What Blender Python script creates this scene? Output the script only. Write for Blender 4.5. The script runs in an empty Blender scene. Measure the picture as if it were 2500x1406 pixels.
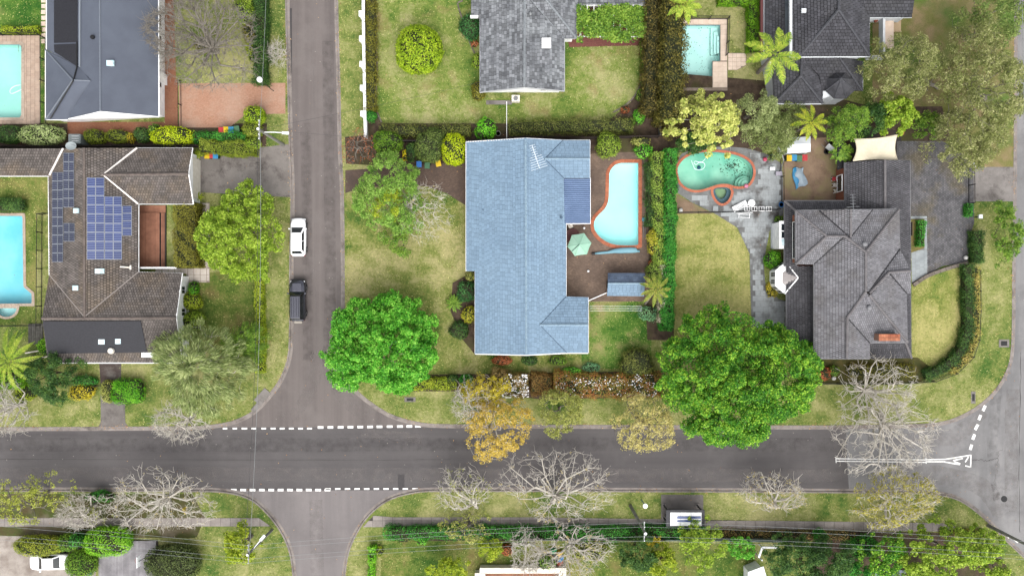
import bpy, bmesh, math, random
import numpy as np
from mathutils import Vector, Matrix
from mathutils.geometry import tessellate_polygon
random.seed(11); rng = np.random.default_rng(11)
sc = bpy.context.scene
# ---------------------------------------------------------------- camera, sky, sun, exposure
H = 90.0                     # drone height above the lawns (m)
F = 1875.0                   # focal length in photo pixels (27 mm on a 36 mm sensor)
cam = bpy.data.cameras.new('camera'); camo = bpy.data.objects.new('camera', cam)
sc.collection.objects.link(camo); camo.location = (0, 0, H); camo.rotation_euler = (0, 0, 0)
cam.sensor_width = 36.0; cam.lens = 27.0; cam.clip_end = 3000.0
sc.camera = camo
world = bpy.data.worlds.new('World'); sc.world = world; world.use_nodes = True
wn = world.node_tree.nodes; wl = world.node_tree.links
sky = wn.new('ShaderNodeTexSky'); sky.sky_type = 'NISHITA'; sky.sun_disc = False
sky.sun_elevation = math.radians(55); sky.sun_rotation = math.radians(170)
sky.air_density = 1.0; sky.dust_density = 4.0
hs = wn.new('ShaderNodeHueSaturation'); hs.inputs['Saturation'].default_value = 0.22   # cloud cover: greyed sky
wl.new(sky.outputs[0], hs.inputs['Color'])
bg = wn['Background']; bg.inputs['Strength'].default_value = 0.15
wl.new(hs.outputs[0], bg.inputs['Color'])
sd = bpy.data.lights.new('sun', 'SUN'); sd.energy = 1.5; sd.angle = math.radians(75); sd.color = (1, 0.96, 0.9)
so = bpy.data.objects.new('sun', sd); sc.collection.objects.link(so)
so.rotation_euler = (math.radians(35), 0, math.radians(10))
sc.view_settings.view_transform = 'Standard'; sc.view_settings.look = 'None'
sc.view_settings.gamma = 1.0; sc.view_settings.exposure = 1.05
sc.view_settings.use_curve_mapping = False

# ---------------------------------------------------------------- helpers
def P(px, py, h=0.0):
    s = (H - h) / F
    return Vector(((px - 1250) * s, (703 - py) * s, h))
def PP(pts, h=0.0): return [P(a[0], a[1], a[2] if len(a) > 2 else h) for a in pts]
WL = {}
ORD = ['first', 'second', 'third', 'fourth', 'fifth', 'sixth', 'seventh', 'eighth']
COL = sc.collection
def tag(o, label=None, cat=None, group=None, kind=None):
    if label: o['label'] = label
    if cat: o['category'] = cat
    if group: o['group'] = group
    if kind: o['kind'] = kind
    return o
def link(o, name_loc, parent):
    COL.objects.link(o)
    o.location = name_loc - (WL[parent] if parent else Vector((0, 0, 0)))
    if parent: o.parent = parent
    WL[o] = name_loc
    return o
def thing(name, label, cat, loc, group=None):
    o = bpy.data.objects.new(name, None); o.empty_display_size = 0.3
    link(o, Vector(loc), None); return tag(o, label, cat, group)
def np_obj(name, V, faces_flat, starts, mat, parent=None, smooth=False):
    V = np.asarray(V, dtype=np.float64)
    loc = Vector((float((V[:, 0].min() + V[:, 0].max()) / 2), float((V[:, 1].min() + V[:, 1].max()) / 2), float(V[:, 2].min())))
    V = V - np.array(loc)
    me = bpy.data.meshes.new(name)
    me.vertices.add(len(V)); me.vertices.foreach_set('co', V.astype(np.float32).ravel())
    ff = np.asarray(faces_flat, dtype=np.int32)
    me.loops.add(len(ff)); me.loops.foreach_set('vertex_index', ff)
    st = np.asarray(starts, dtype=np.int32)
    me.polygons.add(len(st)); me.polygons.foreach_set('loop_start', st)
    if smooth: me.polygons.foreach_set('use_smooth', np.ones(len(st), dtype=bool))
    me.update(calc_edges=True); me.validate()
    me.materials.append(mat)
    o = bpy.data.objects.new(name, me)
    return link(o, loc, parent)
class MB:
    def __init__(s): s.v = []; s.f = []
    def add(s, vs, fs):
        n = len(s.v); s.v += [tuple(v) for v in vs]; s.f += [tuple(i + n for i in f) for f in fs]; return s
    def box(s, c, d, rz=0.0, m=None):
        x, y, z = d[0] / 2, d[1] / 2, d[2] / 2
        vs = [Vector((a * x, b * y, e * z)) for e in (-1, 1) for (a, b) in ((-1, -1), (1, -1), (1, 1), (-1, 1))]
        R = m if m is not None else Matrix.Rotation(rz, 3, 'Z')
        c = Vector(c)
        return s.add([c + R @ v for v in vs], [(0, 3, 2, 1), (4, 5, 6, 7), (0, 1, 5, 4), (1, 2, 6, 5), (2, 3, 7, 6), (3, 0, 4, 7)])
    def prism(s, poly, z0, z1):
        pts = [(p[0], p[1]) for p in poly]
        if sum(a[0] * b[1] - b[0] * a[1] for a, b in zip(pts, pts[1:] + pts[:1])) < 0: pts.reverse()
        n = len(pts)
        fs = [tuple(range(n - 1, -1, -1)), tuple(range(n, 2 * n))] + [(i, (i + 1) % n, n + (i + 1) % n, n + i) for i in range(n)]
        return s.add([(x, y, z0) for x, y in pts] + [(x, y, z1) for x, y in pts], fs)
    def slab(s, pts, t):          # 3-D polygon thickened downwards
        pts = [Vector(p) for p in pts]; n = len(pts)
        nz = sum(a.x * b.y - b.x * a.y for a, b in zip(pts, pts[1:] + pts[:1]))
        if nz < 0: pts.reverse()
        tri = tessellate_polygon([pts])
        tri2 = []
        for t3 in tri:
            a, b, c = [pts[i] for i in t3]
            tri2.append(tuple(t3) if (b - a).cross(c - a).z > 0 else (t3[0], t3[2], t3[1]))
        lo = [p - Vector((0, 0, t)) for p in pts]
        fs = tri2 + [(x + n, z + n, y + n) for x, y, z in tri2] + [(i + n, (i + 1) % n + n, (i + 1) % n, i) for i in range(n)]
        return s.add(pts + lo, fs)
    def tube(s, pts, r, n=6, caps=True):
        pts = [Vector(p) for p in pts]; m = len(pts)
        rs = r if isinstance(r, (list, tuple)) else [r] * m
        vs = []; fs = []
        for i, p in enumerate(pts):
            d = (pts[min(i + 1, m - 1)] - pts[max(i - 1, 0)]); d = d.normalized() if d.length > 1e-6 else Vector((0, 0, 1))
            a = d.cross(Vector((0, 0, 1))) if abs(d.z) < 0.95 else d.cross(Vector((1, 0, 0)))
            a.normalize(); b = d.cross(a)
            for k in range(n):
                t = 2 * math.pi * (k + .5) / n
                vs.append(p + (a * math.cos(t) + b * math.sin(t)) * rs[i])
        for i in range(m - 1):
            for k in range(n):
                fs.append((i * n + k, i * n + (k + 1) % n, (i + 1) * n + (k + 1) % n, (i + 1) * n + k))
        if caps: fs += [tuple(range(n - 1, -1, -1)), tuple((m - 1) * n + k for k in range(n))]
        return s.add(vs, fs)
    def lathe(s, c, prof, n=16, sx=1.0, sy=1.0, rz=0.0):
        c = Vector(c); vs = []; fs = []
        for r, z in prof:
            for k in range(n):
                t = 2 * math.pi * k / n + rz
                vs.append(c + Vector((r * math.cos(t) * sx, r * math.sin(t) * sy, z)))
        m = len(prof)
        for i in range(m - 1):
            for k in range(n): fs.append((i * n + k, i * n + (k + 1) % n, (i + 1) * n + (k + 1) % n, (i + 1) * n + k))
        fs += [tuple(range(n - 1, -1, -1)), tuple((m - 1) * n + k for k in range(n))]
        return s.add(vs, fs)
    def build(s, name, mat, parent=None, smooth=False, bevel=0.0, seg=2):
        V = np.array(s.v, dtype=np.float64)
        loc = Vector((float((V[:, 0].min() + V[:, 0].max()) / 2), float((V[:, 1].min() + V[:, 1].max()) / 2), float(V[:, 2].min())))
        V = V - np.array(loc)
        me = bpy.data.meshes.new(name); me.from_pydata([tuple(v) for v in V], [], s.f)
        bm = bmesh.new(); bm.from_mesh(me)
        bmesh.ops.recalc_face_normals(bm, faces=bm.faces)
        if bevel > 0: bmesh.ops.bevel(bm, geom=bm.edges[:] , offset=bevel, segments=seg, affect='EDGES', profile=0.6)
        if smooth:
            for f in bm.faces: f.smooth = True
        bm.to_mesh(me); bm.free()
        me.materials.append(mat)
        o = bpy.data.objects.new(name, me)
        return link(o, loc, parent)
def smooth_curve(pts, n=5, closed=True):
    out = []; m = len(pts); P_ = [np.array(p, dtype=float) for p in pts]
    g = (lambda i: P_[i % m]) if closed else (lambda i: P_[max(0, min(m - 1, i))])
    def tan(i, L):
        t = (g(i + 1) - g(i - 1)) * .5; l = np.linalg.norm(t)
        return t * (min(1.0, L / l) if l > 1e-9 else 0)
    for i in (range(m) if closed else range(m - 1)):
        p1, p2 = g(i), g(i + 1); L = np.linalg.norm(p2 - p1); t1, t2 = tan(i, L), tan(i + 1, L)
        for k in range(n):
            t = k / n
            q = (2 * t ** 3 - 3 * t * t + 1) * p1 + (t ** 3 - 2 * t * t + t) * t1 + (-2 * t ** 3 + 3 * t * t) * p2 + (t ** 3 - t * t) * t2
            out.append(tuple(float(v) for v in q))
    if not closed: out.append(tuple(float(v) for v in P_[-1]))
    return out
def offset_poly(poly, d, closed=True):        # xy tuples, outwards for d > 0 on a CCW polygon
    n = len(poly); out = []
    for i in range(n):
        a = poly[i - 1] if (closed or i) else poly[i]; b = poly[i]; c = poly[(i + 1) % n] if (closed or i < n - 1) else poly[i]
        e1 = Vector((b[0] - a[0], b[1] - a[1])); e2 = Vector((c[0] - b[0], c[1] - b[1]))
        if e1.length < 1e-9: e1 = e2
        if e2.length < 1e-9: e2 = e1
        e1.normalize(); e2.normalize(); t = e1 + e2
        if t.length < 1e-6: t = e1
        t.normalize(); nn = Vector((t.y, -t.x)); k = max(.5, abs(nn.dot(Vector((e1.y, -e1.x)))))
        out.append((b[0] + nn.x * d / k, b[1] + nn.y * d / k))
    return out
def ccw(poly):
    poly = [(p[0], p[1]) for p in poly]
    if sum(a[0] * b[1] - b[0] * a[1] for a, b in zip(poly, poly[1:] + poly[:1])) < 0: poly.reverse()
    return poly
REG = []
def sheet(name, pxpoly, z, mat, holes=(), skirt=0.0, kind='structure', parent=None, world_pts=False):
    outer = pxpoly if world_pts else [P(a[0], a[1], 0) for a in pxpoly]
    outer = ccw(outer)
    REG.append((name, outer, z, holes))
    loops = [[Vector((x, y, 0)) for x, y in outer]] + [[Vector((x, y, 0)) for x, y in reversed(ccw(h))] for h in holes]
    tris = tessellate_polygon(loops)
    pts = [v for l in loops for v in l]
    mb = MB()
    vs = [(v.x, v.y, z) for v in pts]; fs = []
    for t in tris:
        a, b, c = [pts[i] for i in t]
        fs.append(tuple(t) if (b - a).cross(c - a).z > 0 else (t[0], t[2], t[1]))
    mb.add(vs, fs)
    if skirt:
        n = len(outer)
        mb.add([(x, y, z) for x, y in outer] + [(x, y, z - skirt) for x, y in outer], [(i, n + i, n + (i + 1) % n, (i + 1) % n) for i in range(n)])
    o = mb.build(name, mat, parent)
    if kind: o['kind'] = kind
    return o

# ---------------------------------------------------------------- materials
K = 2.12
def lin(c): return c / 12.92 if c <= .04045 else ((c + .055) / 1.055) ** 2.4
def C(r, g, b, k=None):
    k = k or K
    return tuple(min(.82, lin(v / 255) / k) for v in (r, g, b)) + (1,)
MATS = {}
class NT:
    def __init__(s, name):
        s.m = bpy.data.materials.new(name); s.m.use_nodes = True
        s.n = s.m.node_tree.nodes; s.l = s.m.node_tree.links; s.b = s.n['Principled BSDF']
        s.pos = s.n.new('ShaderNodeNewGeometry')
    def noise(s, scale, detail=3, rough=.55, vec=None):
        t = s.n.new('ShaderNodeTexNoise'); t.inputs['Scale'].default_value = scale; t.inputs['Detail'].default_value = detail
        t.inputs['Roughness'].default_value = rough
        s.l.new(vec or s.pos.outputs['Position'], t.inputs['Vector']); return t.outputs['Fac']
    def ramp(s, fac, stops):
        r = s.n.new('ShaderNodeValToRGB'); e = r.color_ramp.elements
        while len(e) < len(stops): e.new(.5)
        for i, (p, c) in enumerate(stops):
            e[i].position = p; e[i].color = c if len(c) == 4 else tuple(c) + (1,)
        s.l.new(fac, r.inputs[0]); return r.outputs[0]
    def mix(s, fac, a, b, mode='MIX'):
        m = s.n.new('ShaderNodeMix'); m.data_type = 'RGBA'; m.blend_type = mode
        for sock, v in ((m.inputs[0], fac), (m.inputs[6], a), (m.inputs[7], b)):
            if hasattr(v, 'links'): s.l.new(v, sock)
            else: sock.default_value = v
        return m.outputs[2]
    def math(s, op, a, b=None):
        m = s.n.new('ShaderNodeMath'); m.operation = op
        for sock, v in zip(m.inputs, (a, b)):
            if v is None: continue
            if hasattr(v, 'links'): s.l.new(v, sock)
            else: sock.default_value = v
        return m.outputs[0]
    def rand(s):
        oi = s.n.new('ShaderNodeObjectInfo')
        return s.math('FRACT', s.math('ADD', oi.outputs['Random'], s.pos.outputs['Random Per Island']))
    def bump(s, h, st=.3, dist=.05):
        b = s.n.new('ShaderNodeBump'); b.inputs['Strength'].default_value = st; b.inputs['Distance'].default_value = dist
        s.l.new(h, b.inputs['Height']); s.l.new(b.outputs[0], s.b.inputs['Normal'])
    def val(s, col, v):     # multiply colour by a grey value socket
        c = s.n.new('ShaderNodeCombineColor')
        for i in range(3): s.l.new(v, c.inputs[i])
        return s.mix(1.0, col, c.outputs[0], 'MULTIPLY')
    def out(s, col, rough=.85, metal=0.0, spec=.3):
        if hasattr(col, 'links'): s.l.new(col, s.b.inputs['Base Color'])
        else: s.b.inputs['Base Color'].default_value = col
        s.b.inputs['Roughness'].default_value = rough; s.b.inputs['Metallic'].default_value = metal
        s.b.inputs['Specular IOR Level'].default_value = spec
        return s.m
def M(name, c1, c2=None, scale=1.2, rough=.8, metal=0.0, rnd=0.0, fine=0.0, fscale=14, bump=0.0, c3=None, s3=.25, lo=.35, hi=.65, spec=.3):
    if name in MATS: return MATS[name]
    t = NT(name); col = c1
    if c2: col = t.ramp(t.noise(scale, 5), [(lo, c1), (hi, c2)])
    if c3: col = t.mix(t.ramp(t.noise(s3, 4), [(.5, (0, 0, 0)), (.66, (1, 1, 1))]), col, c3)
    if fine:
        col = t.val(col if hasattr(col, 'links') else t.mix(0.0, col, col), t.math('ADD', t.math('MULTIPLY', t.noise(fscale, 3, .7), fine * 2), 1 - fine))
    if rnd:
        col = t.val(col if hasattr(col, 'links') else t.mix(0.0, col, col), t.math('ADD', t.math('MULTIPLY', t.rand(), rnd), 1 - rnd * .5))
    if bump: t.bump(t.noise(fscale, 4, .7), bump)
    MATS[name] = t.out(col, rough, metal, spec); return MATS[name]
def lawn(name, green, straw, dark, bias=0.0, brown=None, stripes=False):
    t = NT(name)
    big = t.noise(.13, 3, .55); mid = t.noise(.55, 5, .62); fine = t.noise(3.2, 4, .75)
    f = t.math('ADD', t.math('ADD', t.math('MULTIPLY', big, .9), t.math('MULTIPLY', mid, .75)), t.math('MULTIPLY', fine, .6))
    # f runs about 0.85 .. 1.40, mean 1.125
    f = t.math('MULTIPLY', t.math('SUBTRACT', f, .80 + bias), 1.55)
    col = t.ramp(f, [(.16, dark), (.44, green), (.80, straw)])
    if brown: col = t.mix(t.ramp(t.noise(.27, 5, .6), [(.55, (0, 0, 0)), (.70, (1, 1, 1))]), col, brown)
    if stripes:
        w = t.n.new('ShaderNodeTexWave'); w.inputs['Scale'].default_value = .5; w.inputs['Distortion'].default_value = 2.5
        t.l.new(t.pos.outputs['Position'], w.inputs['Vector'])
        col = t.val(col, t.math('ADD', t.math('MULTIPLY', w.outputs['Fac'], .07), .965))
    col = t.val(col, t.math('ADD', t.math('MULTIPLY', t.noise(4.5, 5, .85), 1.1), .45))
    t.bump(t.noise(7, 5, .8), .8, .10)
    return t.out(col, .95, 0, .1)
LEAFK = 2.3
def leafmat(name, c1, c2, c3=None, trans=.38, s=.9):
    if name in MATS: return MATS[name]
    t = NT('leaf_' + name)
    g_ = lambda q: tuple(min(.8, v * LEAFK) for v in q[:3]) + (1,)
    c1, c2 = g_(c1), g_(c2); c3 = g_(c3) if c3 else None
    f = t.math('ADD', t.math('MULTIPLY', t.noise(s, 3), .8), t.math('MULTIPLY', t.rand(), .5))
    col = t.ramp(f, [(.38, c1), (.88, c2)] if not c3 else [(.36, c1), (.66, c2), (.92, c3)])
    t.l.new(col, t.b.inputs['Base Color']); t.b.inputs['Roughness'].default_value = .55; t.b.inputs['Specular IOR Level'].default_value = .25
    tr = t.n.new('ShaderNodeBsdfTranslucent'); t.l.new(col, tr.inputs['Color'])
    mx = t.n.new('ShaderNodeMixShader'); mx.inputs[0].default_value = trans
    t.l.new(t.b.outputs[0], mx.inputs[1]); t.l.new(tr.outputs[0], mx.inputs[2])
    t.l.new(mx.outputs[0], t.n['Material Output'].inputs['Surface'])
    MATS[name] = t.m; return t.m
def water(name, tint, rough=.03):
    t = NT(name)
    tr = t.n.new('ShaderNodeBsdfTransparent'); tr.inputs[0].default_value = tint
    gl = t.n.new('ShaderNodeBsdfGlossy'); gl.inputs['Roughness'].default_value = rough
    fr = t.n.new('ShaderNodeFresnel'); fr.inputs['IOR'].default_value = 1.33
    bp = t.n.new('ShaderNodeBump'); bp.inputs['Strength'].default_value = .15; bp.inputs['Distance'].default_value = .05
    t.l.new(t.noise(2.2, 2), bp.inputs['Height']); t.l.new(bp.outputs[0], gl.inputs['Normal']); t.l.new(bp.outputs[0], fr.inputs['Normal'])
    mx = t.n.new('ShaderNodeMixShader'); t.l.new(fr.outputs[0], mx.inputs[0]); t.l.new(tr.outputs[0], mx.inputs[1]); t.l.new(gl.outputs[0], mx.inputs[2])
    t.l.new(mx.outputs[0], t.n['Material Output'].inputs['Surface']); return t.m
def brickmat(name, c1, c2, mortar, scale, stain=None, rough=.9):
    if name in MATS: return MATS[name]
    t = NT(name); b = t.n.new('ShaderNodeTexBrick'); b.inputs['Scale'].default_value = scale
    b.inputs['Color1'].default_value = c1; b.inputs['Color2'].default_value = c2; b.inputs['Mortar'].default_value = mortar
    b.inputs['Mortar Size'].default_value = .02
    t.l.new(t.pos.outputs['Position'], b.inputs['Vector'])
    col = b.outputs['Color']
    if stain: col = t.mix(t.ramp(t.noise(.35, 6, .65), [(.42, (0, 0, 0)), (.68, (1, 1, 1))]), col, stain)
    col = t.val(col, t.math('ADD', t.math('MULTIPLY', t.noise(5, 5, .7), .6), .7))
    t.bump(b.outputs['Fac'], -.3, .02)
    MATS[name] = t.out(col, rough); return MATS[name]
def asphalt(name, c1, c2, c3, streak=(.04, .5)):
    t = NT(name)
    mp = t.n.new('ShaderNodeMapping'); mp.inputs['Scale'].default_value = (streak[0], streak[1], 1)
    t.l.new(t.pos.outputs['Position'], mp.inputs['Vector'])
    col = t.ramp(t.noise(1.0, 5, .6, mp.outputs[0]), [(.3, c1), (.7, c2)])
    col = t.mix(t.ramp(t.noise(.22, 6, .68), [(.46, (0, 0, 0)), (.74, (1, 1, 1))]), col, c3)
    col = t.val(col, t.math('ADD', t.math('MULTIPLY', t.noise(22, 2, .8), .42), .79))
    sp = t.n.new('ShaderNodeTexVoronoi'); sp.inputs['Scale'].default_value = .9; t.l.new(t.pos.outputs['Position'], sp.inputs['Vector'])
    col = t.mix(t.ramp(sp.outputs['Distance'], [(.035, (1, 1, 1)), (.055, (0, 0, 0))]), col, C(185, 180, 172))
    t.bump(t.noise(40, 2, .8), .35, .02)
    return t.out(col, .9, 0, .25)
def concrete(name, c1, c2, dark, s=.8):
    t = NT(name)
    col = t.ramp(t.noise(s, 6, .65), [(.32, c1), (.68, c2)])
    col = t.mix(t.ramp(t.noise(.45, 7, .72), [(.5, (0, 0, 0)), (.68, (1, 1, 1))]), col, dark)
    col = t.val(col, t.math('ADD', t.math('MULTIPLY', t.noise(12, 4, .75), .55), .72))
    t.bump(t.noise(20, 4, .7), .3, .02)
    return t.out(col, .9, 0, .2)
WHITE = M('white_paint', C(250, 250, 250, 1.2), C(225, 226, 228, 1.2), 2.0, .6, fine=.06)
CREAM = M('cream_paint', C(232, 226, 214, 1.3), C(214, 206, 194, 1.3), 2.0, .7, fine=.08)
BLACK = M('black_metal', C(38, 38, 42), C(25, 25, 28), 3, .5)
GLASS = M('window_glass', (.012, .016, .02, 1), None, rough=.06, spec=.6)
SKYL = M('skylight_glass', C(215, 232, 236, 1.3), C(170, 200, 208, 1.3), 1.5, .15, spec=.6)
CONC = concrete('concrete', C(168, 162, 158), C(142, 136, 132), C(112, 106, 102))
CONCD = concrete('old_concrete', C(152, 145, 141), C(128, 122, 118), C(100, 94, 91))
KERBM = concrete('kerb_concrete', C(180, 171, 165), C(152, 142, 137), C(116, 108, 104), 1.6)
WOODD = M('dark_timber', C(72, 58, 52), C(48, 40, 37), 3, .8, rnd=.3, fine=.2)
WOODG = M('grey_timber', C(125, 122, 116), C(95, 92, 86), 4, .85, rnd=.25, fine=.25)
BARKW = M('pale_bark', C(230, 224, 214, 1.42), C(190, 182, 170, 1.45), 1.6, .9, fine=.25)
BARKG = M('grey_bark', C(168, 160, 148), C(124, 116, 106), 1.6, .9, fine=.25)
BARKB = M('brown_bark', C(112, 96, 82), C(74, 62, 52), 1.6, .9, fine=.25)
MULCH = M('garden_mulch', C(110, 92, 76), C(74, 60, 50), 1.5, .95, fine=.45, fscale=9, bump=.6, c3=C(86, 84, 48))
SOIL = M('bare_soil', C(172, 146, 122), C(142, 118, 98), .7, .95, fine=.35, fscale=10, bump=.5, c3=C(160, 152, 104), s3=.3)
STEEL = M('galvanised_steel', C(185, 188, 190), C(160, 163, 166), 4, .4, .6)
RUBBER = M('black_rubber', C(32, 32, 33), None, rough=.85)
BRICK = brickmat('face_brick', C(186, 112, 80), C(164, 92, 66), C(170, 150, 135), 4.0)
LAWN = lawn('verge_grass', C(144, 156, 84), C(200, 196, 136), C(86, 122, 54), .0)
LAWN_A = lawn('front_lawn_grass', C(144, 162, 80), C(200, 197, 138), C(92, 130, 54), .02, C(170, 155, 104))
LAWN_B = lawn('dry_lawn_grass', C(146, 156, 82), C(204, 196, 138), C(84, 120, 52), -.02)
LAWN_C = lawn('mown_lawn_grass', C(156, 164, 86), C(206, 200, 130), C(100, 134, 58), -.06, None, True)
LAWN_D = lawn('brownish_lawn_grass', C(118, 138, 64), C(172, 166, 102), C(70, 106, 42), .02, C(142, 128, 82))  # brownish-green grass with random brown patches
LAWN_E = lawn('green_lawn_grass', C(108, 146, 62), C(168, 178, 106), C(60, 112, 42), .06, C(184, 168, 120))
# ---------------------------------------------------------------- generators
def clip_rect(poly, a0, a1, b0, b1):
    def cut(pl, ax, v, keep_less):
        out = []
        for i in range(len(pl)):
            p, q = pl[i - 1], pl[i]
            pi = (p[ax] <= v) if keep_less else (p[ax] >= v); qi = (q[ax] <= v) if keep_less else (q[ax] >= v)
            if pi != qi:
                t = (v - p[ax]) / (q[ax] - p[ax]); out.append((p[0] + (q[0] - p[0]) * t, p[1] + (q[1] - p[1]) * t))
            if qi: out.append(q)
        return out
    for ax, v, k in ((0, a0, False), (0, a1, True), (1, b0, False), (1, b1, True)):
        poly = cut(poly, ax, v, k)
        if len(poly) < 3: return []
    return poly
def area(p): return .5 * sum(a[0] * b[1] - b[0] * a[1] for a, b in zip(p[-1:] + p[:-1], p))
def plane_of(pts):
    c = sum(pts, Vector()) / len(pts); A = np.array([[p.x - c.x, p.y - c.y, 1.0] for p in pts]); z = np.array([p.z for p in pts])
    s = np.linalg.lstsq(A, z, rcond=None)[0]
    flat = [Vector((p.x, p.y, s[0] * (p.x - c.x) + s[1] * (p.y - c.y) + s[2])) for p in pts]
    return flat, Vector((-s[0], -s[1], 1)).normalized()
def pieces(parent, nm, pts, cu, cv, mat, maxp=300, gap=.015, stag=.5, lift=.03, base=.006, along=None, roll=0.0, rest='tile_field', rand_stag=False):
    pts = [Vector(p) for p in pts]; pts, n = plane_of(pts)
    z = Vector((0, 0, 1))
    if along is not None: v = Vector((math.cos(along), math.sin(along), 0)); v = (v - n * v.dot(n)).normalized()
    else: v = (-(z - n * z.dot(n))).normalized()
    u = v.cross(n); o = pts[0]
    poly = [((p - o).dot(u), (p - o).dot(v)) for p in pts]
    if area(poly) < 0: poly.reverse()
    A0 = min(p[0] for p in poly); A1 = max(p[0] for p in poly); B0 = min(p[1] for p in poly); B1 = max(p[1] for p in poly)
    full = []; part = []
    j = 0; b = B0
    while b < B1:
        off = (random.random() if rand_stag else (stag * (j % 2))) * cu
        row = clip_rect(poly, A0 - 1, A1 + 1, b, b + cv)
        if row:
            ra = min(p[0] for p in row); rb = max(p[0] for p in row)
            a = A0 - cu + off
            while a < rb:
                if a + cu > ra:
                    r = (a + gap / 2, a + cu - gap / 2, b, b + cv - gap)
                    c = clip_rect(row, *r)
                    if len(c) >= 3:
                        ar = area(c); fa = (r[1] - r[0]) * (r[3] - r[2])
                        if ar > fa * .985: full.append(r)
                        elif ar > fa * .08: part.append((c, r))
                a += cu
        b += cv; j += 1
    Fm = Matrix(((u.x, v.x, n.x), (u.y, v.y, n.y), (u.z, v.z, n.z)))
    lo = base + lift * .25
    def shape(r):
        w, l = r[1] - r[0], r[3] - r[2]
        if roll:
            vs = [(0, 0, lo), (w * .5, 0, lo + roll), (w, 0, lo), (w, l, base + lift), (w * .5, l, base + lift + roll), (0, l, base + lift), (0, 0, -.002), (w, 0, -.002), (w, l, -.002), (0, l, -.002)]
            fs = [(0, 1, 4, 5), (1, 2, 3, 4), (5, 4, 3, 8, 9), (2, 7, 8, 3), (0, 5, 9, 6)]
        else:
            vs = [(0, 0, lo), (w, 0, lo), (w, l, base + lift), (0, l, base + lift), (0, 0, -.002), (w, 0, -.002), (w, l, -.002), (0, l, -.002)]
            fs = [(0, 1, 2, 3), (3, 2, 6, 7), (1, 5, 6, 2), (0, 3, 7, 4), (0, 4, 5, 1)]
        return vs, fs
    cnt = 0; me = None
    pw = WL[parent]
    full.sort(key=lambda r: r[2])
    for r in full[:maxp]:
        if me is None:
            vs, fs = shape(r); me = bpy.data.meshes.new(nm); me.from_pydata(vs, [], fs); me.materials.append(mat)
        ob = bpy.data.objects.new(nm, me); COL.objects.link(ob); ob.parent = parent
        wpos = o + u * r[0] + v * r[2]
        dz = Matrix.Rotation(random.uniform(-.008, .008), 3, 'Z')
        m4 = (Fm @ dz).to_4x4(); m4.translation = wpos + n * random.uniform(0, .004) - pw
        ob.matrix_basis = m4; cnt += 1
    mb = MB()
    for r in full[maxp:]:
        vs, fs = shape(r); dn = n * random.uniform(0, .005)
        mb.add([o + u * (r[0] + x) + v * (r[2] + y) + n * zz + dn for x, y, zz in vs], fs)
    for c, r in part:
        k = len(c); dn = n * random.uniform(0, .005)
        top = [o + u * a + v * bb + n * (lo + (base + lift - lo) * (bb - r[2]) / (r[3] - r[2])) + dn for a, bb in c]
        bot = [o + u * a + v * bb - n * .002 for a, bb in c]
        mb.add(top + bot, [tuple(range(k))] + [(i, k + i, k + (i + 1) % k, (i + 1) % k) for i in range(k)])
    if mb.v:
        q = mb.build(rest, mat, parent); q['kind'] = 'stuff'
    return cnt
def leaf_quads(cen, nor, axis, L, W):
    N = len(cen)
    nor = nor / (np.linalg.norm(nor, axis=1, keepdims=True) + 1e-9)
    u = axis - nor * np.sum(axis * nor, axis=1, keepdims=True); u /= (np.linalg.norm(u, axis=1, keepdims=True) + 1e-9)
    v = np.cross(nor, u)
    s = rng.uniform(.45, 1.5, (N, 1))
    a = u * (L * .5) * s; b = v * (W * .5) * s
    V = np.stack([cen - a, cen + b + nor * W * .12, cen + a, cen - b + nor * W * .12], axis=1).reshape(-1, 3)
    return V
def leaf_obj(name, V, mat, parent, kind=None):
    n = len(V) // 4
    o = np_obj(name, V, np.arange(4 * n), np.arange(0, 4 * n, 4), mat, parent)
    if kind: o['kind'] = kind
    return o
def tubes_np(A, B, ra, rb, n):
    d = B - A; d /= (np.linalg.norm(d, axis=1, keepdims=True) + 1e-9)
    ref = np.where(np.abs(d[:, 2:3]) > .9, np.array([[1., 0, 0]]), np.array([[0., 0, 1.]]))
    a = np.cross(d, ref); a /= (np.linalg.norm(a, axis=1, keepdims=True) + 1e-9); b = np.cross(d, a)
    t = 2 * np.pi * np.arange(n) / n
    ring = a[:, None, :] * np.cos(t)[None, :, None] + b[:, None, :] * np.sin(t)[None, :, None]
    V = np.concatenate([A[:, None, :] + ring * ra[:, None, None], B[:, None, :] + ring * rb[:, None, None]], axis=1)
    E = len(A); base = (np.arange(E) * 2 * n)[:, None]
    k = np.arange(n)
    q = np.stack([k, (k + 1) % n, n + (k + 1) % n, n + k], axis=1).reshape(-1)
    return V.reshape(-1, 3), (base + q[None, :]).reshape(-1)
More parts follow.
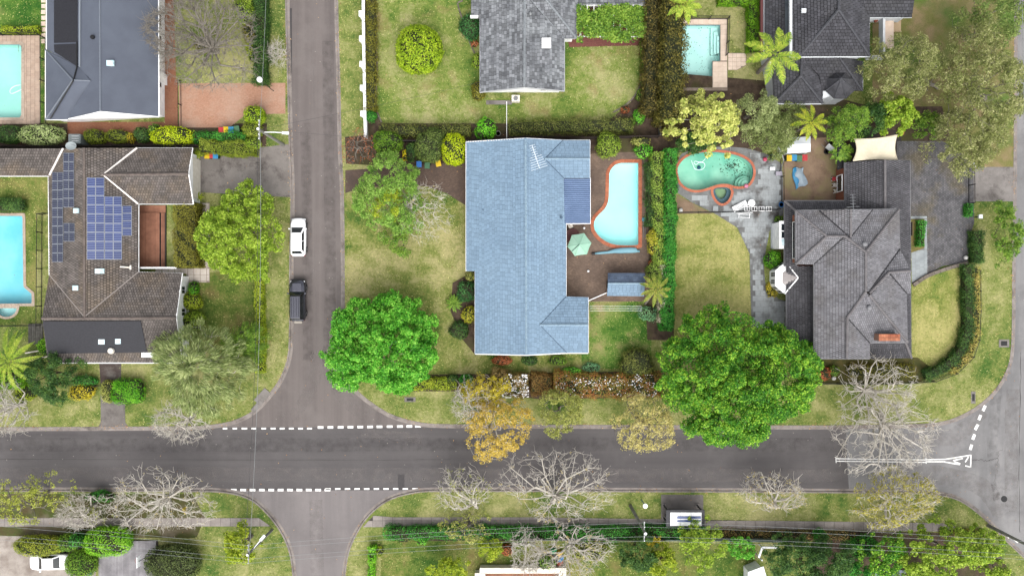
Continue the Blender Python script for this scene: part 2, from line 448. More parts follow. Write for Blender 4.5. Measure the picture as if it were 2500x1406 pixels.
def skeleton(root, fork, pts, bf, r0, trunk_r, p=2.25):
    tn = 4
    nodes = [np.array(root) + (np.array(fork) - np.array(root)) * i / (tn - 1) for i in range(tn)]
    N = len(pts) + tn
    X = np.zeros((N, 3)); X[:tn] = nodes
    par = np.full(N, -1); par[1:tn] = np.arange(tn - 1)
    pl = np.zeros(N); pl[:tn] = 0.0
    order = np.argsort(np.linalg.norm(pts - np.array(fork), axis=1)); Q = pts[order]
    for i in range(len(Q)):
        k = tn + i
        dv = Q[i] - X[tn - 1:k]; dist = np.linalg.norm(dv, axis=1)
        cost = dist + bf * pl[tn - 1:k]
        j = int(np.argmin(cost)) + tn - 1
        X[k] = Q[i]; par[k] = j; pl[k] = pl[j] + np.linalg.norm(Q[i] - X[j])
    w = np.zeros(N); has = np.zeros(N, bool)
    acc = np.zeros(N)
    for k in range(N - 1, 0, -1):
        if acc[k] == 0: acc[k] = r0 ** p
        acc[par[k]] += acc[k]
    rad = acc ** (1 / p)
    if rad[tn - 1] > 0: 
        rad = np.minimum(rad, trunk_r); rad[:tn] = np.maximum(rad[:tn], trunk_r * np.linspace(1.15, .85, tn))
    leafy = np.ones(N, bool); leafy[par[par >= 0]] = False; leafy[:tn] = False
    return X, par, rad, leafy
def wood_obj(name, X, par, rad, mat, parent, wig=.12):
    k = np.arange(1, len(X)); A = X[par[k]]; B = X[k]; ra = np.minimum(rad[par[k]], rad[k] * 1.5 + .004); rb = rad[k]
    ln = np.linalg.norm(B - A, axis=1, keepdims=True)
    Mx = (A + B) / 2 + rng.normal(0, 1, A.shape) * ln * wig * np.where(rad[k][:, None] > .12, .3, 1)
    Mx[:, 2] += 0
    rm = (ra + rb) / 2
    Vs = []; Fs = []; off = 0
    thick = rm > .05
    for sel, n in ((thick, 6), (~thick, 3)):
        if sel.sum() == 0: continue
        for (p, q, a, b) in ((A, Mx, ra, rm), (Mx, B, rm, rb)):
            V, Fq = tubes_np(p[sel], q[sel], a[sel], b[sel], n); Vs.append(V); Fs.append(Fq + off); off += len(V)
    V = np.concatenate(Vs); Fq = np.concatenate(Fs)
    return np_obj(name, V, Fq, np.arange(0, len(Fq), 4), mat, parent)
def lobe_fn(seed, amp):
    r = np.random.default_rng(seed); ks = np.array([2, 3, 4, 5, 7, 9]); ph = r.uniform(0, 6.28, 6); am = r.uniform(.4, 1, 6) / np.array([1, 1.1, 1.3, 1.5, 1.8, 2.2])
    am = am / am.sum() * 2.2
    return lambda th: 1 + amp * sum(am[i] * np.sin(ks[i] * th + ph[i]) for i in range(6))
SEED = [100]
def tree(label, cx, cy, rx, ry, h, mat, bark=None, N=260, per=70, leaf=(.24, .15), spread=.42, z0=.35, lobes=.13, name='leafy_tree', cat='tree', group=None,
         bf=.35, trunk=.22, r0=.014, base=None, depth=.55, up=.7, outward=0.0, leaffrac=1.0, fall=.25, crown_kind=None, wig=.12, hollow=.0, twigs=0, billow=.16, fill=0.0):
    SEED[0] += 1; seed = SEED[0]; r = np.random.default_rng(seed)
    bark = bark or BARKB
    hm = h * .72; c = P(cx, cy, hm); s = (H - hm) / F; RX, RY = rx * s, ry * s
    b0 = P(base[0], base[1], 0) if base else Vector((c.x, c.y, 0))
    root = thing(name, label, cat, (b0.x, b0.y, 0), group)
    lf = lobe_fn(seed, lobes)
    th = r.uniform(0, 2 * np.pi, N); rr = np.sqrt(r.uniform(hollow, 1, N)); m = lf(th)
    top = h * (z0 + (1 - z0) * np.sqrt(np.maximum(0, 1 - .93 * rr ** 2)))
    if billow:
        nb = max(5, int(N * .035)); ba = r.uniform(0, 6.283, nb); br = np.sqrt(r.uniform(0, 1, nb)) * .92; bx = np.stack([br * np.cos(ba), br * np.sin(ba)], 1); pu = np.stack([rr * np.cos(th), rr * np.sin(th)], 1)
        dm = np.sqrt(((pu[:, None] - bx[None]) ** 2).sum(2)).min(1) * math.sqrt(nb); top = top * (1 + billow * (.35 - np.minimum(dm, 1.1) ** 2)); k_ = r.uniform(0, 1, N) < np.minimum(1, 1.25 - .55 * dm)
        th, rr, m, top = th[k_], rr[k_], m[k_], top[k_]; N = len(th)
    zz = top - r.uniform(0, 1, N) ** 1.5 * depth * h * (1 - z0) * (1.05 - .7 * rr)
    pts = np.stack([c.x + RX * rr * m * np.cos(th), c.y + RY * rr * m * np.sin(th), zz], axis=1)
    fork = (b0.x * .6 + c.x * .4, b0.y * .6 + c.y * .4, h * z0 * .62)
    X, par, rad, leafy = skeleton((b0.x, b0.y, -.05), fork, pts, bf, r0, trunk)
    if twigs:
        ti = np.where(rad < .05)[0]; ti = ti[ti > 3]; K_ = np.repeat(ti, twigs); o2 = X[K_] - np.array(fork); o2 /= (np.linalg.norm(o2, axis=1, keepdims=True) + 1e-6)
        E = X[K_] + (o2 * .6 + r.normal(0, .55, o2.shape)) * r.uniform(.25, .7, (len(K_), 1)); E[:, 2] = np.maximum(E[:, 2], .2)
        X = np.concatenate([X, E]); par = np.concatenate([par, K_]); rad = np.concatenate([rad, np.full(len(K_), r0 * .62)])
    wood_obj('trunk', X, par, rad, bark, root, wig)
    if twigs: keep = len(X) - len(E); X = X[:keep]; rad = rad[:keep]
    if per > 0:
        idx = np.where(rad < (.14 if leaffrac >= 1 else .05))[0]; idx = idx[idx > 3]
        if leaffrac < 1: idx = r.choice(idx, max(3, int(len(idx) * leaffrac)), replace=False)
        cnt = r.poisson(per, len(idx)); I = np.repeat(idx, cnt); n = len(I)
        g = r.normal(0, 1, (n, 3)); g *= (spread * r.uniform(.6, 1.35, len(X))[I][:, None] * r.uniform(.25, 1, (n, 1)) ** .5) / (np.linalg.norm(g, axis=1, keepdims=True) + 1e-9) * np.array([1, 1, .7])
        cen = X[I] + g; cen[:, 2] = np.maximum(cen[:, 2] - fall * np.sum(g[:, :2] ** 2, axis=1), .05)
        og = g / spread; nor = np.array([0, 0, up]) + og * .55 + r.normal(0, .45, (n, 3))
        out = cen - np.array([c.x, c.y, 0]); out[:, 2] = -.15 * np.linalg.norm(out[:, :2], axis=1); out /= (np.linalg.norm(out, axis=1, keepdims=True) + 1e-6)
        ax = r.normal(0, 1, (n, 3)) * (1 - outward) + out * outward * 1.6
        if fill:     # shaded inner and lower leaves
            nf_ = int(n * fill); t2 = r.uniform(0, 6.283, nf_); r2 = np.sqrt(r.uniform(0, .8, nf_)); m2 = lf(t2); z2 = h * (z0 + .08 + .38 * (1 - z0) * np.sqrt(1 - r2 ** 2)) + r.normal(0, .25, nf_)
            cen = np.concatenate([cen, np.stack([c.x + RX * r2 * m2 * np.cos(t2), c.y + RY * r2 * m2 * np.sin(t2), z2], 1)]); nor = np.concatenate([nor, np.array([0, 0, 1.]) + r.normal(0, .4, (nf_, 3))]); ax = np.concatenate([ax, r.normal(0, 1, (nf_, 3))])
        leaf_obj('crown', leaf_quads(cen, nor, ax, leaf[0], leaf[1]), mat, root, crown_kind)
    return root
def ragged(cen, nor, r):
    f = r.uniform(1.2, 3.4, (4, 3)); ph = r.uniform(0, 6.28, 4)
    q = sum(np.sin(cen @ f[i] + ph[i]) for i in range(4)) / 2
    keep = r.uniform(0, 1, len(cen)) < np.clip(1.15 + q * .9, .25, 1); cen = cen[keep]; nor = nor[keep]; q = q[keep]
    u = nor / (np.linalg.norm(nor, axis=1, keepdims=True) + 1e-6)
    cen = cen + u * (q * .06 + np.where(r.uniform(0, 1, len(cen)) < .07, r.uniform(.08, .28, len(cen)), 0))[:, None]
    return cen, nor
def surf_bush(label, cx, cy, rx, ry, h, mat, name='clipped_shrub', cat='shrub', p=2.4, rz=0.0, leaf=(.13, .08), dens=210, rough=.05, core=None, group=None, lobes=.03, pz=None, up=.25):
    SEED[0] += 1; r = np.random.default_rng(SEED[0])
    hm = h * .6; c = P(cx, cy, hm); s = (H - hm) / F; RX, RY = rx * s, ry * s; pz = pz or p
    root = thing(name, label, cat, (c.x, c.y, 0), group); lf = lobe_fn(SEED[0], lobes)
    def sup(th, ph):      # superellipsoid, foot on the ground
        f = lambda a, e: np.sign(a) * np.abs(a) ** (2 / e)
        x = f(np.cos(ph), pz) * f(np.cos(th), p); y = f(np.cos(ph), pz) * f(np.sin(th), p); z = f(np.sin(ph), pz)
        return x, y, z
    def world(x, y, z, k=1.0):
        th = np.arctan2(y, x); m = lf(th) * k
        X = RX * x * m; Y = RY * y * m; Z = h * .5 + h * .5 * z * k
        return np.stack([c.x + X * math.cos(rz) - Y * math.sin(rz), c.y + X * math.sin(rz) + Y * math.cos(rz), Z], axis=-1)
    A = math.pi * RX * RY * (4 if p > 3.5 else 3.4) / math.pi * 1.0 + 2 * (RX + RY) * h * .8
    n = int(A * dens)
    # directions spread over the solid, then pushed to its surface
    d = r.normal(0, 1, (n * 2, 3)); d /= np.linalg.norm(d, axis=1, keepdims=True); d = d[d[:, 2] > -.75]
    if p > 3:  d = r.uniform(-1, 1, (n * 2, 3)); k = r.integers(0, 5, len(d)); d[k < 3, 2] = 1; sx = k == 3; d[sx, 0] = np.sign(d[sx, 0]); sy = k == 4; d[sy, 1] = np.sign(d[sy, 1])
    d = d[:n]; n = len(d)
    q = (np.abs(d[:, 0]) ** p + np.abs(d[:, 1]) ** p) ** (pz / p) + np.abs(d[:, 2]) ** pz
    e = d / (q ** (1 / pz))[:, None]
    k = 1 - np.abs(r.normal(0, rough, n)) + r.normal(0, rough * .4, n)
    cen = world(e[:, 0] * k, e[:, 1] * k, e[:, 2] * k)
    nor = d * np.array([1 / max(RX, .2), 1 / max(RY, .2), 2 / h]) ; nor /= np.linalg.norm(nor, axis=1, keepdims=True)
    nor = nor + np.array([0, 0, up]) + r.normal(0, .4, (n, 3))
    cen, nor = ragged(cen, nor, r); n = len(cen); cen[:, 2] = np.maximum(cen[:, 2], .03)
    leaf_obj('foliage', leaf_quads(cen, nor, r.normal(0, 1, (n, 3)), leaf[0], leaf[1]), mat, root)
    nt, npn = 20, 8; th = np.linspace(0, 2 * np.pi, nt, endpoint=False); ph = np.linspace(-.5 * np.pi, .5 * np.pi, npn)
    T, Q = np.meshgrid(th, ph); x, y, z = sup(T.ravel(), Q.ravel()); V = world(x, y, z, .86); V[:, 2] = np.maximum(V[:, 2], -.02)
    fl = []
    for i in range(npn - 1):
        for j in range(nt): fl += [i * nt + j, i * nt + (j + 1) % nt, (i + 1) * nt + (j + 1) % nt, (i + 1) * nt + j]
    np_obj('branches', V, fl, np.arange(0, len(fl), 4), core or COREM, root)
    return root
def hedge(label, path, wpx, h, mat, name='hedge', cat='hedge', leaf=(.13, .08), dens=190, core=None, rough=.1, group=None, closed=False, soft=1.0):
    SEED[0] += 1; r = np.random.default_rng(SEED[0])
    pw = [P(a[0], a[1], h * .8) for a in smooth_curve(path, 6, closed)]
    pts = np.array([[p.x, p.y] for p in pw]); s = (H - h * .8) / F; hw = wpx * s / 2
    seg = np.linalg.norm(np.diff(pts, axis=0), axis=1); cum = np.concatenate([[0], np.cumsum(seg)]); Lt = cum[-1]
    root = thing(name, label, cat, (float(pts[:, 0].mean()), float(pts[:, 1].mean()), 0), group)
    per = 2 * h + 2 * hw; n = int(Lt * per * dens + 2 * hw * h * 2 * dens)
    t = r.uniform(-.02, 1.02, n) * Lt; q = r.uniform(0, per, n)
    wob = .10 * np.sin(t * 1.7 + 1) + .07 * np.sin(t * 4.1 + 2.0)
    x = np.where(q < h, -hw, np.where(q > h + 2 * hw, hw, q - h - hw)); z = np.where(q < h, q, np.where(q > h + 2 * hw, per - q, h))
    cr = .16 * soft * h * (np.abs(x) / hw) ** 3; z = np.where((q >= h) & (q <= h + 2 * hw), z - cr, z * .95)
    nx = np.where(q < h, -1., np.where(q > h + 2 * hw, 1., 0)); nz = np.where((q >= h) & (q <= h + 2 * hw), 1., 0)
    x = x * (1 + wob * soft) + r.normal(0, rough, n); z = np.maximum(z * (1 + .6 * wob * soft) + r.normal(0, rough, n), .03)
    # end caps
    ne = int(2 * hw * h * 2 * dens); e = r.integers(0, 2, ne)
    px = np.interp(t, cum, pts[:, 0]); py = np.interp(t, cum, pts[:, 1])
    i = np.clip(np.searchsorted(cum, t) - 1, 0, len(seg) - 1); dr = np.diff(pts, axis=0) / (seg[:, None] + 1e-9); D = dr[i]
    ext = np.where(t < 0, t, np.where(t > Lt, t - Lt, 0.0))
    cen = np.stack([px + D[:, 1] * x + D[:, 0] * ext, py - D[:, 0] * x + D[:, 1] * ext, z], axis=1)
    nor = np.stack([D[:, 1] * nx, -D[:, 0] * nx, nz + .35], axis=1)
    te = np.where(e == 0, 0, -1); xe = r.uniform(-hw, hw, ne); ze = r.uniform(0, h * .92, ne)
    De = np.where((e == 0)[:, None], -dr[0][None, :], dr[-1][None, :]); Pe = np.where((e == 0)[:, None], pts[0][None, :], pts[-1][None, :])
    ce = np.stack([Pe[:, 0] + De[:, 1] * xe, Pe[:, 1] - De[:, 0] * xe, ze], axis=1) + r.normal(0, rough, (ne, 3)); ce[:, 2] = np.maximum(ce[:, 2], .03)
    cen = np.concatenate([cen, ce]); nor = np.concatenate([nor, np.concatenate([De, np.full((ne, 1), .3)], axis=1)])
    nor = nor + r.normal(0, .42, nor.shape); cen, nor = ragged(cen, nor, r); cen[:, 2] = np.maximum(cen[:, 2], .03)
    leaf_obj('foliage', leaf_quads(cen, nor, r.normal(0, 1, cen.shape), leaf[0], leaf[1]), mat, root)
    mb = MB(); k = .8
    for a in range(len(pts) - 1):
        d = dr[a]; nrm = np.array([d[1], -d[0]]) * hw * k
        q4 = [pts[a] - nrm, pts[a + 1] - nrm, pts[a + 1] + nrm, pts[a] + nrm]
        mb.prism([tuple(w) for w in q4], 0.0, h * .82 - .004 * (a % 3))
    mb.build('branches', core or COREM, root)
    return root
def palm(label, cx, cy, R, h, mat, nf=11, trunk=.16, name='palm_tree', droop=.55, leaflet=(.75, .07), base=None, bark=None, np_leaf=46, skirt=0):
    SEED[0] += 1; r = np.random.default_rng(SEED[0])
    c = P(cx, cy, h); s = (H - h) / F; Rm = R * s
    b = P(base[0], base[1], 0) if base else Vector((c.x, c.y, 0))
    root = thing(name, label, 'palm', (b.x, b.y, 0))
    if h > .8:
        mb = MB(); k = 7
        mb.tube([b.lerp(c, i / (k - 1)) + Vector((0, 0, -.02 if i == 0 else -.1)) for i in range(k)], [trunk * (1.25 - .35 * i / (k - 1)) for i in range(k)], 8); mb.build('trunk', bark or BARKG, root)
    for f in range(nf):
        th = 2 * math.pi * (f + r.uniform(-.3, .3)) / nf; L = Rm * r.uniform(.85, 1.08) * 1.12; rise = r.uniform(.15, .5)
        n = 14; pts = []
        for i in range(n):
            t = i / (n - 1); rad = L * t * (1 - .12 * t); zz = h + L * (rise * t - droop * t * t * 1.25)
            pts.append((c.x + rad * math.cos(th + .1 * t), c.y + rad * math.sin(th + .1 * t), max(zz, .08)))
        pts = np.array(pts); t = np.repeat(np.linspace(.1, 1, np_leaf), 2); side = np.tile([-1., 1.], np_leaf)
        px = np.stack([np.interp(t * (n - 1), np.arange(n), pts[:, q]) for q in range(3)], axis=1)
        ll = leaflet[0] * (Rm / 3) * np.sin(np.clip(t, .12, .96) * np.pi * .93 + .15)
        fw = np.array([math.cos(th), math.sin(th), 0]); sd = np.array([-math.sin(th), math.cos(th), 0])
        ax = sd[None, :] * side[:, None] * .85 + fw[None, :] * .62 + np.array([0, 0, -.12]) + r.normal(0, .1, (len(t), 3))
        ax /= np.linalg.norm(ax, axis=1, keepdims=True)
        cen = px + ax * ll[:, None] * .5
        nor = np.array([0, 0, 1.]) + sd[None, :] * side[:, None] * -.35 + r.normal(0, .15, (len(t), 3))
        nor /= np.linalg.norm(nor, axis=1, keepdims=True); bvec = np.cross(nor, ax)
        a = ax * ll[:, None] * .5; w = bvec * leaflet[1] * .5
        V = np.stack([cen - a - w, cen - a + w, cen + a * .55 + w * 1.2, cen + a, ], axis=1).reshape(-1, 3)
        V2, Fq = tubes_np(pts[:-1], pts[1:], np.linspace(.04, .018, n - 1), np.linspace(.038, .016, n - 1), 3)
        nl = len(V)
        np_obj('frond', np.concatenate([V, V2]), np.concatenate([np.arange(nl), Fq + nl]), np.arange(0, nl + len(Fq), 4), mat, root)
    return root
COREM = M('inner_twigs', C(62, 70, 38), C(44, 46, 28), 2.5, .95, fine=.3)
# foliage colours
LIME = leafmat('lime', C(76, 106, 22), C(128, 156, 40), C(170, 190, 76))
BRIGHT = leafmat('bright_green', C(42, 106, 22), C(84, 160, 40), C(144, 200, 80), s=.55)
BIGG = leafmat('deep_green', C(38, 86, 22), C(74, 134, 30), C(150, 188, 60), s=.45)
MID = leafmat('mid_green', C(58, 92, 26), C(100, 136, 44), C(140, 166, 66))
DARK = leafmat('dark_green', C(30, 60, 26), C(56, 90, 38), C(92, 122, 56))
FERN = leafmat('fern_green', C(24, 92, 26), C(54, 128, 40), C(90, 158, 60))
OLIVE = leafmat('olive_green', C(98, 108, 48), C(142, 148, 70), C(180, 180, 104))
GREYG = leafmat('grey_green', C(98, 112, 66), C(136, 148, 92), C(172, 180, 126), s=.6)
PALE = leafmat('pale_green', C(118, 134, 54), C(180, 186, 96), C(214, 212, 132))
YELG = leafmat('yellow_green', C(92, 116, 20), C(140, 158, 34), C(180, 190, 62))
GOLD = leafmat('golden', C(142, 124, 44), C(188, 162, 66), C(212, 190, 108))
GOLDG = leafmat('gold_green', C(128, 124, 28), C(176, 160, 40), C(204, 188, 70))
BROWNG = leafmat('brown_green', C(78, 72, 24), C(112, 110, 34), C(136, 134, 50))
CONIF = leafmat('brown_conifer', C(50, 48, 22), C(84, 76, 34), C(116, 104, 50))
GUM = leafmat('gum_leaf', C(86, 94, 48), C(124, 132, 72), C(172, 170, 122))
BUD = leafmat('bud_brown', C(150, 132, 82), C(184, 168, 106), C(204, 190, 130))
RUST = leafmat('rust_red', C(126, 66, 38), C(164, 92, 56), C(190, 128, 88))
PHOT = leafmat('photinia', C(98, 112, 40), C(140, 116, 54), C(166, 96, 58), s=1.1)
FLOW = leafmat('white_blossom', C(240, 228, 196, 1.4), C(250, 242, 220, 1.4), None, .1)
YFLOW = leafmat('yellow_blossom', C(226, 190, 20), C(250, 222, 50))
FEATH = leafmat('feathery_green', C(84, 104, 54), C(128, 142, 84), C(176, 184, 128), s=.6)
PALMG = leafmat('palm_green', C(92, 122, 34), C(138, 162, 54), C(172, 180, 72))
SUCC = leafmat('blue_succulent', C(70, 120, 80), C(110, 160, 112), C(140, 180, 130))
def blossom(root, n, cx, cy, rx, ry, z, mat, size=.17, rz=0):
    r = np.random.default_rng(n); c = P(cx, cy, z); s = (H - z) / F
    q0 = r.uniform(-1, 1, (max(6, n // 3), 2)); p = np.clip(q0[r.integers(0, len(q0), n)] + r.normal(0, .07, (n, 2)), -1, 1); cen = np.stack([c.x + p[:, 0] * rx * s, c.y + p[:, 1] * ry * s, np.full(n, z) + r.normal(0, .07, n)], axis=1)
    nor = np.array([0, 0, 1.]) + r.normal(0, .3, (n, 3))
    leaf_obj('blossom', leaf_quads(cen, nor, r.normal(0, 1, (n, 3)), size, size), mat, root)
# ---------------------------------------------------------------- the setting: ground, roads, kerbs, lawns
G0 = M('far_ground', C(118, 130, 66), C(96, 112, 54), .05, .95, fine=.3, fscale=2)
ASPH = asphalt('main_road_asphalt', C(98, 94, 95), C(113, 109, 109), C(118, 114, 114), (.02, .8))
ASPN = asphalt('side_street_asphalt', C(118, 110, 108), C(142, 133, 130), C(144, 136, 133), (.9, .02))
ASPS = asphalt('worn_asphalt', C(138, 132, 132), C(160, 153, 152), C(134, 128, 128), (.7, .05))
ASPE = asphalt('cross_road_asphalt', C(140, 139, 140), C(172, 170, 170), C(128, 127, 128), (.5, .06))
main = sheet('main_road', [(-4000, 1043), (2066, 1043), (2069, 1120), (2074, 1197), (-4000, 1197)], -.12, ASPH)
north = sheet('side_street', [(600, -4000), (950, -4000), (950, 850), (1120, 1043), (430, 1043), (620, 850)], -.12, ASPN)
south = sheet('side_street', [(480, 1197), (1080, 1197), (920, 1500), (920, 5000), (640, 5000), (640, 1400)], -.12, ASPS)
east = sheet('cross_road', [(2420, -4000), (2800, -4000), (2800, 5000), (2440, 5000), (2440, 1380), (2300, 1330), (2200, 1230), (2074, 1230), (2074, 1197), (2069, 1120), (2066, 1043), (2066, 1020), (2200, 1020), (2330, 940), (2420, 940)], -.12, ASPE)
# swimming pool outlines (water edge), world xy
def z7(pts): return [(1640 + a / 7.81, 350 + b / 7.81) for a, b in pts]
def wxy(pts): return ccw([P(a[0], a[1], 0) for a in pts])
POOL4 = wxy([(1558.8, 397.8), (1558.8, 597.5), (1551, 599.5), (1528, 600), (1506, 598.8), (1490, 595), (1477.7, 589.4), (1466, 581), (1457.7, 572), (1451.5, 562), (1449.2, 550.6), (1450.5, 541), (1455, 532), (1462, 524), (1470.5, 516), (1477, 509), (1482, 499.4), (1485, 489), (1486, 476.6), (1487.2, 425.4), (1489.5, 417), (1494.7, 410), (1499, 405), (1506, 400.5), (1517.5, 397.8)])
POOL5 = wxy(smooth_curve(z7([(110, 470), (200, 330), (330, 240), (520, 180), (800, 165), (1050, 190), (1250, 230), (1420, 310), (1520, 410), (1555, 530), (1540, 650), (1480, 760), (1400, 810), (1280, 830), (1180, 815), (1080, 785), (950, 780), (850, 798), (700, 850), (550, 890), (420, 895), (280, 850), (170, 750), (120, 620)]), 3))
SPA5 = wxy(smooth_curve(z7([(785, 900), (840, 850), (960, 838), (1080, 850), (1132, 910), (1115, 1010), (1060, 1105), (960, 1155), (870, 1105), (810, 1010)]), 3))
POOL6 = wxy([(1662, 62), (1758, 62), (1758, 150), (1739, 150), (1739, 215), (1662, 215)])
POOL1 = wxy([(-140, 109), (53, 109), (53, 288), (-140, 288)])
POOL2 = wxy([(-140, 527), (56, 527), (58, 700), (78, 717), (79, 741), (-140, 743)])
SPA2 = wxy([(22 + 26 * math.cos(t) * 1.0 - 6, 752 + 22 * math.sin(t)) for t in [math.pi * k / 10 for k in range(11)]])
NW = [(-4000, -4000), (697, -4000), (698, 0), (703, 200), (706, 330), (711, 480), (708, 640), (708, 760), (706, 850), (700, 885), (684, 925), (658, 962), (625, 998), (590, 1020), (545, 1034), (480, 1041), (300, 1043), (0, 1044), (-4000, 1046)]
NM = [(822, -4000), (824, 0), (829, 200), (832, 350), (838, 480), (840, 720), (839, 860), (846, 910), (868, 950), (905, 982), (950, 1010), (1000, 1027), (1060, 1036), (1300, 1038), (2000, 1040), (2200, 1037), (2285, 1033), (2335, 1020), (2385, 993), (2425, 958), (2452, 918), (2467, 875), (2472, 800), (2473, 650), (2476, 420), (2478, 0), (2480, -4000)]
SW = [(-4000, 1198), (0, 1198), (520, 1199), (575, 1206), (620, 1224), (660, 1262), (690, 1305), (708, 1350), (716, 1406), (722, 1500), (722, 5000), (-4000, 5000)]
SM = [(840, 5000), (840, 1500), (842, 1406), (850, 1350), (870, 1302), (900, 1258), (945, 1222), (1000, 1204), (1060, 1198), (1600, 1199), (2000, 1201), (2200, 1203), (2290, 1207), (2345, 1222), (2400, 1262), (2460, 1322), (2520, 1380), (2560, 1430), (2600, 1500), (2600, 5000)]
EA = [(2625, -4000), (6500, -4000), (6500, 5000), (2760, 5000), (2760, 1500), (2660, 1300), (2625, 1100)]
def arc_path(b):      # round the corners of the road-side edge
    return [b[0]] + smooth_curve(b[1:-1], 4, False) + [b[-1]]
sheet('ground', [(-13000, -13000), (15000, -13000), (15000, 14000), (-13000, 14000)], -.16, G0, (POOL1, POOL2, SPA2, POOL4, POOL5, SPA5, POOL6))
for nm, poly, holes in (('lawn', NW, (POOL1, POOL2, SPA2)), ('lawn', NM, (POOL4, POOL5, SPA5, POOL6)), ('lawn', SW, ()), ('lawn', SM, ()), ('lawn', EA, ())):
    sheet(nm, arc_path(poly), 0.0, LAWN, holes, skirt=.15)
def kerb(path, flip):
    pts = [P(a, b, 0) for a, b in smooth_curve(path, 4, False)]
    xy = [(p.x, p.y) for p in pts]
    prof = [(-.10, -.02), (-.10, .025), (.06, .025), (.11, -.095), (.40, -.108), (.40, -.14)]
    if flip: xy = xy[::-1]
    rows = [offset_poly(xy, d, closed=False) for d, z in prof]
    n = len(xy); mb = MB()
    vs = [(rows[k][i][0], rows[k][i][1], prof[k][1]) for i in range(n) for k in range(len(prof))]
    m = len(prof); fs = [(i * m + k, i * m + k + 1, (i + 1) * m + k + 1, (i + 1) * m + k) for i in range(n - 1) for k in range(m - 1)]
    mb.add(vs, fs); o = mb.build('kerb', KERBM); o['kind'] = 'structure'
kerb(NW[1:], True); kerb(NM, False); kerb(SW[:-1], True); kerb(SM[:-1], True)
# ---- painted road markings
PAINT = M('road_paint', C(248, 248, 246, 1.25), C(214, 212, 208, 1.3), 5, .7, fine=.12, fscale=9)
def dash(parent, x0, y0, x1, y1, wpx):
    a, b = P(x0, y0), P(x1, y1); d = (b - a); L = d.length; ang = math.atan2(d.y, d.x)
    c = (a + b) / 2; MB().box((c.x, c.y, -.112), (L, wpx * .048, .008), ang).build('road_marking', PAINT, parent)
for x0, x1, y in [(543, 554, 1046), (567, 578, 1046), (589, 603, 1046), (613, 625, 1046), (637, 649, 1046)]: dash(main, x0, y, x1, y, 4)
for i in range(5): dash(main, 660 + i * 22.3, 1046, 672 + i * 22.3, 1046, 4)
for i, x in enumerate([775, 799, 824, 848, 872, 896, 919, 944, 969, 992, 1013]): dash(main, x, 1043.5 - i * .3, x + 14, 1043.3 - i * .3, 6)
for i in range(12): dash(main, 540 + i * 22.9, 1196, 554 + i * 22.9, 1196.2, 6)
for i in range(11): dash(main, 794 + i * 23.6, 1193.5, 807 + i * 23.6, 1193.3, 4)
for a, b in (((2407, 990), (2401, 1003)), ((2396, 1013), (2391, 1025)), ((2389, 1036), (2382, 1049)), ((2381, 1060), (2376, 1073)), ((2374, 1085), (2370, 1098)), ((2453, 1302), (2466, 1312)), ((2476, 1314), (2488, 1323))): dash(east, *a, *b, 7)
for y in (1119.5, 1125.5): dash(main, 2041, y, 2262, y + 3, 2)
dash(main, 2041.5, 1115, 2042.5, 1130, 2); dash(main, 2262, 1118, 2262.5, 1132, 2)
for a, b in (((2264, 1122), (2310, 1121)), ((2310, 1121), (2371, 1111)), ((2264, 1127), (2305, 1127)), ((2305, 1127), (2345, 1134)), ((2358, 1137), (2371, 1140)), ((2372, 1110), (2371, 1141)), ((2328, 1124), (2352, 1119)), ((2330, 1126), (2346, 1132)), ((2358, 1128), (2366, 1115))): dash(main, *a, *b, 3)
# small covers
COVD = M('iron_cover', C(52, 52, 54), C(38, 38, 40), 6, .7, fine=.3)
def cover(label, x, y, w, d, mat, z=0.0, rz=0.0, round_=False):
    c = P(x, y); t = thing('drain_cover', label, 'drain cover', (c.x, c.y, z))
    mb = MB()
    if round_: mb.lathe((c.x, c.y, z), [(w, 0), (w, .012), (w * .96, .016)], 20)
    else: mb.box((c.x, c.y, z + .02), (w, d, .04), rz)
    mb.build('plate', mat, t)
    m2 = MB()
    if round_: m2.lathe((c.x, c.y, z + .016), [(w * .7, 0), (w * .68, .008)], 16)
    else: m2.box((c.x, c.y, z + .046), (w * .6, d * .6, .012), rz)
    m2.build('lid', COVD, t)
cover('concrete drain cover in the grass below the bright green corner tree', 1001, 975, 1.3, .55, CONC)
cover('narrow concrete pit cover in the curved verge near the corner dashes', 2376, 970, .5, 1.4, CONC)
cover('concrete stormwater pit beside the right-hand kerb', 2451, 838, 1.2, .9, CONC)
cover('round black manhole in the cross road', 2453, 1218, .37, .37, COVD, -.118, 0, True)
cover('tiny pale cover in the main road right of the dashes', 1034, 1170, .25, .25, CONC, -.118)
cover('small white meter cover at the lawn edge by the bushy green tree', 865, 498, .35, .35, CREAM)
# stormwater inlet at the left corner
t = thing('kerb_inlet', 'concrete stormwater inlet slab at the left street corner', 'drain', P(638, 975))
for k, (x, y, w, d) in enumerate(((641, 968, 1.9, 1.0), (628, 991, 1.6, .55))):
    c = P(x, y); MB().box((c.x, c.y, .015 + .02 * k), (w, d, .12), math.radians(48)).build('slab', CONC, t, bevel=.015)
